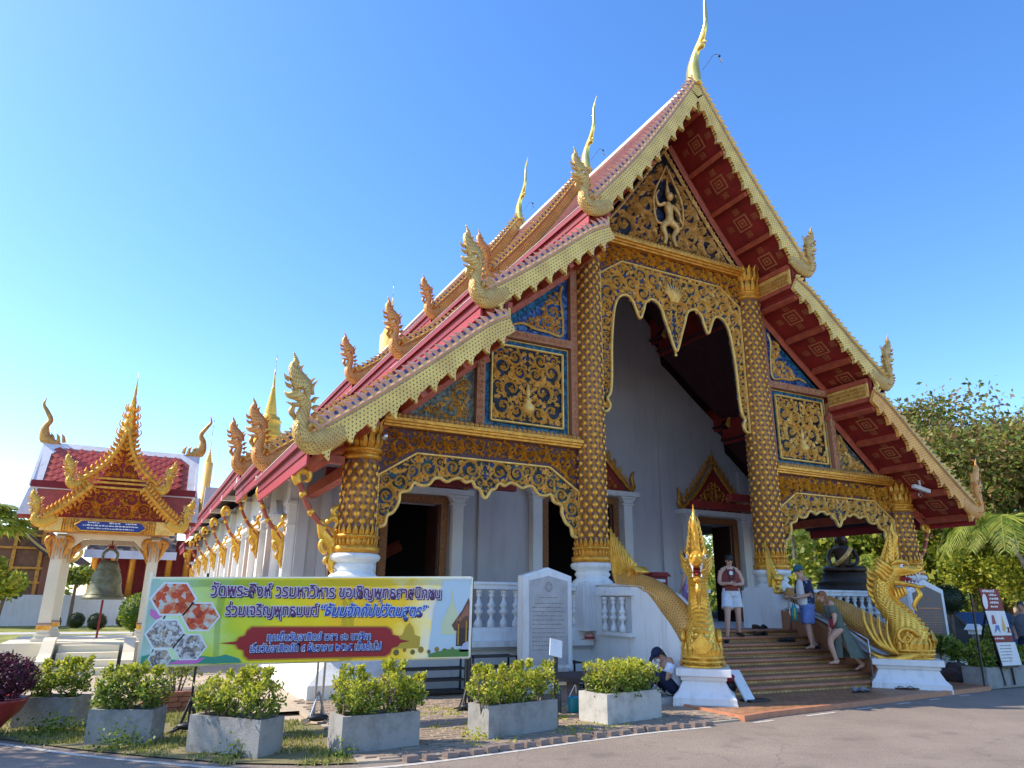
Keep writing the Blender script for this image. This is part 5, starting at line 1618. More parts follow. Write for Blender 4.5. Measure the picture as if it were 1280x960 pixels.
    for k in range(6):
        v = 1.92+.085*k
        sw(g, [(-.04+.008*k, v), (.03-.002*k, v+.10), (.03, v+.20)], [.05, .055, .005], [.06, .06, .005], 6, 0, 3)
        sw(g, [(-.22+.025*k, v-.1), (-.29+.034*k, v+.04), (-.27+.037*k, v+.18)], [.07, .07, .005], [.08, .08, .005], 6, 0, 3)
        for q in (-1, 1):
            sw(g, [(-.12+.012*k, v-.02, q*(.12-.012*k)), (-.14+.012*k, v+.10, q*(.15-.014*k)), (-.10+.012*k, v+.22, q*(.09-.009*k))], [.07, .075, .005], [.05, .05, .005], 6, 0, 3)
    for k in range(8):
        v = 1.70-.12*k; u = -.46-.02*k+.035*max(0, k-3)**1.5
        sw(g, [(u+.08, v-.05), (u-.08, v+.02), (u-.12, v+.14)], [.10, .10, .005], [.06, .06, .005], 6, 0, 3)
    g.build('crest', 'gold_bright', t)
    # body running up the coping, then the tail fin by the column
    g = G()
    P = cr([(cx, cy+.15, 1.0), (cx, -3.05, 1.28), (cx, -2.75, 1.52), (cx, -2.45, 1.73), (cx, -2.1, 1.88), (cx, -1.75, 1.98), (cx, -1.4, 2.04), (cx, -1.15, 2.07)], 7) if s < 0 else cr([(cx, cy+.15, .80), (cx, -3.05, .92), (cx, -2.75, 1.04), (cx, -2.42, 1.22), (cx, -2.0, 1.44), (cx-.02, -1.5, 1.62), (cx-.10, -1.0, 1.76), (cx-.25, -.6, 1.88)], 7)
    W = np.interp(np.linspace(0, 1, len(P)), np.linspace(0, 1, 8), [.5, .50, .48, .46, .43, .40, .36, .28] if s < 0 else [.5, .54, .56, .55, .52, .46, .40, .30])
    g.sweep(P, W, W*1.0, (1, 0, 0), 16)
    tb = g.build('tail_body', 'naga_brown', t)
    g = G()
    for q, (dy, hh) in enumerate(((0, 1.15), (.10, 1.0), (.2, .85), (.28, .68), (.36, .52), (.44, .38))):
        y0 = -1.35+dy*.1
        Q = cr([(cx-.02, y0-dy*.9, 2.02), (cx-.02, y0+.32-dy*.8, 2.06+.02*q), (cx, y0+.52-dy*.9, 2.10+hh*.45), (cx, y0+.55-dy*.75, 2.02+hh)], 6)
        g.sweep(Q, np.interp(np.linspace(0, 1, len(Q)), [0, .4, .75, 1], [.10, .17, .14, .01]), np.interp(np.linspace(0, 1, len(Q)), [0, .5, 1], [.14, .12, .01]), (1, 0, 0), 6)
    for k in range(9):
        y = -1.3-.0*k; 
        Q = cr([(cx, -1.75+.06*k, 2.10), (cx, -1.62+.08*k, 2.26+.03*k), (cx, -1.64+.105*k, 2.40+.09*k)], 3)
        g.sweep(Q, [.12, .12, .12, .1, .08, .04, .01][:len(Q)], .08, (1, 0, 0), 6)
    g.sweep(cr([(cx, -1.86, 2.2), (cx, -1.74, 2.3), (cx, -1.6, 2.2), (cx, -1.58, 2.0), (cx, -1.72, 1.9)], 4), .06, .36, (1, 0, 0), 6)
    if s > 0:      # this one folds up close beside the column
        for v in g.V: v[:, 1] = -.34+(v[:, 1]+1.1)*.34; v[:, 0] += -.44
    g.build('tail_fin', 'gold_bright', tb)
big_naga(-1); big_naga(1)
# ================================================================== FRONT OBJECTS
def leaves(pts, size, seed, aspect=0.55, droop=0.0, up=0.3):
    """numpy leaf quads (rhombi folded a little) at pts (n,3)"""
    rg = np.random.RandomState(seed)
    n = len(pts)
    d = rg.normal(size=(n, 3)); d[:, 2] = d[:, 2]*0.7+up
    d /= np.linalg.norm(d, axis=1, keepdims=True)
    h = rg.normal(size=(n, 3)); h -= d*np.sum(h*d, 1, keepdims=True); h /= np.linalg.norm(h, axis=1, keepdims=True)
    s = size*rg.uniform(.6, 1.25, (n, 1))
    a = pts; b = pts+d*s*0.5+h*s*aspect/2; c = pts+d*s; e = pts+d*s*0.5-h*s*aspect/2
    V = np.stack([a, b, c, e], 1).reshape(-1, 3)
    F = np.arange(n*4).reshape(-1, 4)
    return V, F

def hedge_mesh(name, L, D, z0, z1, seed, n=5200, size=.05, mats=('shrub', 'hedge', 'bark'), lobes=3, topn=0.33):
    """a row of bushes grown together: uneven tops, gaps, stray shoots and bare stems below"""
    rg = np.random.RandomState(seed)
    g = G()
    cxs = np.linspace(-L/2+L/lobes/2, L/2-L/lobes/2, lobes)+rg.uniform(-.06, .06, lobes)
    H = [(z1-z0)*rg.uniform(.78, 1.10) for _ in cxs]; Wd = [rg.uniform(.85, 1.2) for _ in cxs]
    # small leaf clumps inside each bush; the spaces between clumps stay open
    C = []
    for k in range(lobes):
        for _ in range(46):
            a = rg.normal(size=3); a /= np.linalg.norm(a); rr = rg.uniform(.35, 1.0)**.6
            C.append((cxs[k]+a[0]*rr*L/lobes*.60*Wd[k], a[1]*rr*D*.54, z0+H[k]*.48+a[2]*rr*H[k]*.50, rg.uniform(.05, .085)))
    if lobes >= 6:      # clipped square
        C = [(rg.uniform(-L/2+.04, L/2-.04), rg.uniform(-D/2+.03, D/2-.03), rg.uniform(z0, z1-.05), rg.uniform(.05, .08)) for _ in range(330)]
    for _ in range(int(5+lobes*2) if lobes < 6 else 0):      # shoots
        k = rg.randint(lobes); x = cxs[k]+rg.uniform(-.14, .14); y = rg.uniform(-.12, .12)
        for q in range(3): C.append((x+.01*q, y, z0+H[k]*(.96+.055*q*rg.uniform(.6, 1.3)), .035))
    C = np.array(C); idx = rg.randint(len(C), size=n)
    a = rg.normal(size=(n, 3)); a /= np.linalg.norm(a, axis=1, keepdims=True)
    P = C[idx, :3]+a*C[idx, 3:4]*rg.uniform(.4, 1.05, (n, 1))
    P = P[(P[:, 2] > z0-.03) & (np.abs(P[:, 0]) < L/2+.09)]
    hz = (P[:, 2]-z0)/(z1-z0)
    new = (hz+rg.normal(size=len(P))*.17) > (.88-topn)
    dead = rg.uniform(size=len(P)) < .015
    V, F = leaves(P[~new & ~dead], size, seed); g.add(V, F, 0)
    V, F = leaves(P[new & ~dead], size*.95, seed+1, up=.8); g.add(V, F, 1)
    V, F = leaves(P[dead], size, seed+2); g.add(V, F, 2)
    for _ in range(5*lobes):
        k = rg.randint(lobes); x = cxs[k]+rg.uniform(-.1, .1); y = rg.uniform(-D*.25, D*.25)
        g.tube(cr([(x, y, z0-.1), (x+rg.normal()*.05, y+rg.normal()*.04, z0+H[k]*.4), (x+rg.normal()*.12, y+rg.normal()*.08, z0+H[k]*.85)], 3), np.linspace(.011, .003, 7), 5, 2)
    return g.mesh(name, [MT[m] if isinstance(m, str) else m for m in mats])

def planter(fl, fr, depth, h, label, hedge_label, seed, hz, lobes=3, hn=5200, mats=('shrub', 'hedge', 'bark'), topn=.33, over=.05, size=.05, cm='concrete'):
    fl = Vector((fl[0], fl[1], 0)); fr = Vector((fr[0], fr[1], 0))
    u = (fr-fl); L = u.length; a = math.atan2(u.y, u.x)
    n_ = Vector((-u.y, u.x, 0)).normalized()
    c = (fl+fr)/2+n_*depth/2
    t = thing('planter', label, 'planter', tuple(c), a, 'concrete planters along the road edge', world=False)
    g = G(); w = .05
    g.box((-L/2, -depth/2, 0), (L/2, -depth/2+w, h)); g.box((-L/2, depth/2-w, 0), (L/2, depth/2, h))
    g.box((-L/2, -depth/2+w, 0), (-L/2+w, depth/2-w, h)); g.box((L/2-w, -depth/2+w, 0), (L/2, depth/2-w, h))
    o = g.build('trough', cm, t)
    bv = o.modifiers.new('bevel', 'BEVEL'); bv.width = .008; bv.segments = 2
    g = G(); g.box((-L/2+w, -depth/2+w, h-.09), (L/2-w, depth/2-w, h-.05)); g.build('soil', 'kerbstone', t)
    me = hedge_mesh('hedge', L+over, depth+.10, h-.03, hz, seed, hn, size, mats, lobes, topn)
    hd = link('hedge', me, None); hd.location = tuple(c); hd.rotation_euler = (0, 0, a)
    tag(hd, hedge_label, 'shrub', 'clipped shrubs growing in the concrete planters')
    return t
planter((-12.77, -1.83), (-12.10, -2.17), .42, .38, 'grey concrete planter furthest left, partly behind the purple-leaved pot', 'yellow-green shrub in the furthest left planter, next to the purple plant', 1, .86, 2, 4200)
planter((-11.87, -3.34), (-11.20, -3.64), .40, .38, 'grey concrete planter with diagonal sun streaks, second from the left', 'dark green shrub in the second planter from the left, below the banner edge', 2, .84, 3, 4600, topn=.22)
planter((-10.84, -4.17), (-10.18, -4.90), .40, .38, 'grey concrete planter under the left part of the banner, third from the left', 'three loose green shrubs below the left half of the banner', 3, .80, 3, 5200, topn=.38)
planter((-9.35, -5.13), (-8.41, -5.02), .42, .40, 'grey concrete planter nearest the camera, below the right half of the banner', 'ragged yellow-green shrub nearest the camera with one tall shoot', 4, .84, 4, 6400, topn=.45, over=.16)
planter((-7.51, -4.99), (-6.37, -4.71), .42, .40, 'grey concrete planter in front of the pale stone tablet', 'bright yellow-green shrub in front of the pale stone tablet', 5, .82, 4, 6400, topn=.55)
planter((-5.58, -4.71), (-4.45, -4.45), .55, .42, 'grey concrete planter beside the seated girl, left of the stairs', 'flat-topped clipped yellow-green hedge beside the seated girl', 6, .84, 6, 7600, topn=.45, over=-.02, cm='concrete_light')
planter((4.40, -3.93), (6.4, -3.82), .5, .42, 'long pale planter behind the red and white notice at the far right', 'dark green hedge in the long planter at the far right', 7, .82, 4, 5200, mats=('shrub', 'tree_leaf', 'bark'), topn=.3, size=.07)
# big red pot with purple leaved plant, far left
t = thing('plant_pot', 'dark red glazed pot at the far left edge holding a purple-leaved plant', 'pot', (-13.0, -2.35, 0))
g = G()
g.lathe([(.16, 0), (.20, .02), (.17, .07), (.24, .16), (.36, .28), (.42, .40), (.44, .43), (.40, .44), (.36, .38)], (-13.0, -2.35, 0), 28)
g.build('bowl', mat('pot_red', (.30, .035, .03), .35, 0, .2, 6, .1), t)
g = G(); rg = np.random.RandomState(8)
a = rg.normal(size=(5200, 3)); a /= np.linalg.norm(a, axis=1, keepdims=True); rr = rg.uniform(.3, 1, (5200, 1))**.5
P = np.array([-13.0, -2.35, .66])+a*rr*np.array([.50, .46, .30]); P = P[P[:, 2] > .38]
V, F = leaves(P, .055, 9, .5); g.add(V, F)
for k in range(26):
    an = k*2.4; g.tube([(-13+.1*math.cos(an), -2.35+.1*math.sin(an), .4), (-13+.42*math.cos(an), -2.35+.40*math.sin(an), .70+.2*abs(math.sin(k)))], [.01, .004], 4)
o = g.build('purple_shrub', 'purple_leaf'); tag(o, 'bushy purple-leaved plant overflowing the red pot at the left edge', 'shrub')
# weeds at the feet of the planters
for i, (x, y, n_, m_, lb) in enumerate([(-12.25, -2.45, 500, 'shrub', 'leafy weed climbing the furthest left planter'), (-11.5, -3.75, 420, 'shrub', 'low weed against the front of the second planter from the left'),
                                  (-9.35, -5.2, 90, 'shrub', 'tiny weed at the left foot of the planter nearest the camera'), (-10.35, -4.75, 160, 'shrub', 'sparse dark weed at the foot of the third planter from the left'),
                                  (-7.62, -4.95, 120, 'hedge', 'dry weed at the left foot of the planter before the stone tablet')]):
    g = G(); rg = np.random.RandomState(80+i); k = .5+n_/900
    P = np.stack([x+rg.normal(size=n_)*.16*k, y+rg.normal(size=n_)*.07*k, np.abs(rg.normal(size=n_))*.11*k+.01], 1)
    V, F = leaves(P, .045, 90+i); g.add(V, F); o = g.build('weed', m_, kind='stuff'); tag(o, lb, 'weed')
# fallen leaves and a few pebbles
g = G(); rg = np.random.RandomState(33)
P = np.stack([rg.uniform(-13, 3, 420), rg.uniform(-6.5, -2.7, 420), np.full(420, .075)], 1)
P = P[(P[:, 1] > -5.4+.08*(P[:, 0]+10))]; P[:, 2] = np.where(P[:, 0] < -9.3, .02, .07)
V, F = leaves(P, .045, 34, .5, up=-.1); V[:, 2] = np.repeat(P[:, 2], 4)+np.abs(V[:, 2]-np.repeat(P[:, 2], 4))*.25
g.add(V, F); o = g.build('fallen_leaves', leafmat('dead_leaf', [(.2, .12, .05), (.3, .2, .08), (.12, .07, .03)], trans=.1), kind='stuff'); tag(o, 'small dry leaves scattered on the paving and verge', 'leaves')

# ------------------------------------------------------------------ banner
YB = -3.05
ban = thing('banner', 'long yellow-green printed banner with Thai lettering stretched on a frame', 'banner', (-9.15, YB, 0))
def bannermat():
    m, nt, b = newmat('banner_print'); L = nt.links
    uv = N(nt, 'ShaderNodeUVMap'); sp = N(nt, 'ShaderNodeSeparateXYZ'); L.new(uv.outputs[0], sp.inputs[0])
    n = N(nt, 'ShaderNodeTexNoise', i_Scale=2.2, i_Detail=5.0, i_Distortion=.8); L.new(uv.outputs[0], n.inputs['Vector'])
    ad = N(nt, 'ShaderNodeMath', operation='MULTIPLY_ADD'); L.new(n.outputs[0], ad.inputs[0]); ad.inputs[1].default_value = .30
    sc = N(nt, 'ShaderNodeMath', operation='MULTIPLY_ADD'); L.new(sp.outputs[0], sc.inputs[0]); sc.inputs[1].default_value = 1/4.5; sc.inputs[2].default_value = -.07
    L.new(sc.outputs[0], ad.inputs[2])
    col = ramp(nt, ad.outputs[0], [(.02, (.50, .72, .82)), (.16, (.38, .62, .36)), (.30, (.36, .52, .04)), (.46, (.58, .58, .015)), (.62, (.70, .50, .01)), (.82, (.74, .54, .02)), (.92, (.80, .74, .32)), (1.0, (.60, .68, .74))])
    L.new(col, b.inputs['Base Color']); b.inputs['Roughness'].default_value = .45
    tr = N(nt, 'ShaderNodeBsdfTranslucent'); L.new(col, tr.inputs['Color'])
    mx = N(nt, 'ShaderNodeMixShader', i_Fac=.30); L.new(b.outputs[0], mx.inputs[1]); L.new(tr.outputs[0], mx.inputs[2]); L.new(mx.outputs[0], nt.nodes['Material Output'].inputs[0])
    n2 = N(nt, 'ShaderNodeTexNoise', i_Scale=1.6, i_Detail=2.0); L.new(uv.outputs[0], n2.inputs['Vector'])
    bp = N(nt, 'ShaderNodeBump', i_Strength=.25, i_Distance=.1); L.new(n2.outputs[0], bp.inputs['Height']); L.new(bp.outputs[0], b.inputs['Normal'])
    return m
xl, xr_ = -11.42, -6.93
bz = lambda x: (.815, 1.865+(x-xl)/(xr_-xl)*.115)
g = G(); nx, nz = 46, 12
V = []; uv = []
for i in range(nx+1):
    for j in range(nz+1):
        x = xl+(xr_-xl)*i/nx; z0, z1 = bz(x); v = j/nz; z = z0+(z1-z0)*v
        ed = min(i, nx-i, 3)/3*min(j, nz-j, 2)/2
        V.append((x, YB+.010*ed*math.sin(i*.9+j*.5)*math.cos(i*.31), z)); uv.append((x-xl, z-z0))
F = [(i*(nz+1)+j, (i+1)*(nz+1)+j, (i+1)*(nz+1)+j+1, i*(nz+1)+j+1) for i in range(nx) for j in range(nz)]
g.add(V, F, 0, True, uv)
sheet = g.build('printed_sheet', bannermat(), ban)
g = G()
for (a_, b_) in (((xl, .81), (xr_, .81)), ((xl, 1.87), (xr_, 1.985)), ((xl-.02, .78), (xl-.02, 1.89)), ((xr_+.01, .81), (xr_+.01, 1.99))):
    g.bar((a_[0], YB+.035, a_[1]), (b_[0], YB+.035, b_[1]), .03, .03)
g.build('frame', 'steel', ban)
g = G()
g.bar((xl-.015, YB+.04, 0), (xl-.015, YB+.04, 1.95), .035, .035); g.build('post', 'steel', ban)
for (x, y, m_, dx) in ((-9.12, -2.89, 'steel', .05), (-6.80, -2.70, 'black', .03), (-10.75, -2.93, 'black', .0)):
    g = G()
    for q in (-1, 1) if dx else (0,):
        g.bar((x+dx*q, y, .06), (x+dx*q*.9, y-.02, 1.9 if m_ != 'black' else 1.95), .028, .028)
    for k in range(4):
        a = k*PI/2+.6
        g.bar((x+.26*math.cos(a), y+.20*math.sin(a), .03), (x, y, .10), .035, .03)
    for k in range(4):
        a = k*PI/2+.6; g.bar((x+.15*math.cos(a), y+.12*math.sin(a), .06), (x, y, .42), .02, .02)
    g.build('stand', m_, ban)
    g = G(); g.ball((x, y-.05, .09), .15, .09, .05, 10, 6); g.build('sandbag', 'black', ban)
# flat print: shapes 3 mm in front of the sheet
inkn = 0
def ink(pts, m_, y=None, name='print', parent=None):
    global inkn
    inkn += 1
    yy = YB-.013-.0016*(inkn % 3) if y is None else YB-y
    g = G(); g.add([(x, yy, z) for x, z in pts], [tuple(range(len(pts)))])
    return g.build(name, m_, parent or sheet)
def flat(name, c, r=.5): return mat(name, c, r, 0, .02, 3, 0)
ink_white = flat('ink_white', (.80, .82, .84)); ink_red = flat('ink_red', (.36, .008, .015)); ink_gold = flat('ink_gold', (.55, .27, .02)); ink_navy = flat('ink_navy', (.03, .02, .10)); ink_blue = flat('ink_blue', (.02, .06, .42))
def crowd(name, cs, sc):
    m, nt, b = newmat(name); L = nt.links; tc = N(nt, 'ShaderNodeTexCoord'); v = N(nt, 'ShaderNodeTexVoronoi', i_Scale=sc); L.new(tc.outputs['Object'], v.inputs['Vector'])
    n = N(nt, 'ShaderNodeTexNoise', i_Scale=sc*.5, i_Detail=4); L.new(tc.outputs['Object'], n.inputs['Vector'])
    sp = N(nt, 'ShaderNodeSeparateColor'); L.new(v.outputs['Color'], sp.inputs[0])
    ad = N(nt, 'ShaderNodeMath', operation='MULTIPLY_ADD'); L.new(sp.outputs[0], ad.inputs[0]); ad.inputs[1].default_value = .5; sb = N(nt, 'ShaderNodeMath', operation='SUBTRACT'); L.new(n.outputs[0], sb.inputs[0]); sb.inputs[1].default_value = .2; L.new(sb.outputs[0], ad.inputs[2])
    L.new(ramp(nt, ad.outputs[0], [(.1+.8*i/len(cs), c) for i, c in enumerate(cs)]), b.inputs['Base Color']); b.inputs['Roughness'].default_value = .5
    return m
ph_or = crowd('photo_orange', [(.10, .02, .02), (.45, .04, .01), (.70, .10, .01), (.62, .05, .02), (.7, .35, .2), (.6, .6, .55)], 16)
ph_gr = crowd('photo_crowd', [(.05, .03, .03), (.20, .16, .18), (.55, .52, .5), (.7, .7, .68), (.12, .10, .12), (.45, .35, .25)], 22)
def hexa(x, z, rx, rz, m_):
    H = lambda k: [(x+rx*k*math.cos(a*PI/3), z+rz*k*math.sin(a*PI/3)*1.12) for a in range(6)]
    ink(H(1.12), ink_white, .0125, 'print_border'); ink(H(1.0), m_, .0155, 'print_photo')
hexa(-11.13, 1.62, .255, .19, ph_or); hexa(-10.78, 1.40, .215, .165, ph_or); hexa(-11.17, 1.19, .215, .165, ph_gr); hexa(-10.86, 1.03, .185, .145, ph_gr); hexa(-11.19, .90, .13, .10, ph_gr)
# lotus and leaves print, lower left corner
ink([(-11.40, .825), (-10.2, .825), (-10.25, .88), (-10.42, .93), (-10.55, .90), (-10.7, .92), (-10.95, .87), (-11.15, .90), (-11.3, .95), (-11.40, .93)], flat('ink_teal', (.04, .30, .20)), .0118)
ink([(-11.1, .83), (-10.75, .83), (-10.66, .90), (-10.78, .885), (-10.9, .90), (-11.0, .87)], flat('ink_pink', (.70, .16, .50)), .0122)
ink([(-11.38, 1.42), (-11.30, 1.36), (-11.24, 1.40), (-11.20, 1.47), (-11.30, 1.46), (-11.38, 1.50)], flat('ink_pink2', (.66, .18, .48)), .0122)
ink([(-11.30, .95), (-11.285, .95), (-11.22, 1.33), (-11.16, 1.50), (-11.18, 1.50), (-11.24, 1.33)], ink_navy, .0122)
# red cartouche
def cart(k, d):
    pts = []
    L_, R_, T_, B_ = -10.17, -8.19, 1.265, .865
    base = [(-10.50, 1.07), (-10.30, 1.09), (-10.27, 1.14), (-10.20, 1.16), (-10.18, 1.22), (-10.12, 1.265), (-8.27, 1.255), (-8.20, 1.22), (-8.17, 1.15), (-8.08, 1.13), (-8.05, 1.09), (-7.90, 1.06), (-8.05, 1.035), (-8.08, .99), (-8.17, .97), (-8.20, .90), (-8.27, .865), (-10.12, .865), (-10.18, .91), (-10.20, .98), (-10.27, 1.0), (-10.30, 1.05)]
    cx_, cz_ = -9.2, 1.065
    return [(cx_+(x-cx_)*(1+d/1.1), cz_+(z-cz_)*(1+d/.2)) for x, z in base]
ink(cart(1, .02), ink_gold, .0125); ink(cart(1, 0), ink_red, .0155)
# temple picture at the right end
ink([(-7.62, .83), (-6.96, .83), (-6.96, 1.93), (-7.40, 1.93), (-7.55, 1.5)], flat('ink_sky', (.52, .66, .74)), .0122)
ink([(-7.40, 1.35), (-7.36, 1.42), (-7.30, 1.55), (-7.27, 1.62), (-7.25, 1.85), (-7.23, 1.62), (-7.20, 1.55), (-7.14, 1.42), (-7.10, 1.3), (-7.12, 1.15), (-7.42, 1.15)], flat('ink_chedi', (.66, .68, .42)), .0145)
ink([(-7.25, 1.28), (-7.08, 1.50), (-6.98, 1.68), (-6.965, 1.62), (-6.965, 1.2), (-7.2, 1.2)], flat('ink_brown', (.14, .05, .03)), .0165)
ink([(-7.18, 1.36), (-7.10, 1.42), (-7.0, 1.60), (-6.97, 1.50), (-6.97, 1.42), (-7.05, 1.40), (-7.16, 1.28)], flat('ink_roof', (.33, .13, .07)), .0185)
for x in (-7.15, -7.02): ink([(x, 1.0), (x+.02, 1.0), (x+.02, 1.34), (x, 1.34)], ink_gold, .0185)
ink([(-7.17, .98), (-6.97, .98), (-6.97, 1.24), (-7.17, 1.24)], flat('ink_dark', (.04, .02, .02)), .0175)
ink([(-7.6, .83), (-6.96, .83), (-6.96, .93), (-7.3, .94), (-7.6, .88)], flat('ink_green', (.10, .24, .05)), .0205)
ink([(-7.12, .90), (-6.97, .90), (-6.97, 1.05), (-7.05, 1.02)], flat('ink_pale', (.45, .48, .66)), .0205)
for k in range(11):
    x = -8.35+k*.125; r_ = .03+.008*(k % 3)
    ink([(x+r_*math.cos(a), .91+.03*(k % 2)+r_*math.sin(a)) for a in np.linspace(0, 2*PI, 9)[:-1]], flat('ink_bush%d' % (k % 2), ((.16, .14, .03), (.34, .20, .02))[k % 2]), .0145)
ink([(-8.15, .96), (-7.75, .96), (-7.74, 1.12), (-7.83, 1.15), (-7.86, 1.25), (-7.92, 1.32), (-7.98, 1.25), (-8.02, 1.15), (-8.12, 1.12)], flat('ink_shrine', (.55, .36, .03)), .0135)
def text(body, xc, z, size, m_, y, name='lettering', off=0.0, shear=0.0, width=None, parent=None):
    """lettering turned into a flat mesh in the x,z plane"""
    c = bpy.data.curves.new('tmp', 'FONT'); c.body = body; c.size = size; c.offset = off; c.shear = shear; c.resolution_u = 2
    o = bpy.data.objects.new('tmp', c); COL.objects.link(o)
    me0 = o.to_mesh(); n = len(me0.vertices)
    V = np.zeros(n*3); me0.vertices.foreach_get('co', V); V = V.reshape(-1, 3)
    F = [tuple(p.vertices) for p in me0.polygons]
    o.to_mesh_clear(); bpy.data.objects.remove(o); bpy.data.curves.remove(c)
    w = V[:, 0].max()-V[:, 0].min(); k = (width or w)/w
    X = (V[:, 0]-V[:, 0].min()-w/2)*k+xc
    g = G(); g.add(np.stack([X, np.full(n, y), V[:, 1]+z], 1), F)
    return g.build(name, m_, parent)
def btext(body, xa, xb, z, size, fill_m, out_m, shear=0):
    xc = (xa+xb)/2; w = xb-xa
    text(body, xc+.018, z-.018, size, ink_navy, YB-.0275, off=size*.05, shear=shear, width=w+size*.1, parent=sheet, name='lettering_shadow')
    text(body, xc, z, size, out_m, YB-.030, off=size*.06, shear=shear, width=w+size*.1, parent=sheet, name='lettering_outline')
    text(body, xc, z, size, fill_m, YB-.033, off=size*.016, shear=shear, width=w, parent=sheet)
ink_plum = flat('ink_plum', (.12, .02, .12)); ink_lilac = flat('ink_lilac', (.74, .70, .84)); ink_sky2 = flat('ink_lightblue', (.55, .70, .90))
btext('วัดพระสิงห์ วรมหาวิหาร ขอเชิญพุทธศาสนิกชน', -10.70, -7.46, 1.665, .225, ink_plum, ink_lilac)
btext('ร่วมเจริญพุทธมนต์', -10.49, -9.28, 1.42, .205, ink_plum, ink_lilac)
btext('“ธัมมจักกัปปวัตนสูตร”', -9.24, -7.66, 1.415, .215, ink_blue, ink_sky2, .25)
btext('ทุกเย็นวันอาทิตย์ เวลา ๑๖ นาฬิกา', -9.92, -8.50, 1.095, .135, ink_blue, ink_white)
btext('เริ่มวันอาทิตย์ที่ ๔ ธันวาคม ๒๕๖๕ เป็นต้นไป', -10.12, -8.34, .955, .135, ink_blue, ink_white)

# ------------------------------------------------------------------ stone tablets
def dashes(g, x0, x1, z, y, seed, h=.012, mp=None):
    rg = random.Random(seed); x = x0
    while x < x1:
        w = rg.uniform(.02, .07)
        if x+w > x1: break
        hh = h*rg.uniform(.7, 1.3)
        P = [(x, z), (x+w, z), (x+w, z+hh), (x, z+hh)]
        g.add([mp(a, b) for a, b in P] if mp else [(a, y, b) for a, b in P], [(0, 1, 2, 3)])
        x += w+rg.uniform(.008, .02)
t = thing('stone_tablet', 'pale marble inscription tablet in a white gabled frame behind the planters', 'tablet', (-4.6, -1.35, 0), math.radians(-4), 'inscription tablets in white gabled frames', world=False)
def tablet(t, W, z0, z1, zp, D, stone, lines, y0=0):
    g = G()
    fr = [(-W/2, z0), (W/2, z0), (W/2, z1), (0, zp), (-W/2, z1)]
    g.prism(fr, 0, D); g.prism([(-W/2+.04, z0+.03), (W/2-.04, z0+.03), (W/2-.04, z1-.03), (0, zp-.05), (-W/2+.04, z1-.03)], -.03, -.002)
    g.box((-W/2+.06, .03, 0), (W/2-.06, D-.03, z0-.002)); g.box((-W/2-.05, -.06, 0), (W/2+.05, D+.04, .16))
    o = g.build('frame', 'white', t)
    g = G(); q = .11
    g.prism([(-W/2+q, z0+.10), (W/2-q, z0+.10), (W/2-q, z1-.09), (0, zp-.16), (-W/2+q, z1-.09)], -.045, -.031); sl = g.build('slab', stone, t)
    return sl
sl = tablet(t, 1.02, .42, 2.10, 2.26, .26, 'marble', 13)
g = G()
for k in range(24):
    a = 2*PI*k/24; a2 = 2*PI*(k+1)/24
    for r_, w_ in ((.075, .012), (.045, .009)):
        g.add([(r_*math.cos(a), -.0475, 1.90+r_*1.2*math.sin(a)), (r_*math.cos(a2), -.0475, 1.90+r_*1.2*math.sin(a2)), ((r_-w_)*math.cos(a2), -.0475, 1.90+(r_-w_)*1.2*math.sin(a2)), ((r_-w_)*math.cos(a), -.0475, 1.90+(r_-w_)*1.2*math.sin(a))], [(0, 1, 2, 3)])
for i in range(13):
    z = 1.70-i*.075-(0 if i == 0 else .03)
    if i < 1: dashes(g, -.17, .17, z, -.048, i)
    else: dashes(g, -.34+(.06 if i == 1 else 0), .34, z, -.048, i)
g.build('inscription', 'inscription', sl)
t = thing('stone_tablet', 'dark granite inscription tablet in a white gabled frame right of the serpent', 'tablet', (6.05, -1.75, 0), math.radians(-14), 'inscription tablets in white gabled frames', world=False)
sl = tablet(t, 1.05, .55, 2.02, 2.26, .42, 'granite', 16)
g = G()
g.box((-.33, -.052, 1.56), (.33, -.0465, 1.59))
for i in range(14): dashes(g, -.33, .33, 1.48-i*.06, -.049, 50+i)
g.lathe([(.05, 0)]*2, (0, 0, 0), 3) if 0 else None
for k in range(5): g.sweep([(0, -.05, 1.80), (.05*math.sin(k*1.25), -.05, 1.80+.07*math.cos(k*1.25))], .015, .006, (0, 1, 0))
g.build('inscription', 'ornament', sl)

# ------------------------------------------------------------------ metal shoe racks
def rack(x0, x1, y, h, label, levels=3):
    t = thing('shoe_rack', label, 'rack', ((x0+x1)/2, y, 0), 0, 'black metal racks against the terrace wall')
    D = .34
    for x in (x0, x1):
        for yy in (y, y+D):
            g = G(); g.bar((x, yy, 0.04), (x, yy, h), .03, .03); g.build('leg', 'black', t)
    for k in range(levels):
        z = .10+(h-.115)*k/(levels-1)
        g = G()
        g.box((x0-.015, y-.015, z-.015), (x1+.015, y+.02, z+.015)); g.box((x0-.015, y+D-.02, z-.015), (x1+.015, y+D+.015, z+.015)); g.box((x0-.015, y+.021, z-.012), (x1+.015, y+D-.021, z+.004))
        g.build('shelf', 'black', t)
rack(-7.5, -6.08, -1.05, .67, 'long empty black metal rack under the right end of the banner', 4)
rack(-5.98, -5.10, -1.05, .67, 'shorter black metal rack left of the pale stone tablet', 4)
rack(-3.95, -3.60, -1.0, .52, 'small black metal rack just right of the pale stone tablet', 3)
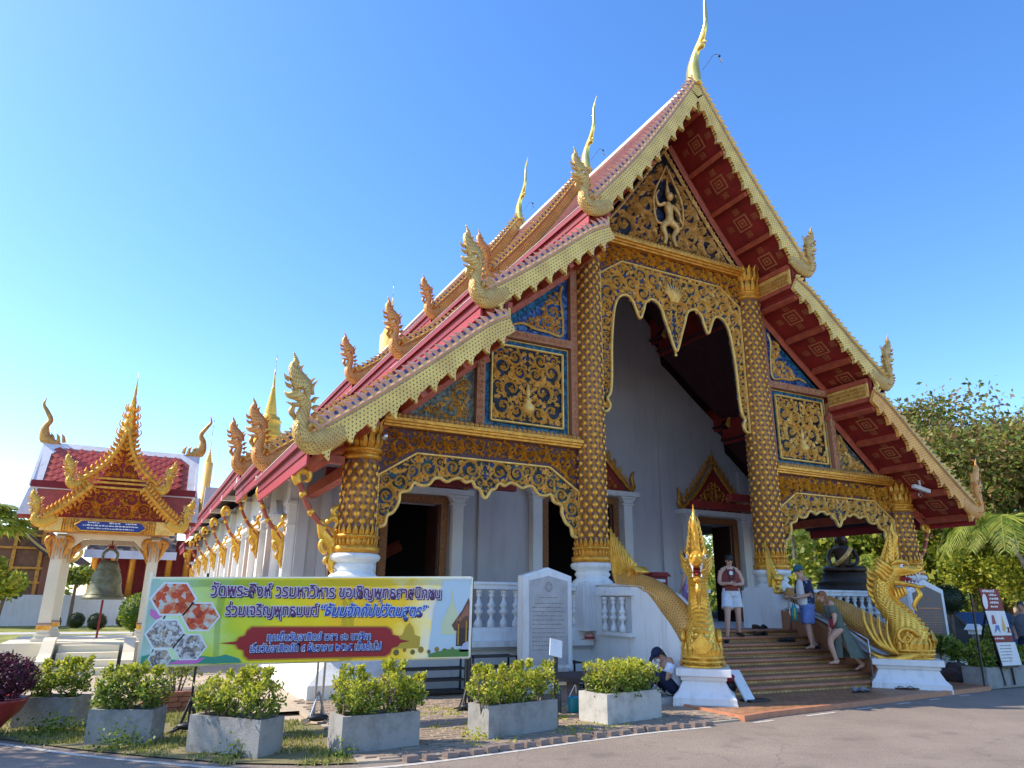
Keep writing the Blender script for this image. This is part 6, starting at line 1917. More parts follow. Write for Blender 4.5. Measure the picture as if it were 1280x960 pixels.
# post with plain white plate
t = thing('small_sign', 'thin black post with a tilted blank white plate in front of the tablet', 'sign', (-6.30, -4.56, 0))
g = G(); g.box((-6.325, -4.575, .03), (-6.28, -4.54, .98)); g.build('post', 'black', t)
g = G(); c = Vector((-6.33, -4.60, 1.03)); ux = Vector((.96, .0, -.22)); uz = Vector((.18, .22, .94)); nn_ = ux.cross(uz).normalized()
V = []
for w_ in (0, .012):
    for a, b in ((-1, -1), (1, -1), (1, 1), (-1, 1)): V.append(tuple(c+ux*.10*a+uz*.115*b+nn_*w_))
g.add(V, [(0, 1, 2, 3), (7, 6, 5, 4), (0, 4, 5, 1), (1, 5, 6, 2), (2, 6, 7, 3), (3, 7, 4, 0)]); g.build('plate', 'white', t)
# bucket, blue bin, dark slab bench
t = thing('bucket', 'cyan plastic bucket standing on the pavers between two planters', 'bucket', (-5.40, -3.55, .04))
g = G(); g.lathe([(.085, .04), (.105, .25), (.112, .255), (.10, .255), (.082, .06)], (-5.40, -3.55, 0), 20); g.build('bowl', mat('cyan_plastic', (.01, .26, .42), .35, 0, .05, 5, 0), t)
g = G(); g.tube(cr([(-5.49, -3.55, .25), (-5.44, -3.56, .34), (-5.38, -3.56, .42), (-5.36, -3.55, .30)], 4), .007); g.build('handle', 'white', t)
t = thing('water_tap', 'short grey standpipe with a tap beside the cyan bucket', 'tap', (-5.62, -3.45, .04))
g = G(); g.tube([(-5.62, -3.45, .04), (-5.62, -3.45, .40)], .05, 12); g.build('pipe', mat('slate_pipe', (.05, .07, .10), .5, 0, .1, 5, 0), t)
g = G(); g.tube(cr([(-5.62, -3.45, .42), (-5.67, -3.5, .47), (-5.74, -3.52, .44), (-5.75, -3.53, .36)], 4), .022, 8); g.box((-5.66, -3.50, .42), (-5.50, -3.42, .46)); g.build('spout', 'steel', t)
t = thing('slab_bench', 'low dark stone slab bench in the shade under the terrace wall', 'bench', (-4.35, -2.3, 0))
g = G(); P = [(-5.0, -2.75), (-4.4, -2.95), (-3.7, -2.6), (-3.55, -2.1), (-4.0, -1.8), (-4.8, -1.75), (-5.15, -2.2)]
g.prism(P, .36, .43, axis='z'); g.build('slab', mat('dark_stone', (.055, .035, .03), .7, 0, .4, 6, .5), t)
for x, y in ((-4.8, -2.3), (-4.0, -2.3)):
    g = G(); g.box((x-.12, y-.25, .03), (x+.12, y+.25, .358)); g.build('support', 'kerbstone', t)
# hat
t = thing('straw_hat', 'pink straw hat with dark red band lying on the white ledge', 'hat', (-3.05, -.38, .887))
g = G(); g.lathe([(.17, .890), (.17, .896), (.095, .905), (.088, .96), (.08, 1.0), (.04, 1.01), (.0, 1.0)], (-3.05, -.38, 0), 20); g.build('crown', mat('straw_pink', (.62, .30, .24), .9, 0, .1, 20, .4), t)
g = G(); g.lathe([(.097, .905), (.099, .91), (.095, .94), (.09, .945)], (-3.05, -.38, 0), 20); g.build('band', mat('band_red', (.22, .02, .03), .8, 0, .1, 5, 0), t)
# red donation box
t = thing('donation_box', 'dark red roofed box on a thin post at the top of the stairs', 'box', (.3, 1.4, 1.06))
bx, by, bz_ = .05, 1.3, 2.02
g = G(); g.box((bx-.24, by-.15, bz_), (bx+.24, by+.15, bz_+.24)); g.build('body', 'red_fascia', t)
g = G(); g.prism([(bx-.32, bz_+.241), (bx+.32, bz_+.241), (bx+.20, bz_+.34), (bx-.20, bz_+.34)], by-.22, by+.22); g.build('roof', 'red_dark', t)
g = G(); g.box((bx-.14, by-.156, bz_+.10), (bx+.17, by-.151, bz_+.17)); g.build('label_plate', 'white', t)
g = G(); g.box((bx-.03, by-.03, 1.06), (bx+.03, by+.03, bz_-.001)); g.build('post', 'black', t)
# folding board leaning by the pedestal, shoes and sandals
t = thing('info_board', 'narrow pale board leaning beside the left pedestal at the foot of the stairs', 'board', (-2.1, -3.75, .06))
g = G(); g.bar((-2.12, -3.86, .07), (-2.05, -3.45, .52), .03, .20, up=(1, .2, .3)); g.build('panel', 'white', t)
g = G(); g.box((-2.2, -3.95, .062), (-1.75, -3.7, .10)); g.build('foot', 'black', t)
def shoe(x, y, z, a, c, label, flat_=False, grp='shoes left on the steps by visitors', mt=None):
    t = thing('shoe' if not flat_ else 'sandal', label, 'shoe', (x, y, z), a, grp, world=False)
    g = G(); n = 12
    g.sweep(cr([(-.13, 0, .015), (-.06, 0, .015), (.03, 0, .015), (.10, 0, .015), (.145, 0, .017)], 3), [.05, .075, .08, .075, .07, .08, .09, .095, .10, .10, .08, .06, .01], .026, (0, 0, 1), 8); g.build('sole', 'black' if not flat_ else c, t)
    g = G()
    if flat_:
        for q in (-1, 1): g.sweep(cr([(-.03, q*.04, .03), (.02, q*.03, .055), (.09, 0, .035)], 3), .02, .008, (0, 0, 1))
    else:
        g.sweep(cr([(-.13, 0, .05), (-.07, 0, .06), (.0, 0, .055), (.08, 0, .035), (.14, 0, .025)], 3), [.05, .07, .08, .08, .08, .08, .085, .09, .095, .09, .08, .05, .01], [.07, .08, .08, .08, .075, .07, .06, .05, .045, .04, .035, .03, .02], (0, 0, 1), 10)
    g.build('upper', c, t)
cg = cloth('canvas_grey', (.20, .21, .25)); cb = cloth('leather_black', (.02, .02, .02), .5); cbr = cloth('leather_brown', (.08, .04, .025), .5)
shoe(.78, -3.62, .065, .3, cg, 'left one of the grey canvas shoe pair on the apron before the lowest step')
shoe(.98, -3.66, .065, .1, cg, 'right one of the grey canvas shoe pair on the apron before the lowest step')
shoe(2.12, -3.60, .065, 2.8, cbr, 'left flip-flop of the brown pair beside the right pedestal', True)
shoe(2.26, -3.72, .065, 2.6, cbr, 'right flip-flop of the brown pair beside the right pedestal', True)
k = 0
for (x, y, i) in ((.95, -1.02, 6), (1.15, -.98, 6), (1.45, -1.25, 5), (1.62, -1.20, 5), (1.85, -1.55, 4), (2.0, -1.48, 4), (1.3, -.75, 7), (1.5, -.72, 7)):
    z = .06+RISE*(i+1)+.004
    y = Y0+RUN*i+.17
    shoe(x, y, z, .4+k*.9, cb if k % 3 else cbr, ['black shoe', 'dark scuffed shoe'][k % 2]+' left on the '+['', '', '', '', 'fifth', 'sixth', 'seventh', 'top'][i]+' step, '+('nearer the brown wall' if k % 2 else 'further from the brown wall'))
    k += 1
# bag and shoes by the left pedestal
t = thing('helmet', 'silver grey cap resting behind the leaning board at the first step', 'cap', (-2.25, -3.35, .19)); g = G(); g.ball((-2.22, -3.2, .66), .09, .10, .07); g.build('shell', 'steel', t)
g = G(); g.box((-2.30, -3.26, .19), (-2.12, -3.12, .60)); g.build('stand', 'black', t)
t = thing('red_shoe_bag', 'crumpled red and black bag beside the left pedestal', 'bag', (-2.15, -3.45, .07)); g = G(); g.ball((-2.17, -3.45, .40), .09, .12, .08, 12, 8); g.build('pouch', 'red_fascia', t); g = G(); g.ball((-2.12, -3.40, .28), .12, .13, .12); g.build('base', 'black', t)
def shiftx(g):
    for v in g.V: v[:, 0] += -.72
# notice easel at the far right
YS = -4.02
XS = -.72
t = thing('notice_easel', 'black easel with red and white visitor notices at the far right', 'sign', (5.35+XS, YS, 0))
def SQ(x0, x1, z0, z1): # leaning panel: x shift with z
    sh = lambda z: -(z-1.2)*.22+XS
    return [(x0+sh(z0), z0), (x1+sh(z0), z0), (x1+sh(z1), z1), (x0+sh(z1), z1)]
def panel(name, x0, x1, z0, z1, m_, y, parent, th=.012):
    g = G(); g.prism(SQ(x0, x1, z0, z1), y, y+th); return g.build(name, m_, parent)
g = G(); g.prism(SQ(5.42, 6.02, .40, 2.0), YS+.03, YS+.05); bd = g.build('board', 'black', t)
for (xa, za, xb, zb_, yb_) in ((4.98, 1.9, 4.93, .05, 0), (5.30, 2.02, 5.75, .05, .06), (5.9, 1.9, 6.1, .05, .06), (5.5, 1.7, 5.6, .05, .6)):
    g = G(); g.bar((xa+XS, YS+.06, za), (xb+XS, YS+.06+yb_, zb_), .03, .03); g.build('leg', 'black', t)
p_ = panel('red_notice', 5.38, 6.06, 1.56, 2.0, 'red_fascia', YS, t)
g = G()
for i in range(4): dashes(g, 5.63-.12, 5.95-.12, 1.86-i*.08, YS-.002, 90+i, .035)
dashes(g, 5.45-.16, 5.85-.1, 1.93, YS-.002, 99, .05)
g.add([(5.34+.09*math.cos(a), YS-.003, 1.74+.16*math.sin(a)) for a in np.linspace(0, 2*PI, 13)[:-1]], [tuple(range(12))])
[None for _ in ()]; shiftx(g); g.build('lettering', 'white', p_)
p_ = panel('picture_notice', 5.38, 6.06, 1.05, 1.55, 'white', YS+.001, t)
def fig(pts, m_):
    g = G(); g.add([(x+XS, YS-.003, z) for x, z in pts], [tuple(range(len(pts)))]); g.build('pictogram', m_, p_)
fig([(5.48, 1.46), (5.56, 1.46), (5.60, 1.28), (5.46, 1.28)], flat('pic_maroon', (.25, .03, .06))); fig([(5.50, 1.10), (5.56, 1.26), (5.68, 1.26), (5.70, 1.10), (5.62, 1.18)], flat('pic_blue', (.03, .16, .42)))
fig([(5.78, 1.16), (5.84, 1.46), (5.88, 1.34), (5.92, 1.2), (5.86, 1.12)], flat('pic_ochre', (.6, .38, .12))); fig([(5.94, 1.10), (5.98, 1.10), (6.06, 1.22), (6.02, 1.22)], 'red_fascia'); fig([(6.02, 1.10), (6.06, 1.10), (5.98, 1.22), (5.94, 1.22)], 'red_fascia')
p_ = panel('red_strip', 5.40, 6.06, .92, 1.04, 'red_fascia', YS+.002, t)
g = G(); dashes(g, 5.46, 5.8, .975, YS-.001, 120, .03); shiftx(g); g.build('lettering', 'white', p_)
p_ = panel('white_notice', 5.42, 6.10, .45, .91, 'white', YS+.003, t)
g = G()
for i in range(6): dashes(g, 5.58-(i < 1)*.0, 6.02, .84-i*.062, YS, 130+i, .016)
shiftx(g); g.build('lettering', 'inscription', p_)
# CCTV camera under the right eave
t = thing('security_camera', 'white security camera hanging under the lower right eave', 'camera', (7.9, -.9, 4.72))
g = G(); g.bar((7.55, -.86, 4.86), (8.02, -1.0, 4.72), .12, .10); g.build('housing', 'white', t)
g = G(); g.bar((7.8, -.9, 4.86), (7.82, -.9, 5.12), .04, .04); g.build('bracket', 'white', t)
g = G(); g.sweep([(7.72+.07*math.cos(a), -.92, 4.62+.07*math.sin(a)) for a in np.linspace(0, 2*PI, 15)], .025, .03, (0, 1, 0), 6); g.build('dome_ring', 'steel', t)
# loudspeaker/floodlight on outer left column
t = thing('floodlight', 'small silver floodlight clamped to the top of the outer left column', 'light', (-7.75, -.42, 4.62)); g = G(); g.ball((-7.72, -.46, 4.66), .08, .08, .09); g.build('lamp_head', 'steel', t)
t = thing('wall_plaque', 'small dark red plaque on the wall behind the outer left column', 'plaque', (-8.9, 0, 3.9)); g = G(); g.box((-8.62, YW-.06, 4.9), (-7.9, YW-.02, 5.15)); g.build('plate', 'red_dark', t)
# two small lion statuettes on the side rail behind the left column
for i, (x, y) in enumerate(((-8.15, 1.0), (-8.15, 1.45))):
    t = thing('statuette', ['dark bronze bird statuette on the side rail, nearer one', 'dark bronze bird statuette on the side rail, farther one'][i], 'statuette', (x, y, 2.0), 0, 'small bronze statuettes on the side rail')
    g = G(); g.sweep(cr([(x, y-.1, 2.0), (x, y-.02, 2.16), (x, y+.1, 2.3), (x, y+.02, 2.48), (x, y-.12, 2.44)], 4), [.14]*5+[.18]*5+[.1]*5+[.05, .02], .12, (1, 0, 0), 8); g.build('body', mat('bronze_dark', (.06, .035, .02), .4, .5, .2, 8, .1) if i == 0 else 'bronze_dark_', t) if i == 0 else g.build('body', bpy.data.materials['bronze_dark'], t)
# raised brick planting ring with little tree behind the planters at the left
t = thing('brick_planter', 'low square red brick planter with thin plants behind the left shrubs', 'planter', (-10.8, -.6, 0))
bm_ = G(); bm_.box((-.105, -.05, -.032), (.105, .05, .032)); bmm = bm_.mesh('brick', 'brick')
for r_ in range(4):
    z = .035+r_*.072
    for k in range(4):
        o_ = .11 if r_ % 2 else 0
        x = -11.12+.22*k+o_*.5
        piece('brick', bmm, t, (x, -1.05, z), (0, 0, rnd.uniform(-.03, .03)))
        piece('brick', bmm, t, (-10.33, -.95+.22*k+o_*.4, z), (0, 0, PI/2+rnd.uniform(-.03, .03)))
        piece('brick', bmm, t, (-11.22, -.95+.22*k+o_*.4, z), (0, 0, PI/2+rnd.uniform(-.03, .03)))
g = G(); g.box((-11.18, -1.0, .01), (-10.38, -.1, .24)); g.build('soil', 'kerbstone', t)
g = G(); rg = np.random.RandomState(5)
a = rg.normal(size=(900, 3)); P = np.array([-10.8, -.6, .62])+a*np.array([.16, .16, .13]); V, F = leaves(P, .06, 3); g.add(V, F)
for k in range(6): g.tube([(-10.8+.05*math.cos(k), -.6+.05*math.sin(k), .2), (-10.8+.16*math.cos(k), -.6+.16*math.sin(k), .62)], [.014, .006], 5, 1)
o = g.build('small_tree', ['tree_leaf', 'bark']); tag(o, 'small dark thin-stemmed tree in the brick planter under the banner', 'tree')
# ================================================================== PEOPLE
FAT = 1.16
def person(label, loc, rz, pose, skin='skin', hair='hair_dark', H=1.75, hairkind='short', clothes=()):
    """local frame: +Y forward, +X to the person's right, feet at z=0. pose: joint dict in metres for H=1.75"""
    k = H/1.75
    t = thing('person', label, 'person', loc, rz, None, world=False)
    J = {n: Vector(p)*k for n, p in pose.items() if isinstance(p, tuple)}
    g = G()
    def limb(names, R_, m=6, T_=None, gg=None, kk=12):
        P = cr([tuple(J[n]) if isinstance(n, str) else tuple(Vector(n)*k) for n in names], m)
        s = np.linspace(0, 1, len(P))
        W = np.interp(s, np.linspace(0, 1, len(R_)), R_)*2*k*FAT
        tt = W if T_ is None else np.interp(s, np.linspace(0, 1, len(T_)), T_)*2*k*FAT
        d = P[-1]-P[0]; d /= np.linalg.norm(d)
        nr = np.array([0, 1.0, 0]) if abs(d[1]) < .8 else np.array([0, 0, 1.0])
        (gg or g).sweep(P, W, tt, nr, kk, 0, True)
    # torso
    limb(['pelvis', 'waist', 'chest', 'neck0'], [.155, .14, .165, .17, .06], 6, [.115, .10, .115, .105, .055], kk=18)
    for s in 'lr':
        limb(['hip_'+s, 'knee_'+s, 'ankle_'+s], [.085, .080, .056, .052, .034], 6)
        limb(['shoulder_'+s, 'elbow_'+s, 'wrist_'+s], [.052, .046, .038, .036, .024], 5)
        sd = 1 if s == 'r' else -1
        sh = J['shoulder_'+s]; nk = J['chest']+Vector((0, 0, .12*k))
        P = [tuple(nk), tuple((nk+sh)/2+Vector((0, 0, .03*k))), tuple(sh)]; g.sweep(cr(P, 4), [.16*k]*5+[.12*k]*3+[.10*k], [.15*k]*5+[.11*k]*3+[.1*k], (0, 1, 0), 12, 0, True)
        # foot
        an = J['ankle_'+s]; fd = Vector(pose.get('toe_'+s, (0, 1, 0))).normalized()
        fz = an.z-.075*k
        P = [an+Vector((0, 0, .02))-fd*.02, an-fd*.035*k+Vector((0, 0, -.035*k)), an+fd*.05*k+Vector((0, 0, -.04*k)), an+fd*.12*k+Vector((0, 0, -.056*k)), an+fd*.165*k+Vector((0, 0, -.062*k))]
        sdv = fd.cross(Vector((0, 0, 1)))
        g.sweep(cr([tuple(p) for p in P], 4), [.07*k]*5+[.075*k]*4+[.09*k]*5+[.075*k, .05*k, .02*k], [.07*k]*5+[.07*k]*4+[.055*k]*4+[.04*k]*3+[.02*k], (0, 0, 1), 10, 0, True)
        # hand: palm, four fingers, thumb
        w = J['wrist_'+s]; e = J['elbow_'+s]; hd = Vector(pose.get('hand_'+s, tuple(w-e))).normalized()
        side = hd.cross(Vector((0, 1, 0.2))).normalized() if abs(hd.y) < .9 else Vector((1, 0, 0))
        nrm = side.cross(hd).normalized()
        pc = w+hd*.05*k
        g.sweep([tuple(w), tuple(w+hd*.03*k), tuple(w+hd*.06*k), tuple(w+hd*.088*k)], [.045*k, .07*k, .08*k, .075*k], [.035*k, .03*k, .028*k, .024*k], tuple(nrm), 10, 0, True)
        cu = pose.get('curl', .35)
        for f_ in range(4):
            b = w+hd*.085*k+side*(-.027+.018*f_)*k; L_ = (.062, .074, .078, .066)[f_]*k
            P = [b, b+hd*L_*.45+nrm*L_*.12*cu*2, b+hd*L_*.75+nrm*L_*.38*cu*2, b+hd*L_*.9+nrm*L_*.65*cu*2]
            g.sweep([tuple(p) for p in P], [.018*k, .0175*k, .016*k, .010*k], [.017*k, .0165*k, .015*k, .01*k], tuple(nrm), 8, 0, True)
        b = w+hd*.035*k-side*.035*k*sd
        P = [b, b+hd*.03*k-side*.022*k*sd+nrm*.01*k, b+hd*.058*k-side*.028*k*sd+nrm*.018*k]
        g.sweep([tuple(p) for p in P], [.024*k, .02*k, .012*k], [.022*k, .02*k, .012*k], tuple(nrm), 8, 0, True)
    # neck and head
    hc = J['head']; fw = Vector(pose.get('face', (0, 1, 0))).normalized(); up = Vector((0, 0, 1)); up = (up-fw*up.dot(fw)).normalized(); rt = fw.cross(up)
    g.sweep(cr([tuple(J['chest']+Vector((0, 0, .10*k))), tuple(J['neck0']+Vector((0, 0, .03*k))), tuple(hc-up*.05*k)], 4), .115*k, .115*k, (0, 1, 0), 12, 0, True)
    def HP(a, b, c): return tuple(hc+rt*a*k+fw*b*k+up*c*k)
    def hball(c, r, n=14, m=10, mi=0, gg=None):
        V = []
        for i in range(m+1):
            th = PI*i/m
            for q in range(n):
                ph = 2*PI*q/n
                V.append(HP(c[0]+r[0]*math.sin(th)*math.cos(ph), c[1]+r[1]*math.sin(th)*math.sin(ph), c[2]-r[2]*math.cos(th)))
        (gg or g).add(V, [(i*n+q, i*n+(q+1) % n, (i+1)*n+(q+1) % n, (i+1)*n+q) for i in range(m) for q in range(n)], mi, True)
    hball((0, -.005, .03), (.074, .095, .095)); hball((0, .025, -.035), (.055, .06, .075)); hball((0, .055, -.085), (.028, .025, .022))
    g.sweep([HP(0, .085, .02), HP(0, .108, -.01), HP(0, .112, -.022), HP(0, .09, -.032)], [.018*k, .026*k, .032*k, .02*k], [.02*k, .02*k, .02*k, .01*k], tuple(fw), 8, 0, True)
    for q in (-1, 1): hball((q*.076, -.005, -.005), (.012, .022, .032), 8, 6)
    body = g.build('body', skin, t)
    rm = body.modifiers.new('merge', 'REMESH'); rm.mode = 'VOXEL'; rm.voxel_size = .0085; rm.use_smooth_shade = True
    sm_ = body.modifiers.new('smooth', 'SMOOTH'); sm_.factor = .5; sm_.iterations = 3
    # eyes, brows, mouth
    g = G()
    for q in (-1, 1):
        hball((q*.030, .080, .018), (.013, .010, .008), 8, 6, 0, g)
        hball((q*.030, .089, .018), (.006, .004, .006), 8, 6, 1, g)
        g.sweep([HP(q*.015, .092, .036), HP(q*.030, .092, .042), HP(q*.048, .078, .036)], .006*k, .006*k, tuple(fw), 6, 1)
    g.sweep([HP(-.022, .080, -.055), HP(0, .088, -.052), HP(.022, .080, -.055)], .010*k, .008*k, tuple(fw), 6, 2)
    g.build('face', ['white', 'black', mat('lips_'+label[:6], (.38, .13, .11), .5, 0, .02, 3, 0)], t)
    # hair
    g = G()
    n, m = 20, 12
    V = []
    for i in range(m+1):
        th = PI*(i/m)*.62
        for q in range(n):
            ph = 2*PI*q/n
            fr = max(0, math.sin(ph))      # shorter over the face
            tt = th*(1-.42*fr**2)
            V.append(HP(.084*math.sin(tt)*math.cos(ph), -.008+.104*math.sin(tt)*math.sin(ph), .028+.106*math.cos(tt)))
    g.add(V, [(i*n+q, i*n+(q+1) % n, (i+1)*n+(q+1) % n, (i+1)*n+q) for i in range(m) for q in range(n)], 0, True)
    if hairkind == 'long':
        for q in range(9):
            a = -1.35+q*.34; sx = .075*math.sin(a); sy = -.085*math.cos(a)
            g.sweep(cr([HP(sx*.8, sy*.8, .06), HP(sx*1.15, sy*1.1-.01, -.06), tuple(hc+Vector((sx*k*1.3, sy*k-.05*k, -.20*k))), tuple(hc+Vector((sx*k*1.2, sy*k-.07*k, -.36*k))), tuple(hc+Vector((sx*k, sy*k-.06*k, -.46*k)))], 4), np.linspace(.06, .015, 17)*k, np.linspace(.045, .02, 17)*k, tuple(fw), 6)
    if hairkind == 'ponytail':
        g.sweep(cr([HP(0, -.10, .02), tuple(hc+Vector((0, -.15*k, -.04*k))), tuple(hc+Vector((0, -.17*k, -.18*k))), tuple(hc+Vector((0, -.15*k, -.34*k)))], 5), np.linspace(.07, .01, 16)*k, np.linspace(.06, .02, 16)*k, (1, 0, 0), 8)
    g.build('hair', hair, t)
    return t, J, k, HP, limb, hball

def garment(t, name, m_, fn):
    g = G(); fn(g)
    return g.build(name, m_, t)

# --- man in rust tank top and white shorts coming down
pose = dict(pelvis=(0, 0, .92), waist=(0, .0, 1.06), chest=(0, -.01, 1.28), neck0=(0, -.01, 1.48), head=(0.0, .03, 1.62), face=(0, 1, -.22),
            hip_l=(-.09, 0, .88), knee_l=(-.11, .04, .48), ankle_l=(-.12, -.02, .08), hip_r=(.09, 0, .88), knee_r=(.15, .14, .45), ankle_r=(.19, .14, -.045),
            shoulder_l=(-.185, -.01, 1.40), elbow_l=(-.27, .00, 1.14), wrist_l=(-.10, .20, 1.10), shoulder_r=(.185, -.01, 1.40), elbow_r=(.24, .03, 1.14), wrist_r=(.08, .22, 1.12),
            hand_l=(.9, .3, 0), hand_r=(-.8, .4, 0), toe_l=(-.2, 1, 0), toe_r=(.3, 1, 0), curl=.6)
def place(i, x, dy=.16): return (x, Y0+RUN*i+dy, .06+RISE*(i+1)+.004)
lc = place(6, .20, .10)
t, J, k, HP, limb, hb = person('man in rust-red tank top and white shorts coming down the stairs', lc, PI-.50, pose, 'skin', 'hair_dark', 1.72)
rust = cloth('cloth_rust', (.22, .055, .045)); wsh = cloth('cloth_white_shorts', (.62, .66, .70))
garment(t, 'tank_top', rust, lambda g: (limb([(0, 0, .96), (0, 0, 1.07), (0, -.005, 1.28), (0, -.01, 1.43)], [.168, .155, .178, .176, .10], 6, [.126, .116, .13, .12, .085], g, 20)))
def shorts(g, kk=1.0):
    limb([(0, 0, .84), (0, 0, .93), (0, 0, 1.02)], [.165, .175, .16], 4, [.125, .128, .115], g, 20)
    for s in 'lr':
        h_, kn = J['hip_'+s]/k, J['knee_'+s]/k
        limb([tuple(h_+Vector((0, 0, .03))), tuple(h_.lerp(kn, .45)), tuple(h_.lerp(kn, .45*1.55))], [.105, .11, .115], 4, None, g, 14)
garment(t, 'shorts', wsh, shorts)
garment(t, 'cap', 'black', lambda g: (hb((0, -.01, .07), (.088, .108, .075), 16, 8, 0, g), g.sweep([HP(0, .06, .07), HP(0, .13, .062), HP(0, .17, .05)], [.15*k, .14*k, .07*k], .012*k, tuple(Vector((0, 0, 1))), 8)))
garment(t, 'sunglasses', 'black', lambda g: [hb((q*.033, .088, .018), (.025, .008, .016), 10, 6, 0, g) for q in (-1, 1)])
garment(t, 'camera_strap', 'black', lambda g: (g.tube(cr([tuple(Vector((-.07, .0, 1.50))*k), tuple(Vector((-.09, .12, 1.38))*k), tuple(Vector((0, .17, 1.14))*k)], 5), .012*k), g.tube(cr([tuple(Vector((.07, .0, 1.50))*k), tuple(Vector((.09, .12, 1.38))*k), tuple(Vector((0, .17, 1.14))*k)], 5), .012*k)))
garment(t, 'scarf_print', 'white', lambda g: g.ball(tuple(Vector((.0, .125, 1.34))*k), .045, .012, .055))
for s in 'lr': garment(t, 'shoe', 'black', lambda g, s=s: g.sweep(cr([tuple(J['ankle_'+s]+Vector(pose['toe_'+s]).normalized()*d_*k+Vector((0, 0, z_*k))) for d_, z_ in ((-.05, -.03), (.03, -.03), (.11, -.05), (.18, -.058))], 4), .10*k, .065*k, (0, 0, 1), 10))

# --- man in blue patterned shirt, cap and light blue shorts, carrying a bag
pose = dict(pelvis=(0, 0, .93), waist=(0, .01, 1.07), chest=(0, .03, 1.29), neck0=(0, .06, 1.49), head=(0.0, .10, 1.62), face=(0, 1, -.55),
            hip_l=(-.09, 0, .89), knee_l=(-.11, .05, .48), ankle_l=(-.12, .02, .08), hip_r=(.09, 0, .89), knee_r=(.11, -.01, .48), ankle_r=(.12, -.14, .08),
            shoulder_l=(-.19, .03, 1.41), elbow_l=(-.24, .02, 1.14), wrist_l=(-.16, .26, 1.06), shoulder_r=(.19, .03, 1.41), elbow_r=(.25, .05, 1.14), wrist_r=(.12, .27, 1.08),
            hand_l=(.2, 1, -.2), hand_r=(-.4, .9, -.2), toe_l=(-.1, 1, 0), toe_r=(.1, 1, 0), curl=.7)
lc = place(4, 1.86, .14)
t, J, k, HP, limb, hb = person('man in dark blue patterned shirt, teal cap and light blue shorts holding a bag', lc, 1.15, pose, 'skin', 'hair_dark', 1.78)
m_, nt, b = newmat('cloth_pattern'); tc = N(nt, 'ShaderNodeTexCoord'); v = N(nt, 'ShaderNodeTexVoronoi', i_Scale=14.0); nt.links.new(tc.outputs['Object'], v.inputs['Vector']); sp = N(nt, 'ShaderNodeSeparateColor'); nt.links.new(v.outputs['Color'], sp.inputs[0]); nt.links.new(ramp(nt, sp.outputs[0], [(0, (.01, .015, .05)), (.55, (.02, .03, .09)), (.75, (.04, .10, .22)), (.9, (.20, .24, .30))], 'CONSTANT'), b.inputs['Base Color']); b.inputs['Roughness'].default_value = .85
shirt = m_
garment(t, 't_shirt', 'white', lambda g: limb([(0, .03, .90), (0, .03, 1.07), (0, .04, 1.28), (0, .045, 1.46)], [.165, .165, .172, .165, .08], 6, [.125, .12, .13, .115, .07], g, 20))
def opn(g):
    limb([(0, -.02, .94), (0, -.02, 1.07), (0, .0, 1.28), (0, .02, 1.47)], [.195, .19, .205, .20, .10], 6, [.125, .125, .135, .125, .08], g, 20)
    for s in 'lr': limb(['shoulder_'+s, (J['shoulder_'+s]/k).lerp(J['elbow_'+s]/k, .55), (J['shoulder_'+s]/k).lerp(J['elbow_'+s]/k, .95)], [.075, .08, .082], 4, None, g, 12)
garment(t, 'open_shirt', shirt, opn)
bsh = cloth('cloth_blue_shorts', (.16, .24, .52))
def shorts2(g):
    limb([(0, 0, .84), (0, 0, .93), (0, 0, 1.00)], [.165, .17, .16], 4, [.13, .13, .115], g, 20)
    for s in 'lr':
        h_, kn = J['hip_'+s]/k, J['knee_'+s]/k
        limb([tuple(h_+Vector((0, 0, .03))), tuple(h_.lerp(kn, .5)), tuple(h_.lerp(kn, .92))], [.105, .108, .108], 4, None, g, 14)
garment(t, 'shorts', bsh, shorts2)
garment(t, 'cap', cloth('cloth_teal', (.03, .12, .15)), lambda g: (hb((0, -.01, .065), (.09, .11, .078), 16, 8, 0, g), g.sweep([HP(0, .06, .07), HP(0, .13, .058), HP(0, .18, .04)], [.15*k, .14*k, .08*k], .012*k, (0, 0, 1), 8)))
# bag in his hand: own thing
hw = Matrix.Rotation(1.15, 3, 'Z') @ (J['wrist_l']+Vector((.05, .08, -.05)))+Vector(lc)
tb = thing('tote_bag', 'teal and yellow cloth bag held by the man in the blue shirt', 'bag', tuple(hw-Vector((0, 0, .42))))
g = G(); c = hw-Vector((0, 0, .28))
g.sweep(cr([(c.x, c.y, c.z+.18), (c.x, c.y, c.z+.08), (c.x, c.y, c.z-.06), (c.x+.01, c.y, c.z-.17)], 4), [.10, .13, .17, .20, .24, .27, .29, .31, .32, .31, .29, .25, .18], [.06, .07, .08, .10, .11, .12, .13, .13, .13, .12, .11, .09, .06], (.5, -.86, 0), 16)
g.build('sack', mat('cloth_teal_bag', (.02, .28, .30), .7, 0, .1, 6, .2), tb)
g = G(); g.sweep(cr([(c.x-.07, c.y-.09, c.z+.10), (c.x-.10, c.y-.10, c.z-.02), (c.x-.12, c.y-.10, c.z-.12)], 4), [.05, .08, .11, .13, .14, .14, .13, .11, .08], .02, (.5, -.86, 0), 8); g.build('yellow_panel', mat('cloth_yellow', (.62, .50, .04), .7, 0, .1, 6, .2), tb)
g = G(); g.tube([(c.x-.03, c.y, c.z+.17), tuple(hw), (c.x+.04, c.y, c.z+.17)], .008); g.build('handle', 'black', tb)

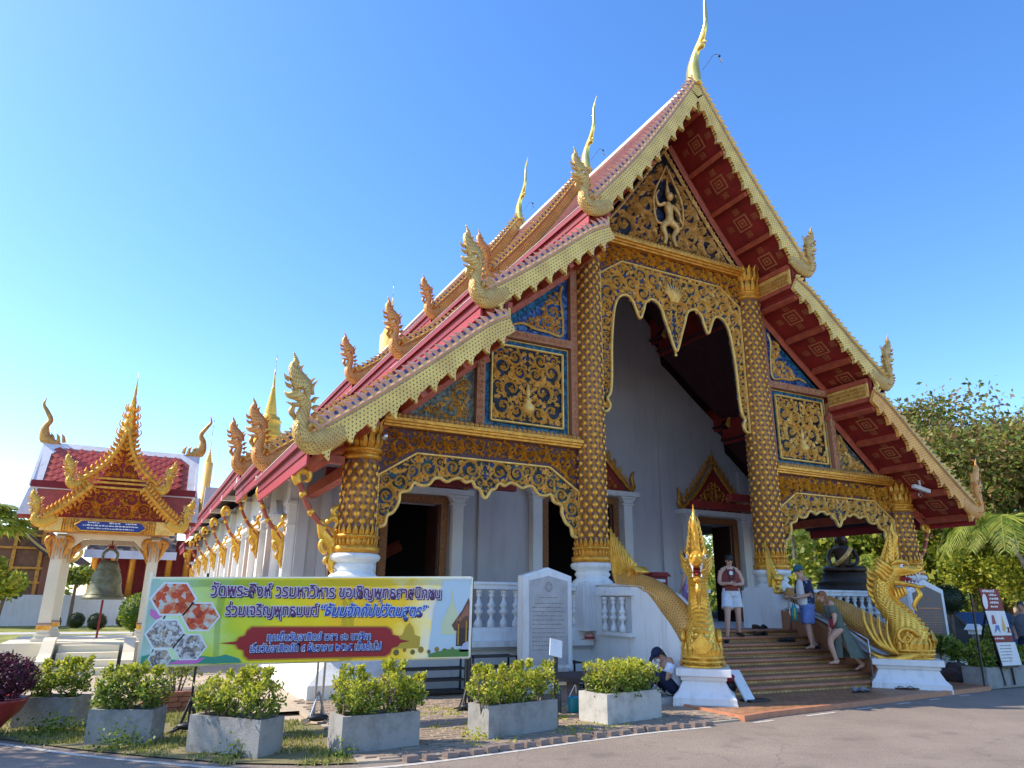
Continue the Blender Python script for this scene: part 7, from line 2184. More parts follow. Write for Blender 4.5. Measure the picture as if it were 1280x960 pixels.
# --- woman in long grey-green dress with auburn hair
pose = dict(pelvis=(0, 0, .90), waist=(0, .05, 1.03), chest=(0, .14, 1.22), neck0=(0, .21, 1.40), head=(0.0, .29, 1.52), face=(0, 1, -.25),
            hip_l=(-.09, 0, .87), knee_l=(-.10, .24, .62), ankle_l=(-.10, .17, .215), hip_r=(.09, 0, .87), knee_r=(.10, -.13, .48), ankle_r=(.10, -.40, .14),
            shoulder_l=(-.165, .16, 1.33), elbow_l=(-.22, .14, 1.07), wrist_l=(-.20, .24, .88), shoulder_r=(.165, .16, 1.33), elbow_r=(.22, .10, 1.08), wrist_r=(.20, .16, .86),
            hand_l=(0, .2, -1), hand_r=(0, .2, -1), toe_l=(-.05, 1, 0), toe_r=(.05, 1, -.35), curl=.4)
lc = (1.82, Y0+RUN*1+.23, .06+RISE*2+.004)
t, J, k, HP, limb, hb = person('barefoot woman with long auburn hair in a grey-green dress climbing the stairs', lc, .95, pose, 'skin', 'hair_auburn', 1.70, 'long')
dress = cloth('cloth_greygreen', (.115, .145, .12))
def dr(g):
    limb([(0, .02, .88), (0, .06, 1.04), (0, .14, 1.22), (0, .19, 1.37)], [.17, .15, .165, .165, .09], 6, [.135, .115, .13, .12, .08], g, 20)
    for s in 'lr': limb(['shoulder_'+s, (J['shoulder_'+s]/k).lerp(J['elbow_'+s]/k, .6)], [.068, .072], 4, None, g, 12)
    # skirt: bell, open at the left front
    n = 28
    V = []
    rows = 9
    for i in range(rows+1):
        t_ = i/rows
        z = .93-.66*t_
        cy_ = .0-.16*t_**1.2
        for q in range(n+1):
            a = .95*PI+(2*PI-.55*t_)*q/n      # slit at the left front
            rx = .165+.05*t_+.012*math.sin(5*a+t_*3)*t_; ry = .135+.20*t_+.02*math.sin(7*a)*t_
            V.append(tuple(Vector((rx*math.cos(a), cy_+ry*math.sin(a), z))*k))
    g.add(V, [(i*(n+1)+q, i*(n+1)+q+1, (i+1)*(n+1)+q+1, (i+1)*(n+1)+q) for i in range(rows) for q in range(n)], 0, True)
garment(t, 'dress', dress, dr)
garment(t, 'sunglasses', 'black', lambda g: [hb((q*.033, .06, .095), (.028, .02, .012), 10, 6, 0, g) for q in (-1, 1)])
hw = Matrix.Rotation(.95, 3, 'Z') @ (Vector((-.17, .20, .97))*k)+Vector(lc)
tb = thing('handbag', 'small dark red handbag at the hip of the woman in the long dress', 'bag', tuple(hw-Vector((0, 0, .1))))
g = G(); g.bar(tuple(hw-Vector((.0, .0, .09))), tuple(hw+Vector((0, 0, .09))), .24, .08, up=(.6, -.8, 0)); o = g.build('pouch', cloth('leather_red', (.22, .015, .03), .5), tb)
bv = o.modifiers.new('bevel', 'BEVEL'); bv.width = .03; bv.segments = 3
g = G(); a_ = Matrix.Rotation(.95, 3, 'Z') @ (Vector((.12, .18, 1.36))*k)+Vector(lc); g.tube([tuple(hw+Vector((0, 0, .09))), tuple((hw+a_)/2+Vector((-.06, -.06, .02))), tuple(a_)], .01); g.build('strap', 'black', tb)

# --- seated girl by the white wall
pose = dict(pelvis=(0, 0, .10), waist=(0, .04, .24), chest=(0, .10, .42), neck0=(0, .20, .58), head=(0, .29, .66), face=(0, .8, -.75),
            hip_l=(-.09, .04, .12), knee_l=(-.12, .42, .36), ankle_l=(-.10, .62, .08), hip_r=(.09, .04, .12), knee_r=(.12, .42, .36), ankle_r=(.10, .62, .08),
            shoulder_l=(-.165, .13, .52), elbow_l=(-.19, .26, .30), wrist_l=(-.06, .42, .30), shoulder_r=(.165, .13, .52), elbow_r=(.19, .26, .30), wrist_r=(.06, .42, .30),
            hand_l=(.2, 1, .1), hand_r=(-.2, 1, .1), curl=.6)
lc = (-3.12, -3.12, .12)
t, J, k, HP, limb, hb = person('girl in white t-shirt sitting on a low step beside the clipped hedge', lc, PI/2-.15, pose, 'skin_tan', 'hair_dark', 1.72, 'ponytail')
garment(t, 't_shirt', cloth('cloth_white', (.66, .68, .74)), lambda g: (limb([(0, 0, .06), (0, .04, .22), (0, .09, .40), (0, .16, .55)], [.16, .165, .175, .17, .08], 6, [.13, .125, .135, .12, .07], g, 20),
        [limb(['shoulder_'+s, (J['shoulder_'+s]/k).lerp(J['elbow_'+s]/k, .62)], [.07, .075], 4, None, g, 12) for s in 'lr']))
navy = cloth('cloth_navy', (.02, .025, .06))
garment(t, 'trousers', navy, lambda g: (limb([(0, -.03, .10), (0, .06, .12)], [.16, .15], 3, [.11, .10], g, 14), [limb(['hip_'+s, 'knee_'+s, 'ankle_'+s], [.10, .10, .075, .07, .055], 6, None, g, 12) for s in 'lr']))
garment(t, 'cap', navy, lambda g: (hb((0, -.01, .06), (.09, .11, .085), 16, 8, 0, g), g.sweep([HP(0, .06, .07), HP(0, .14, .055), HP(0, .19, .03)], [.15*k, .14*k, .08*k], .012*k, (0, 0, 1), 8)))
garment(t, 'face_mask', 'white', lambda g: hb((0, .055, -.045), (.052, .052, .05), 12, 8, 0, g))
garment(t, 'backpack', 'black', lambda g: g.ball(tuple(Vector((0, -.11, .30))*k), .13, .07, .17, 12, 8))
g = G(); g.box((-3.7, -3.40, 0), (-2.97, -2.6, .125)); g.build('low_step', 'concrete_light', stairs)

# --- visitor in lilac top half hidden behind the left serpent
pose = dict(pelvis=(0, 0, .93), waist=(0, 0, 1.07), chest=(0, .0, 1.29), neck0=(0, .0, 1.49), head=(0.0, .03, 1.63), face=(.1, 1, -.1),
            hip_l=(-.09, 0, .89), knee_l=(-.10, .03, .48), ankle_l=(-.10, 0, .08), hip_r=(.09, 0, .89), knee_r=(.10, .03, .48), ankle_r=(.10, 0, .08),
            shoulder_l=(-.18, 0, 1.41), elbow_l=(-.23, -.02, 1.14), wrist_l=(-.22, .08, .90), shoulder_r=(.18, 0, 1.41), elbow_r=(.23, -.02, 1.14), wrist_r=(.22, .08, .90), curl=.3)
lc = place(7, -.47, .35)
t, J, k, HP, limb, hb = person('visitor in lilac shorts and pale blue top half hidden behind the left serpent', lc, .2, pose, 'skin', 'hair_dark', 1.70)
garment(t, 'top', cloth('cloth_paleblue', (.35, .44, .56)), lambda g: (limb([(0, 0, .98), (0, 0, 1.07), (0, 0, 1.28), (0, 0, 1.46)], [.165, .155, .175, .17, .09], 6, [.126, .116, .13, .12, .085], g, 20), [limb(['shoulder_'+s, (J['shoulder_'+s]/k).lerp(J['elbow_'+s]/k, .7)], [.07, .075], 4, None, g, 12) for s in 'lr']))
garment(t, 'shorts', cloth('cloth_lilac', (.42, .26, .48)), shorts2)
# ================================================================== BELL PAVILION
pav = thing('bell_pavilion', 'small open bell pavilion with white posts, gilded gable and red diamond-tiled roof', 'pavilion', (-12.3, 7.8, 0))
PX0, PX1, PYF, PYB = -13.40, -11.32, 7.0, 9.2
# raised base with curved sides and steps
g = G()
g.prism([(-14.35, 0), (-10.7, 0), (-10.75, .35), (-10.95, .50), (-10.95, .60), (-14.1, .60), (-14.1, .50), (-14.3, .35)], 6.3, 9.9)
base_ = g.build('base', 'cream_plaster', pav)
for i in range(4):
    g = G(); g.box((-12.95, 5.1+.3*i, 0), (-11.75, 6.299, .14*(i+1))); g.build('step', 'cream_plaster', pav)
for x in (-13.15, -11.55):
    g = G(); g.prism([(5.0, 0), (6.299, 0), (6.299, .72), (5.95, .68), (5.55, .42), (5.2, .34), (5.0, .30)], x-.12, x+.12, axis='x'); g.build('step_wall', 'cream_plaster', pav)
for x in (PX0, PX1):
    for y in (PYF, PYB):
        g = G(); g.lathe([(.28, .60), (.28, .66), (.20, .72), (.22, .76), (.17, .80), (.17, .84)], (x, y, 0), 4, smooth=False, rot=PI/4); g.box((x-.12, y-.12, .84), (x+.12, y+.12, 3.0)); p = g.build('post', 'cream_plaster', pav)
        g = G(); g.box((x-.14, y-.14, .86), (x+.14, y+.14, .95)); g.box((x-.145, y-.145, .98), (x+.145, y+.145, 1.0), 1); g.build('band', ['gold', 'red_fascia'], p)
        g = G()
        for q in (-1, 1):
            g.sweep(cr([(x+q*.12, y-.13, 3.0), (x+q*.24, y-.15, 2.9), (x+q*.18, y-.15, 2.68), (x+q*.12, y-.14, 2.45)], 4), [.06, .09, .12, .14, .15, .14, .12, .10, .09, .07, .05, .03, .01], .06, (0, 1, 0), 6)
        for q in range(5): g.sweep([(x-.12+.06*q, y-.145, 2.95), (x-.12+.06*q, y-.145, 2.55-.1*(q % 2))], [.05, .01], .03, (0, 1, 0))
        g.build('capital', 'gold_deep', p)
# arch frame of cream beams with chamfered corners
for y in (PYF, PYB):
    g = G()
    g.prism([(PX0+.121, 2.62), (PX0+.50, 2.96), (PX1-.50, 2.96), (PX1-.121, 2.62), (PX1-.121, 3.08), (PX0+.121, 3.08)], y-.1, y+.1); g.build('arch', 'cream_plaster', pav)
for x in (PX0, PX1):
    g = G(); g.box((x-.1, PYF+.12, 2.9), (x+.1, PYB-.12, 3.08)); g.build('beam', 'cream_plaster', pav)
g = G(); g.box((PX0+.1, PYF+.12, 3.10), (PX1-.1, PYB-.12, 3.14)); g.build('ceiling', 'red_dark', pav)
g = G(); g.box((-13.7, 6.50, 3.081), (-11.05, 7.0, 3.42)); fzp = g.build('lintel', 'gold_deep', pav)
g = G()
for x in (-13.6, -11.15):
    g.box((x-.22, 6.42, 3.09), (x+.22, 6.499, 3.40))
g.build('lintel_block', 'terracotta' if 0 else 'gold_pale', pav)
g = G()
for q in range(34):
    x = -13.35+.06*q
    if not (-13.05 < x < -11.65):
        g.sweep([(x, 6.49, 3.10), (x, 6.47, 3.2), (x, 6.48, 3.3)], [.05, .05, .01], .02, (0, 1, 0)); g.sweep([(x, 6.49, 3.40), (x, 6.47, 3.33), (x, 6.48, 3.26)], [.05, .05, .01], .02, (0, 1, 0))
g.build('petal_row', 'gold', fzp)
g = G(); sgp = [(-13.12, 3.24), (-12.98, 3.36), (-11.72, 3.36), (-11.58, 3.24), (-11.72, 3.12), (-12.98, 3.12)]
g.prism(sgp, 6.40, 6.43, side=0); sgn_ = g.build('sign', mat('sign_blue', (.01, .03, .22), .4, 0, .05, 5, 0), pav)
g = G(); P = [(x, 6.40, z) for x, z in sgp]+[(sgp[0][0], 6.40, sgp[0][1])]
for i in range(6): g.sweep([P[i], P[i+1]], .03, .03, (0, 1, 0), 6, smooth=False)
g.build('border', 'gold', sgn_)
g = G()
dashes(g, -12.85, -12.55, 3.30, 6.395, 1, .028); dashes(g, -12.4, -12.15, 3.30, 6.395, 2, .028); dashes(g, -12.05, -11.8, 3.30, 6.395, 3, .028); dashes(g, -12.95, -11.75, 3.235, 6.395, 4, .028); dashes(g, -12.85, -11.85, 3.17, 6.395, 5, .022)
g.build('lettering', 'white', sgn_)
CX = -12.33
# gable, two tiers
g = G(); g.prism([(CX-1.25, 3.42), (CX+1.25, 3.42), (CX+.55, 4.22), (CX-.55, 4.22)], 6.56, 6.80); g.prism([(CX-.50, 4.23), (CX+.50, 4.23), (CX+.22, 4.9), (CX, 5.5), (CX-.22, 4.9)], 6.58, 7.4); gb = g.build('gable', 'red_dark', pav)
g = G()
fill(g, [(CX, 3.46), (CX+1.1, 3.46), (CX+.5, 4.15), (CX, 4.15)], 6.56, seed=3, radii=(.17, .13, .1, .07, .05, .035), mirror=CX, tries=700)
fill(g, [(CX, 4.45), (CX+.42, 4.45), (CX+.12, 5.1), (CX, 5.2)], 6.58, seed=4, radii=(.12, .09, .06, .045, .03), mirror=CX, tries=500)
for z in (4.16, 4.28, 4.38): g.box((CX-.62, 6.50, z), (CX+.62, 6.559, z+.05))
g.build('carving', 'gold', gb)
def pav_barge(pts, w, y, s):
    P = cr([(CX+s*a, y, b) for a, b in pts], 8)
    g = G(); g.sweep(P, w, .12, (0, 1, 0), 6)
    n = len(P)
    for i in range(1, n-1, 2):
        t = P[i+1]-P[i-1]; t /= np.linalg.norm(t); u = np.array([s*abs(t[2]), 0, abs(t[0])])
        g.sweep([P[i]+u*w*.3, P[i]+u*(w*.3+.10)+t*.0, P[i]+u*(w*.3+.16)-t*.06], [.10, .08, .01], .06, (0, 1, 0))
        g.sweep([P[i]-u*w*.3, P[i]-u*(w*.3+.06), P[i]-u*(w*.3+.12)+t*.04], [.10, .08, .01], .06, (0, 1, 0))
    return g.build('bargeboard', 'gold', pav)
sm = roof_naga_mesh('naga_gold', 'gold_pale')
for s in (-1, 1):
    pav_barge([(0.02, 5.62), (.16, 5.15), (.42, 4.70), (.85, 4.30)], .13, 6.42, s)
    pav_barge([(.55, 4.22), (.82, 3.92), (1.12, 3.62), (1.42, 3.38)], .13, 6.36, s)
    piece('naga_finial', sm, pav, (CX+s*.98, 6.40, 4.10), (0, 0, 0), (s*.52, .6, .52))
    piece('naga_finial', sm, pav, (CX+s*1.52, 6.34, 3.18), (0, 0, 0), (s*.52, .6, .52))
g = G(); g.lathe([(.22, 5.15), (.20, 5.5), (.26, 5.56), (.15, 5.68), (.20, 5.76), (.11, 5.92), (.15, 5.98), (.08, 6.14), (.11, 6.18), (.055, 6.36), (.07, 6.40), (.03, 6.6), (.035, 6.64), (.008, 7.0), (.002, 7.3)], (CX, 6.65, 0), 12)
for z in (5.55, 5.76, 5.98, 6.18):
    r_ = .24-.18*(z-5.55)
    for q in range(8):
        a = q*PI/4; g.sweep([(CX+r_*math.cos(a), 6.65+r_*math.sin(a), z), (CX+(r_+.05)*math.cos(a), 6.65+(r_+.05)*math.sin(a), z+.08), (CX+(r_+.02)*math.cos(a), 6.65+(r_+.02)*math.sin(a), z+.17)], [.1, .08, .01], .03, (math.cos(a), math.sin(a), 0))
g.build('spire', 'gold_bright', pav)
# main roof, ridge along x, white borders and diamond tiles, each tile a piece
XA, XB = -14.25, -10.55
RY, RZ, EY, EZ = 8.1, 5.42, 7.15, 4.28
def slope(t, off=0): return (RY+(EY-RY)*t, RZ+(EZ-RZ)*(t**1.0)+off)
for sgn2 in (1, -1):
    g = G()
    y1 = RY-(RY-EY)*sgn2
    g.add([(XA, RY, RZ), (XB, RY, RZ), (XB, y1, EZ), (XA, y1, EZ)], [(0, 1, 2, 3)]); g.add([(XA, RY, RZ-.1), (XB, RY, RZ-.1), (XB, y1, EZ-.1), (XA, y1, EZ-.1)], [(3, 2, 1, 0)])
    rfp = g.build('roof', 'red_beam', pav)
    g = G()
    z_, y_ = RZ+.03, RY
    dy = (y1-RY); L = math.hypot(dy, EZ-RZ)
    def at(u, t, o=.03): return (u, RY+dy*t-(.0)*o, RZ+(EZ-RZ)*t+o)
    def band(us):
        g.add([at(*p) for p in us], [tuple(range(len(us)))])
        g.add([at(*p, .0) for p in us], [tuple(range(len(us)))])
    band([(XA, 0), (XB, 0), (XB, .13), (XA, .13)])
    for (a, b, c_) in ((XA, XA+.22, XA+.45), (XB, XB-.22, XB-.45)):
        band([(a, .13), (b, .30), (b, 1.0), (a, 1.0)]); band([(a, .13), (c_, .13), (b, .30)])
    g.build('border', 'white', rfp)
    g = G(); g.box((XA, min(y1, y1-.06*sgn2), EZ-.12), (XB, max(y1, y1-.06*sgn2), EZ+.05)); g.build('eave_board', 'red_fascia', rfp)
tg_ = G(); tw, th_ = .125, .115
tg_.add([(0, 0, th_), (tw, 0, 0), (0, 0, -th_), (-tw, 0, 0), (0, -.014, -th_*.8)], [(0, 3, 4), (0, 4, 1), (3, 2, 4), (4, 2, 1)])
dt = tg_.mesh('roof_diamond', mat('diamond_tile', (.52, .085, .045), .45, 0, .2, 5, .1, c2=(.34, .045, .03)))
ang = math.atan2(RY-EY, RZ-EZ)
row = 0; t = .18; cnt = 0
while t < .97:
    x = XA+.36+(tw if row % 2 else 0)
    while x < XB-.34:
        y = RY+(EY-RY)*t; z = RZ+(EZ-RZ)*t+.03
        if not (abs(x-CX) < .12 and t > .3):
            piece('roof_diamond', dt, rfp if 0 else pav, (x, y-.02, z), (-ang, 0, 0)); cnt += 1
        x += tw*2
    t += th_/math.hypot(RY-EY, RZ-EZ)*1.0; row += 1
# lower skirt roof
for sgn2 in (1, -1):
    g = G(); ya = RY-.98*sgn2; yb2 = RY-1.30*sgn2
    V = [(XA+.05, ya, 4.12), (XB-.05, ya, 4.12), (XB+.1, yb2, 3.44), (XA-.1, yb2, 3.44)]
    g.add(V, [(0, 1, 2, 3)]); g.add([(a, b, c-.07) for a, b, c in V], [(3, 2, 1, 0)])
    sk = g.build('lower_roof', 'red_beam', pav)
    g = G()
    for (xa, xb) in ((XA-.12, XA+.16), (XB-.16, XB+.12)):
        g.add([(xa+.1, ya, 4.14), (xb, ya, 4.14), (xb, yb2, 3.47), (xa, yb2, 3.47)], [(0, 1, 2, 3)])
    g.box((XA, min(ya, ya-.02), 4.13), (XB, max(ya, ya+.02), 4.2))
    g.build('border', 'white', sk)
for (x, s) in ((XA, -1), (XB, 1)):
    g = G()
    P = cr([(x-s*.35, RY, RZ), (x, RY, RZ+.12), (x+s*.06, RY, RZ+.42), (x-s*.02, RY, RZ+.62), (x+s*.10, RY, RZ+.85), (x+s*.20, RY, RZ+1.02), (x+s*.16, RY, RZ+1.22)], 5)
    g.sweep(P, np.interp(np.linspace(0, 1, len(P)), np.linspace(0, 1, 7), [.06, .30, .16, .12, .10, .07, .01]), np.interp(np.linspace(0, 1, len(P)), [0, .3, 1], [.1, .14, .02]), (0, 1, 0), 8)
    for q in range(4): g.sweep([(x-s*(.05+.12*q), RY, RZ+.05), (x-s*(.02+.12*q), RY, RZ+.2), (x-s*(-.03+.12*q), RY, RZ+.28)], [.1, .07, .01], .05, (0, 1, 0))
    g.build('ridge_finial', 'gold_dark', pav)
    g = G(); g.prism([(RY, RZ+.02), (EY-.05, EZ), (EY-.05, EZ-.1), (RY, RZ-.25), (2*RY-EY+.05, EZ-.1), (2*RY-EY+.05, EZ)], x-.03, x+.03, axis='x'); g.build('gable_end', 'white', pav)
    g = G(); g.prism([(RY, RZ-.26), (EY+.1, EZ-.12), (EY+.1, 3.5), (2*RY-EY-.1, 3.5), (2*RY-EY-.1, EZ-.12)], x-s*.2, x-s*.14, axis='x'); g.build('gable_wall', 'red_dark', pav)
# bell
bl = thing('bronze_bell', 'large green-grey bronze bell hanging in the pavilion', 'bell', (CX+.02, 7.9, 1.45))
g = G(); bz0 = 1.55
g.lathe([(.02, .96), (.14, .95), (.22, .90), (.24, .82), (.26, .74), (.31, .62), (.34, .52), (.345, .45), (.36, .34), (.40, .16), (.47, .05), (.50, .0), (.47, -.01), (.40, .04)], (CX+.02, 7.9, bz0), 32)
for z, r_ in ((.72, .28), (.46, .352), (.40, .358), (.12, .425)):
    g.sweep([(CX+.02+r_*math.cos(a), 7.9+r_*math.sin(a), bz0+z) for a in np.linspace(0, 2*PI, 33)], .025, .025, (0, 0, 1), 6)
g.build('shell', mat('bronze_green', (.20, .21, .13), .5, .35, .3, 7, .2, c2=(.10, .11, .07)), bl)
g = G(); g.sweep(cr([(CX-.12, 7.9, bz0+.92), (CX-.14, 7.9, bz0+1.12), (CX+.02, 7.9, bz0+1.24), (CX+.18, 7.9, bz0+1.12), (CX+.16, 7.9, bz0+.92)], 5), .07, .10, (0, 1, 0), 8); g.build('loop', bpy.data.materials['bronze_green'], bl)
g = G(); g.bar((CX+.02, 7.9, bz0+1.2), (CX+.02, 7.9, 3.1), .03, .03); 
for q in range(5): g.sweep([(CX+.02, 7.88, bz0+1.22), (CX+.02+.1*(q-2)*.5, 7.86, bz0+1.34+.02*(q % 2))], [.05, .02], .04, (0, 1, 0))
g.build('hanger', 'red_fascia', bl)
g = G(); g.bar((CX+.02, 7.9, .62), (CX+.02, 7.9, bz0-.02), .05, .05); g.build('clapper_stand', 'red_fascia', bl)

# ================================================================== BUILDINGS AND SPIRES BEHIND
# wooden library hall on a white base, gable towards the viewer, left of the pavilion
lib = thing('wooden_library', 'dark wooden library building on a tall white base behind the bell pavilion', 'building', (-22, 40, 0))
g = G(); g.prism([(-34, 0), (-10.6, 0), (-10.6, .9), (-10.9, 1.0), (-11.2, 1.35), (-13.2, 1.6), (-34, 1.6)], 34, 50); g.build('base', 'white_plaster', lib)
g = G(); g.box((-30, 36, 1.6), (-16.6, 48, 5.2)); g.build('wall', mat('teak', (.24, .10, .045), .6, .1, .3, 3, .3), lib)
for k in range(9):
    x = -16.8-k*1.3
    g = G(); g.box((x-.09, 35.85, 1.6), (x+.09, 35.99, 5.2)); g.build('post', 'gold_deep', lib)
for z in (2.2, 3.0, 4.1, 4.8):
    g = G(); g.box((-30, 35.80, z), (-16.6, 35.95, z+.12)); g.build('rail', 'gold_deep', lib)
drk = mat('dark_shingle', (.055, .035, .045), .6, 0, .35, 3, .6, 12)
for (zt, ze, hw, y0, y1) in ((10.0, 5.6, 5.2, 35.0, 49), (5.6, 3.6, 7.8, 34.6, 49.5)):
    for q in (-1, 1):
        xa = 0 if zt > 8 else 5.0
        P = cr([(xa, 0, zt), ((xa+hw)/2, 0, ze+(zt-ze)*.38), (hw, 0, ze), (hw+.5, 0, ze+.25)], 5)
        g = G()
        for i in range(len(P)-1):
            X0, X1 = -23.2+q*P[i][0], -23.2+q*P[i+1][0]
            g.add([(X0, y0, P[i][2]), (X1, y0, P[i+1][2]), (X1, y1, P[i+1][2]), (X0, y1, P[i][2])], [(0, 1, 2, 3)])
            g.add([(X0, y0, P[i][2]-.35), (X1, y0, P[i+1][2]-.35), (X1, y0, P[i+1][2]), (X0, y0, P[i][2])], [(0, 1, 2, 3)])
        g.build('roof', drk, lib)
        g = G(); g.sweep([(-23.2+q*p[0], y0-.1, p[2]-.15) for p in P], .12, .2, (0, 1, 0), 4); g.build('bargeboard', 'gold_pale', lib)
        if q > 0:
            g = G(); X = -23.2+hw; g.sweep(cr([(X-.4, y0-.1, ze), (X+.3, y0-.1, ze-.1), (X+.7, y0-.1, ze+.3), (X+.5, y0-.1, ze+.7), (X+.9, y0-.1, ze+1.1)], 4), [.3]*6+[.22]*5+[.12]*5+[.02], .2, (0, 1, 0), 6); g.build('eave_naga', 'gold_pale', lib)
# hall with red walls and dark patterned roof, right of the pavilion
hl = thing('prayer_hall', 'dark roofed prayer hall with red walls and gold columns beyond the bell pavilion', 'building', (-9, 52, 0))
g = G(); g.box((-15.0, 52, 0), (-1, 64, 6.0)); g.build('wall', 'red_dark', hl)
g = G(); g.box((-16, 50.5, 0), (0, 52, 1.4)); g.build('base', 'white_plaster', hl)
for k in range(7):
    x = -14.8+k*1.3
    g = G(); g.lathe([(.24, 1.4), (.24, 5.4), (.4, 5.9)], (x, 51.2, 0), 10); g.build('column', 'gold', hl)
pat = mosaic('roof_pattern', [(.05, .04, .045), (.10, .08, .075), (.035, .03, .035), (.26, .18, .10)], 2.6, .5)
g = G(); g.prism([(49.6, 4.9), (50.2, 5.6), (54, 8.0), (57, 10.4), (60, 8.0), (64, 5.0)], -15.4, -9.3, axis='x'); g.build('roof', pat, hl)
g = G(); g.prism([(49.9, 8.0), (54.4, 9.8), (57, 11.0), (60, 9.8), (64, 8.0)], -9.2, -8.0, axis='x'); g.build('roof', pat, hl)
g = G(); g.box((-15.5, 49.4, 4.3), (-9.2, 49.59, 4.9)); g.build('eave_board', 'white', hl)
# golden chedi spires rising above the nave roof
def chedi(x, y, ztip, zb, rb, label, ornate=False):
    t = thing('chedi', label, 'spire', (x, y, 0), 0, None)
    g = G(); H = ztip-zb
    pr_ = [(rb*3.0, 0), (rb*3.0, zb*.45), (rb*2.2, zb*.5), (rb*2.2, zb*.72), (rb*1.5, zb*.76), (rb*1.25, zb-.9), (rb*1.35, zb-.7), (rb*1.12, zb-.5), (rb*1.2, zb-.3), (rb*1.0, zb), (rb*1.0, zb+.08*H), (rb*.98, zb+.10*H), (rb*1.08, zb+.12*H), (rb*.9, zb+.15*H), (rb*.85, zb+.19*H)]
    for i in range(9): z = .20+.045*i; r_ = .62*(1-i/13); pr_ += [(rb*r_, zb+z*H), (rb*(r_*.86), zb+(z+.03)*H)]
    pr_ += [(rb*.18, zb+.62*H), (rb*.20, zb+.64*H), (rb*.13, zb+.66*H), (rb*.06, zb+.85*H), (rb*.09, zb+.87*H), (rb*.02, zb+H)]
    if ornate:
        pr_ = [(rb*1.2, 0), (rb*1.2, zb)]+[(rb*(1-.1*i)*k_, zb+H*(.05*i+dz_)) for i in range(9) for k_, dz_ in ((1.15, 0), (.62, .02))]+[(rb*.08, zb+.55*H), (rb*.12, zb+.6*H), (rb*.03, zb+.75*H), (rb*.08, zb+.78*H), (rb*.01, zb+H)]
    g.lathe(pr_, (x, y, 0), 20); g.build('tower', 'gold_bright' if not ornate else 'gold_pale', t)
    g = G(); g.tube([(x, y, ztip-.3), (x, y, ztip+1.2)], .03, 5); g.build('rod', 'steel', t)
chedi(-2.55, 55.8, 23.2, 16.9, 1.05, 'smooth golden chedi spire rising behind the left end of the hall roof')
chedi(5.3, 44.1, 28.0, 23.9, .75, 'small ornate tiered spire poking above the middle roof dragons', True)
chedi(-7.3, 58, 16.5, 13.6, .35, 'thin green-gold finial spire beside the dark patterned roof', True)

# ================================================================== TREES AND PLANTS
def tree(name, label, base, crown, r, n, size, m_, seed, trunk=.22, group=None, squash=.8, lean=(0, 0), bark='bark', clumps=16, up=.3, cs=(.30, .48)):
    x, y = base; cx_, cy_, cz_ = crown
    t = thing(name, label, 'tree', (x, y, 0), 0, group)
    rg = np.random.RandomState(seed)
    cl = []
    for i in range(clumps):
        d = rg.normal(size=3); d /= np.linalg.norm(d); d[2] *= squash
        cl.append(np.array([cx_, cy_, cz_])+d*r*rg.uniform(.35, .85))
    g = G()
    tr = cr([(x, y, -.1), (x+(cx_-x)*.3, y+(cy_-y)*.3, cz_*.35), (cx_, cy_, cz_-r*squash*.4), (cx_, cy_, cz_+r*.2)], 5)
    g.tube(tr, np.linspace(trunk, trunk*.3, len(tr)), 9)
    for c in cl:
        s_ = tr[rg.randint(len(tr)//2, len(tr)-3)]
        g.tube(cr([tuple(s_), tuple((s_+c)/2+rg.normal(size=3)*.15+np.array([0, 0, .1])), tuple(c)], 3), np.linspace(trunk*.35, trunk*.06, 7), 6)
    g.build('trunk', bark, t)
    P = []
    for c in cl:
        k = n//clumps; rr = r*rg.uniform(*cs)
        a = rg.normal(size=(k, 3)); a /= np.linalg.norm(a, axis=1, keepdims=True); a *= rg.uniform(.35, 1, (k, 1))**.5
        P.append(c+a*rr*np.array([1.15, 1.15, .72])+rg.normal(size=(k, 3))*.05*r)
    P = np.concatenate(P)
    g = G(); V, F = leaves(P, size, seed+1, .5, up=up); g.add(V, F); g.build('crown', m_, t)
    return t
def far(x, y, z=None, k=1.38):
    r_ = (-11.57+(x+11.57)*k, -13.57+(y+13.57)*k)
    return r_ if z is None else (r_[0], r_[1], 1.66+(z-1.66)*k)
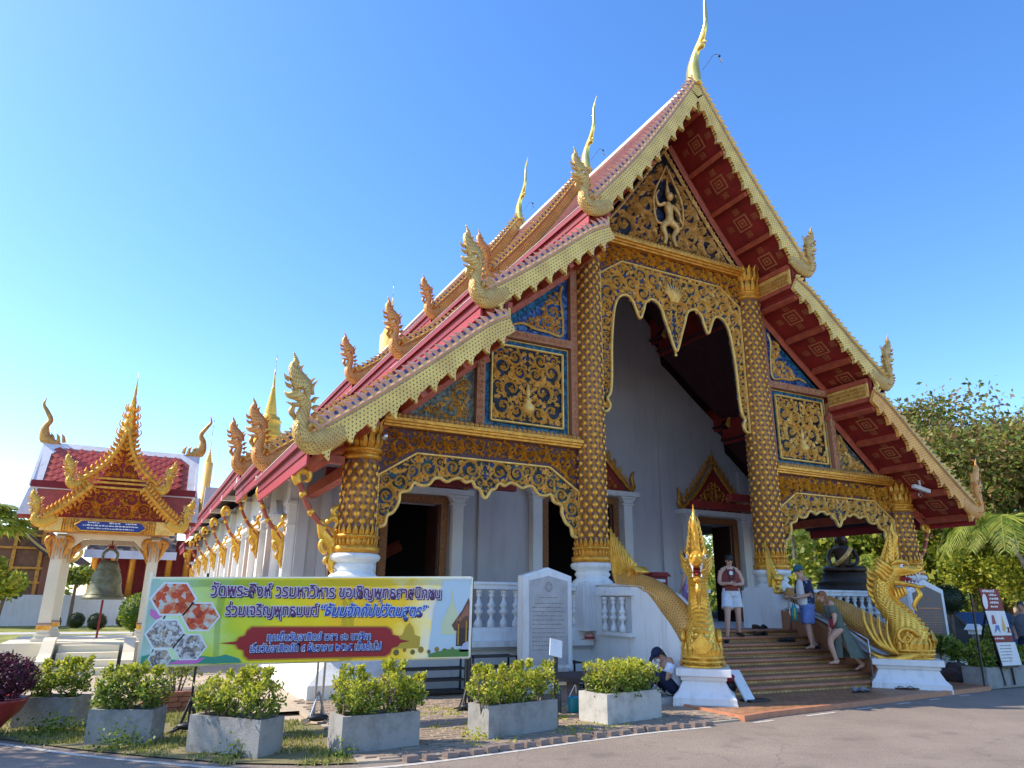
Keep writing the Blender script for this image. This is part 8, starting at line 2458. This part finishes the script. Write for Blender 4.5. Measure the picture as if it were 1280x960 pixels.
def palm(label, x, y, h, n, L, seed, m_='palm_leaf', fan=False, group='feathery palms in the garden on the right', trunk=.09, bark='bark_pale', lean=(0, 0), stems=1):
    t = thing('palm_tree', label, 'palm', (x, y, 0), 0, group)
    rg = random.Random(seed)
    for st in range(stems):
        ox, oy = (0, 0) if stems == 1 else (rg.uniform(-.5, .5), rg.uniform(-.5, .5)); hh = h*(1 if st == 0 else rg.uniform(.55, .95))
        top = (x+ox*1.6+lean[0], y+oy*1.6+lean[1], hh)
        g = G(); P = cr([(x+ox, y+oy, 0), (x+ox*1.2+lean[0]*.3, y+oy*1.2+lean[1]*.3, hh*.5), top], 6); g.tube(P, np.linspace(trunk*1.2, trunk*.8, len(P)), 8)
        for i in range(1, int(hh/.35)):
            q = P[min(len(P)-1, int(i*.35/hh*len(P)))]; 
        g.build('trunk', bark, t)
        for k in range(n):
            a = k*2.399+rg.random()*.4; el = rg.uniform(.15, 1.25); g = G()
            ll = L*rg.uniform(.8, 1.1)
            ca, sa = math.cos(a), math.sin(a)
            P = cr([top, (top[0]+ca*ll*.35*math.cos(el), top[1]+sa*ll*.35*math.cos(el), top[2]+ll*.38*math.sin(el)), (top[0]+ca*ll*.75*math.cos(el*.8), top[1]+sa*ll*.75*math.cos(el*.8), top[2]+ll*.35*math.sin(el)), (top[0]+ca*ll*.95, top[1]+sa*ll*.95, top[2]+ll*(.30*math.sin(el)-.42))], 7)
            if not fan:
                g.sweep(P, .025, .02, (0, 0, 1), 4)
                V = []; F = []
                m = len(P)
                for i in range(3, m):
                  for sub in (0, .33, .66):
                    p = P[i] if sub == 0 or i == m-1 else P[i]*(1-sub)+P[i+1]*sub
                    tt = P[min(i+1, m-1)]-P[i-1]; tt /= np.linalg.norm(tt); sd = np.cross(tt, (0, 0, 1)); sd /= max(np.linalg.norm(sd), 1e-6)
                    wl = ll*.30*math.sin(PI*min(1, (i-1.5)/(m))**.8)+.05
                    for q in (-1, 1):
                        b = len(V); tip = p+sd*q*wl*.8+tt*wl*.55-np.array([0, 0, wl*rg.uniform(.25, .6)]); mid = (p+tip)/2+np.array([0, 0, wl*.12])
                        w_ = tt*.016
                        V += [tuple(p-w_*.5), tuple(p+w_*.5), tuple(mid+w_), tuple(tip), tuple(mid-w_)]; F.append((b, b+1, b+2, b+3, b+4))
                g.add(V, F)
            else:
                g.sweep(P[:12], .03, .02, (0, 0, 1), 4)
                c0 = P[11]; V = []; F = []
                fw = np.array([ca, sa, .1-.4*(1-el)]); fw /= np.linalg.norm(fw); sd = np.cross(fw, (0, 0, 1)); sd /= np.linalg.norm(sd); upv = np.cross(sd, fw)
                for i in range(17):
                    b_ = -1.9+3.8*i/16; dd = fw*math.cos(b_)+sd*math.sin(b_); tip = c0+dd*ll*.55+np.array([0, 0, -.16*ll*rg.random()]); mid = c0+dd*ll*.32+upv*.03
                    pr2 = np.cross(dd, upv)*.035*ll; b = len(V); V += [tuple(c0), tuple(mid-pr2), tuple(tip), tuple(mid+pr2)]; F.append((b, b+1, b+2, b+3))
                g.add(V, F)
            g.build('frond', m_, t)
    return t
# right side garden
tree('broadleaf_tree', 'large russet and olive leaved tree towering over the right end of the roof', (23.5, 5.8), (23.6, 6.6, 7.6), 6.6, 52000, .26, 'tree_russet', 1, .35, clumps=90, squash=.55, cs=(.13, .23))
tree('broadleaf_tree', 'lime green tree in front of the big russet tree', (29.51, 12.88), (28.68, 11.92, 7.10), 3.17, 9100, 0.273, 'lime_leaf', 2, .16, clumps=14)
tree('broadleaf_tree', 'bright yellow-green bush tree right of the dark tablet', (21.92, 6.81), (21.78, 6.40, 3.51), 2.14, 8450, 0.210, 'lime_leaf', 3, .09, clumps=14)
tree('broadleaf_tree', 'sunlit lime bush at the far right behind the notice easel', (21.09, 3.64), (20.96, 3.50, 3.16), 1.66, 5460, 0.189, 'lime_leaf', 4, .07, clumps=10)
tree('broadleaf_tree', 'dark green tree filling the gap right of the outer right column', (25.79, 13.44), (25.37, 12.88, 4.75), 4.00, 15600, 0.252, 'tree_leaf', 5, .18, clumps=20)
tree('broadleaf_tree', 'dark tree behind the seated statue', (27.17, 21.03), (27.17, 20.34, 5.17), 4.69, 15600, 0.273, 'tree_leaf', 6, .2, clumps=20)
tree('broadleaf_tree', 'lime green bush seen under the right arch beside the slender trunk', (20.40, 15.78), (20.27, 15.64, 3.10), 1.52, 5460, 0.179, 'lime_leaf', 7, .07, clumps=10)
tree('broadleaf_tree', 'dark green tree left of the seated statue under the right arch', (22.89, 21.03), (22.61, 20.61, 3.79), 3.31, 10400, 0.231, 'tree_leaf', 8, .14, clumps=16)
tree('broadleaf_tree', 'deep green tree at the far right edge behind the palms', (31.31, 6.81), (31.31, 6.54, 4.75), 4.14, 14300, 0.252, 'tree_leaf', 9, .2, clumps=18)
tree('broadleaf_tree', 'olive tree between the russet tree and the right palms', (31.31, 15.92), (31.44, 15.37, 5.72), 4.42, 13000, 0.273, 'tree_leaf', 10, .2, clumps=18)
palm('leaning feathery palm at the far right edge with a pale trunk', 19.02, 2.12, 4.14, 15, 2.64, 1, lean=(-.5, .7))
palm('arching feathery palm behind the lower right eave', 21.78, 4.88, 4.69, 16, 2.76, 2)
palm('tall palm behind the lower right dragon finial', 23.72, 8.74, 5.52, 15, 2.76, 3)
palm('slender palm with thin pale trunk seen under the right arch', 19.44, 14.26, 5.52, 12, 2.18, 4, trunk=.11)
palm('palm with two trunks behind the seated statue', 22.20, 15.09, 5.38, 12, 2.30, 5, stems=2)
palm('clump palm between the outer column and the dark tablet', 21.51, 10.68, 3.31, 13, 2.30, 6, stems=2)
# reddish-leaved shrub
tree('cordyline_shrub', 'small reddish shrub near the palm trunk at the far right', (19.5, 1.9), (19.5, 1.9, 3.2), 1.1, 1400, .24, 'tree_russet', 12, .05, clumps=6)
# far green mass behind everything on the right
g = G(); rg = np.random.RandomState(77)
P = np.stack([rg.uniform(12, 60, 80000), rg.uniform(-8, 34, 80000), np.abs(rg.normal(size=80000))*2.6], 1)
P = P[(P[:, 0]-12)*.55+P[:, 1]*.9 > 11]; P[:, 2] = np.minimum(P[:, 2], 5.5+np.sin(P[:, 0]*.7)*.8)
V, F = leaves(P, .36, 78, .6); g.add(V, F); o = g.build('background_shrubbery', 'tree_leaf', kind='stuff'); tag(o, 'dense dark shrubbery closing off the garden on the right', 'shrubbery')
g = G(); rg = np.random.RandomState(79)
P = np.stack([rg.uniform(-75, -18, 22000), rg.uniform(62, 80, 22000), np.abs(rg.normal(size=22000))*2.2], 1)
V, F = leaves(P, .7, 80, .6); g.add(V, F); o = g.build('background_shrubbery', 'tree_leaf', kind='stuff'); tag(o, 'distant shrubbery beyond the lawn on the left', 'shrubbery')
# left
palm('bright fan palm at the left edge of the picture', -15.75, 10.6, 3.3, 26, 1.5, 21, 'palm_leaf', True, 'garden palms on the left', .13)
tree('broadleaf_tree', 'light green leafy tree at the left edge under the fan palm', (-15.4, 9.6), (-15.3, 9.5, 1.95), .95, 5200, .16, 'lime_leaf', 22, .07, clumps=10)
tree('broadleaf_tree', 'dark green garden tree behind the bell pavilion at the left', (-17.6, 31), (-17.4, 31, 2.2), .9, 2200, .25, 'tree_leaf', 23, .12, clumps=10)
tree('broadleaf_tree', 'small dark tree seen through the bell pavilion left of the bell', (-14.6, 33), (-14.6, 33, 2.7), .75, 1500, .25, 'tree_leaf', 24, .12, clumps=10)
def topiary(x, y, z, r, label, seed, stem=True, m_='topiary'):
    t = thing('topiary', label, 'shrub', (x, y, 0), 0, 'clipped round shrubs in the garden')
    rg = np.random.RandomState(seed); a = rg.normal(size=(1600, 3)); a /= np.linalg.norm(a, axis=1, keepdims=True)
    g = G(); V, F = leaves(np.array([x, y, z])+a*r*rg.uniform(.85, 1.0, (1600, 1)), r*.16, seed); g.add(V, F); g.ball((x, y, z), r*.9, n=16, m=12); g.build('ball', m_, t)
    if stem: g = G(); g.tube([(x, y, 0), (x+.02, y, z)], .04, 6); g.build('stem', 'bark', t)
topiary(7.95, -1.1, 1.80, .36, 'dark clipped ball on a stem right of the dark tablet', 31)
for i, (x, y) in enumerate([(-14.9, 28), (-14.0, 28.5), (-13.1, 28.2), (-12.0, 28.8), (-11.2, 28.4)]):
    topiary(x, y, .38+.06*(i % 2), .30+.05*(i % 3), ['low clipped ball at the left end of the lawn row', 'second clipped ball from the left on the lawn', 'middle clipped ball below the bronze bell', 'fourth clipped ball from the left on the lawn', 'clipped ball at the right end of the lawn row'][i], 40+i, False)
topiary(-11.35, 22, .95, .75, 'largest sunlit round shrub beside the right pavilion post', 50, False, 'shrub')
# seated statue
st = thing('seated_statue', 'dark bronze seated statue on a stepped base in the garden', 'statue', (12.0, 5.3, 0))
brz = bpy.data.materials['bronze_dark']; sx_, sy_ = 12.0, 5.3
a_ = -2.45
fw = np.array([math.cos(a_), math.sin(a_), 0]); sd = np.array([-math.sin(a_), math.cos(a_), 0])
def SP3(u, w, z): return tuple(np.array([sx_, sy_, 2.75+(z-2.1)*.74])+fw*u*.74+sd*w*.74)
g = G()
for r_, z0, z1 in ((1.25, 0, 1.2), (1.0, 1.2, 2.1), (1.05, 2.1, 2.4), (.85, 2.4, 2.75)):
    g.lathe([(r_*1.1, z0), (r_, z0+.06), (r_*.94, z1-.06), (r_*1.0, z1)], (sx_, sy_, 0), 16)
g.build('base', mat('dark_plinth', (.03, .022, .018), .7, 0, .3, 5, .3), st)
g = G()
g.sweep(cr([SP3(0, 0, 2.1), SP3(0, 0, 2.5), SP3(.02, 0, 3.0), SP3(.02, 0, 3.35), SP3(0, 0, 3.5)], 5), np.interp(np.linspace(0, 1, 21), [0, .3, .7, .9, 1], [.70, .50, .72, .38, .20]), np.interp(np.linspace(0, 1, 21), [0, .5, 1], [.44, .38, .2]), tuple(fw), 16)
for q in (-1, 1):
    g.sweep(cr([SP3(0, q*.25, 2.3), SP3(.25, q*.85, 2.28), SP3(.62, q*.35, 2.25), SP3(.6, -q*.2, 2.22)], 5), [.31]*5+[.27]*6+[.19]*5, [.27]*10+[.16]*6, (0, 0, 1), 10)
g.sweep(cr([SP3(0, .48, 3.28), SP3(.05, .66, 2.85), SP3(.3, .55, 2.55), SP3(.5, .1, 2.45)], 5), np.linspace(.19, .10, 16), .15, tuple(fw), 10)
g.sweep(cr([SP3(0, -.48, 3.28), SP3(.05, -.68, 2.85), SP3(.3, -.62, 2.6), SP3(.55, -.55, 2.35)], 5), np.linspace(.19, .09, 16), .15, tuple(fw), 10)
g.ball(SP3(.04, 0, 3.78), .19, .19, .24, 14, 10); g.ball(SP3(0, 0, 4.12), .11, .11, .12); g.sweep([SP3(0, 0, 4.2), SP3(0, 0, 4.36), SP3(0, 0, 4.55)], [.1, .06, .01], .08, (1, 0, 0), 8)
for q in (-1, 1): g.ball(SP3(.02, q*.26, 3.70), .035, .035, .12, 8, 6)
g.build('figure', brz, st)
g = G(); g.sweep(cr([SP3(.22, .42, 3.35), SP3(.33, .2, 3.0), SP3(.34, -.1, 2.7), SP3(.2, -.4, 2.5)], 5), .16, .04, tuple(fw), 6); g.build('sash_highlight', 'gold_antique', st)  # gold sash doubles as a painted highlight across the chest
# parked cars behind the garden
def car(label, x, y, a, c, seed):
    t = thing('parked_car', label, 'car', (x, y, 0), a, 'cars parked behind the garden', world=False)
    cp = mat('car_paint_%d' % seed, c, .25, .4, .03, 3, 0)
    g = G(); P = [(-2.1, .35), (2.1, .35), (2.15, .75), (1.95, .92), (1.15, 1.0), (.55, 1.42), (-1.0, 1.46), (-1.75, 1.02), (-2.12, .92), (-2.18, .6)]
    g.prism(P, -.82, .82); o = g.build('body', cp, t); b_ = o.modifiers.new('bevel', 'BEVEL'); b_.width = .07; b_.segments = 3
    for q in (-1, 1):
        g = G(); g.prism([(1.02, 1.0), (.5, 1.36), (-.1, 1.39), (-.1, 1.0)], q*.825, q*.835); g.build('side_window', glassmat('car_glass') if 'car_glass' not in bpy.data.materials else bpy.data.materials['car_glass'], t)
        g = G(); g.prism([(-.18, 1.0), (-.18, 1.39), (-.95, 1.40), (-1.5, 1.02)], q*.825, q*.835); g.build('side_window', bpy.data.materials['car_glass'], t)
        for xx in (-1.3, 1.35):
            g = G(); g.lathe([(.20, -.1), (.31, -.11), (.33, -.06), (.33, .08), (.31, .11), (.18, .11)], (0, 0, 0), 18); w = g.build('wheel', 'black', t); w.rotation_euler = (PI/2, 0, 0); w.location = (xx, q*.74, .33)
            g = G(); g.lathe([(.02, 0), (.18, .005), (.19, .02), (.05, .03)], (0, 0, .11 if q < 0 else -.14), 12); g.build('rim', 'steel', w)
    g = G(); g.prism([(1.18, 1.03), (.60, 1.40), (.57, 1.38), (1.12, 1.0)], -.7, .7); g.build('windscreen', bpy.data.materials['car_glass'], t)
    for q in (-1, 1):
        g = G(); g.ball((2.08, q*.6, .72), .08, .16, .09, 8, 6); g.build('headlight', 'white', t)
car('dark blue parked car beyond the topiary ball', 11.6, .9, 1.1, (.02, .04, .09), 1)
car('slate grey parked car at the far right behind the notices', 12.4, -2.4, 1.2, (.07, .09, .12), 2)
# visitor in grey at far right
pose = dict(pelvis=(0, 0, .93), waist=(0, 0, 1.07), chest=(0, .0, 1.29), neck0=(0, .02, 1.49), head=(0.0, .05, 1.63), face=(0, 1, -.1),
            hip_l=(-.09, 0, .89), knee_l=(-.10, .03, .48), ankle_l=(-.10, 0, .08), hip_r=(.09, 0, .89), knee_r=(.10, .03, .48), ankle_r=(.10, 0, .08),
            shoulder_l=(-.18, 0, 1.41), elbow_l=(-.23, -.02, 1.14), wrist_l=(-.20, .12, .95), shoulder_r=(.18, 0, 1.41), elbow_r=(.23, -.02, 1.14), wrist_r=(.20, .12, .95), curl=.3)
t, J, k, HP, limb, hb = person('man in grey shirt standing behind the notice easel at the far right', (8.6, -2.55, 0), 1.9, pose, 'skin_tan', 'hair_dark', 1.76)
garment(t, 'shirt', cloth('cloth_grey', (.10, .12, .15)), lambda g: (limb([(0, 0, .92), (0, 0, 1.07), (0, 0, 1.28), (0, 0, 1.46)], [.175, .175, .19, .18, .09], 6, [.135, .13, .14, .13, .085], g, 20), [limb(['shoulder_'+s, (J['shoulder_'+s]/k).lerp(J['elbow_'+s]/k, .8)], [.075, .08], 4, None, g, 12) for s in 'lr']))
garment(t, 'trousers', navy, lambda g: (limb([(0, 0, .84), (0, 0, .93), (0, 0, 1.0)], [.165, .17, .155], 4, [.125, .125, .11], g, 18), [limb(['hip_'+s, 'knee_'+s, 'ankle_'+s], [.10, .095, .085, .08, .075], 6, None, g, 12) for s in 'lr']))
# little white spirit house and dark roots/rocks behind the right pedestal
sp_ = thing('spirit_house', 'tiny white spirit house roof among the shrubs left of the notice easel', 'shrine', (6.9, -2.3, 0))
g = G(); g.box((6.79, -2.4, .98), (7.01, -2.2, 1.08)); g.prism([(6.72, 1.081), (7.08, 1.081), (6.9, 1.22)], -2.45, -2.15); g.build('roof', 'white', sp_)
g = G(); g.box((6.85, -2.35, 0), (6.95, -2.25, .979)); g.build('post', 'concrete', sp_)
for i, (x, y, s_) in enumerate([(4.6, -2.35, .34), (5.1, -2.7, .24), (5.7, -2.75, .30), (6.4, -2.6, .26), (6.1, -2.2, .30)]):
    g = G(); rg = random.Random(i); g.ball((0, 0, 0), 1, n=14, m=10)
    V = g.V[0]
    for q in range(len(V)):
        V[q] *= 1+.35*mnoise.noise(Vector(V[q]*1.7+np.array([i*3.1, 0, 0])))
    g.V[0] = V*np.array([s_*1.3, s_*.9, s_*.75])+np.array([x, y, s_*.4])
    o = g.build('boulder', mat('boulder_%d' % i, (.09, .045, .035), .85, 0, .4, 5, .8, 12)); tag(o, ['dark reddish boulder nearest the right pedestal', 'small dark boulder between the pedestal and tablet', 'dark boulder in front of the dark tablet foot', 'dark boulder left of the easel foot', 'dark boulder behind the others near the tablet'][i], 'boulder', 'dark boulders behind the right pedestal')
for i, (x, y) in enumerate([(4.9, -2.2), (5.6, -2.3), (6.4, -2.0), (7.2, -2.7)]):
    tree('garden_shrub', ['dark shrub against the right pedestal', 'dark leafy shrub below the dark tablet', 'dark shrub left of the spirit house', 'dark shrub between spirit house and notices'][i], (x+.6, y+.5), (x+.6, y+.5, .65), .55, 1300, .11, 'tree_leaf', 60+i, .03, 'dark shrubs right of the stairs', clumps=6)

# tree standing left of the road, outside the frame, that throws the shade on the lower left of the road
tree('broadleaf_tree', 'roadside tree left of the picture whose crown shades the road corner', (-19.2, -1.4), (-18.4, -1.65, 5.7), 1.9, 5200, .24, 'tree_leaf', 91, .16, clumps=12)
for o in bpy.data.objects:
    if o.parent is not None and o.name.split('.')[0] in ('carving', 'petal_row', 'lettering', 'lettering_outline', 'lettering_shadow', 'crest', 'lattice', 'inscription', 'belly_plates'):
        o['kind'] = 'stuff'
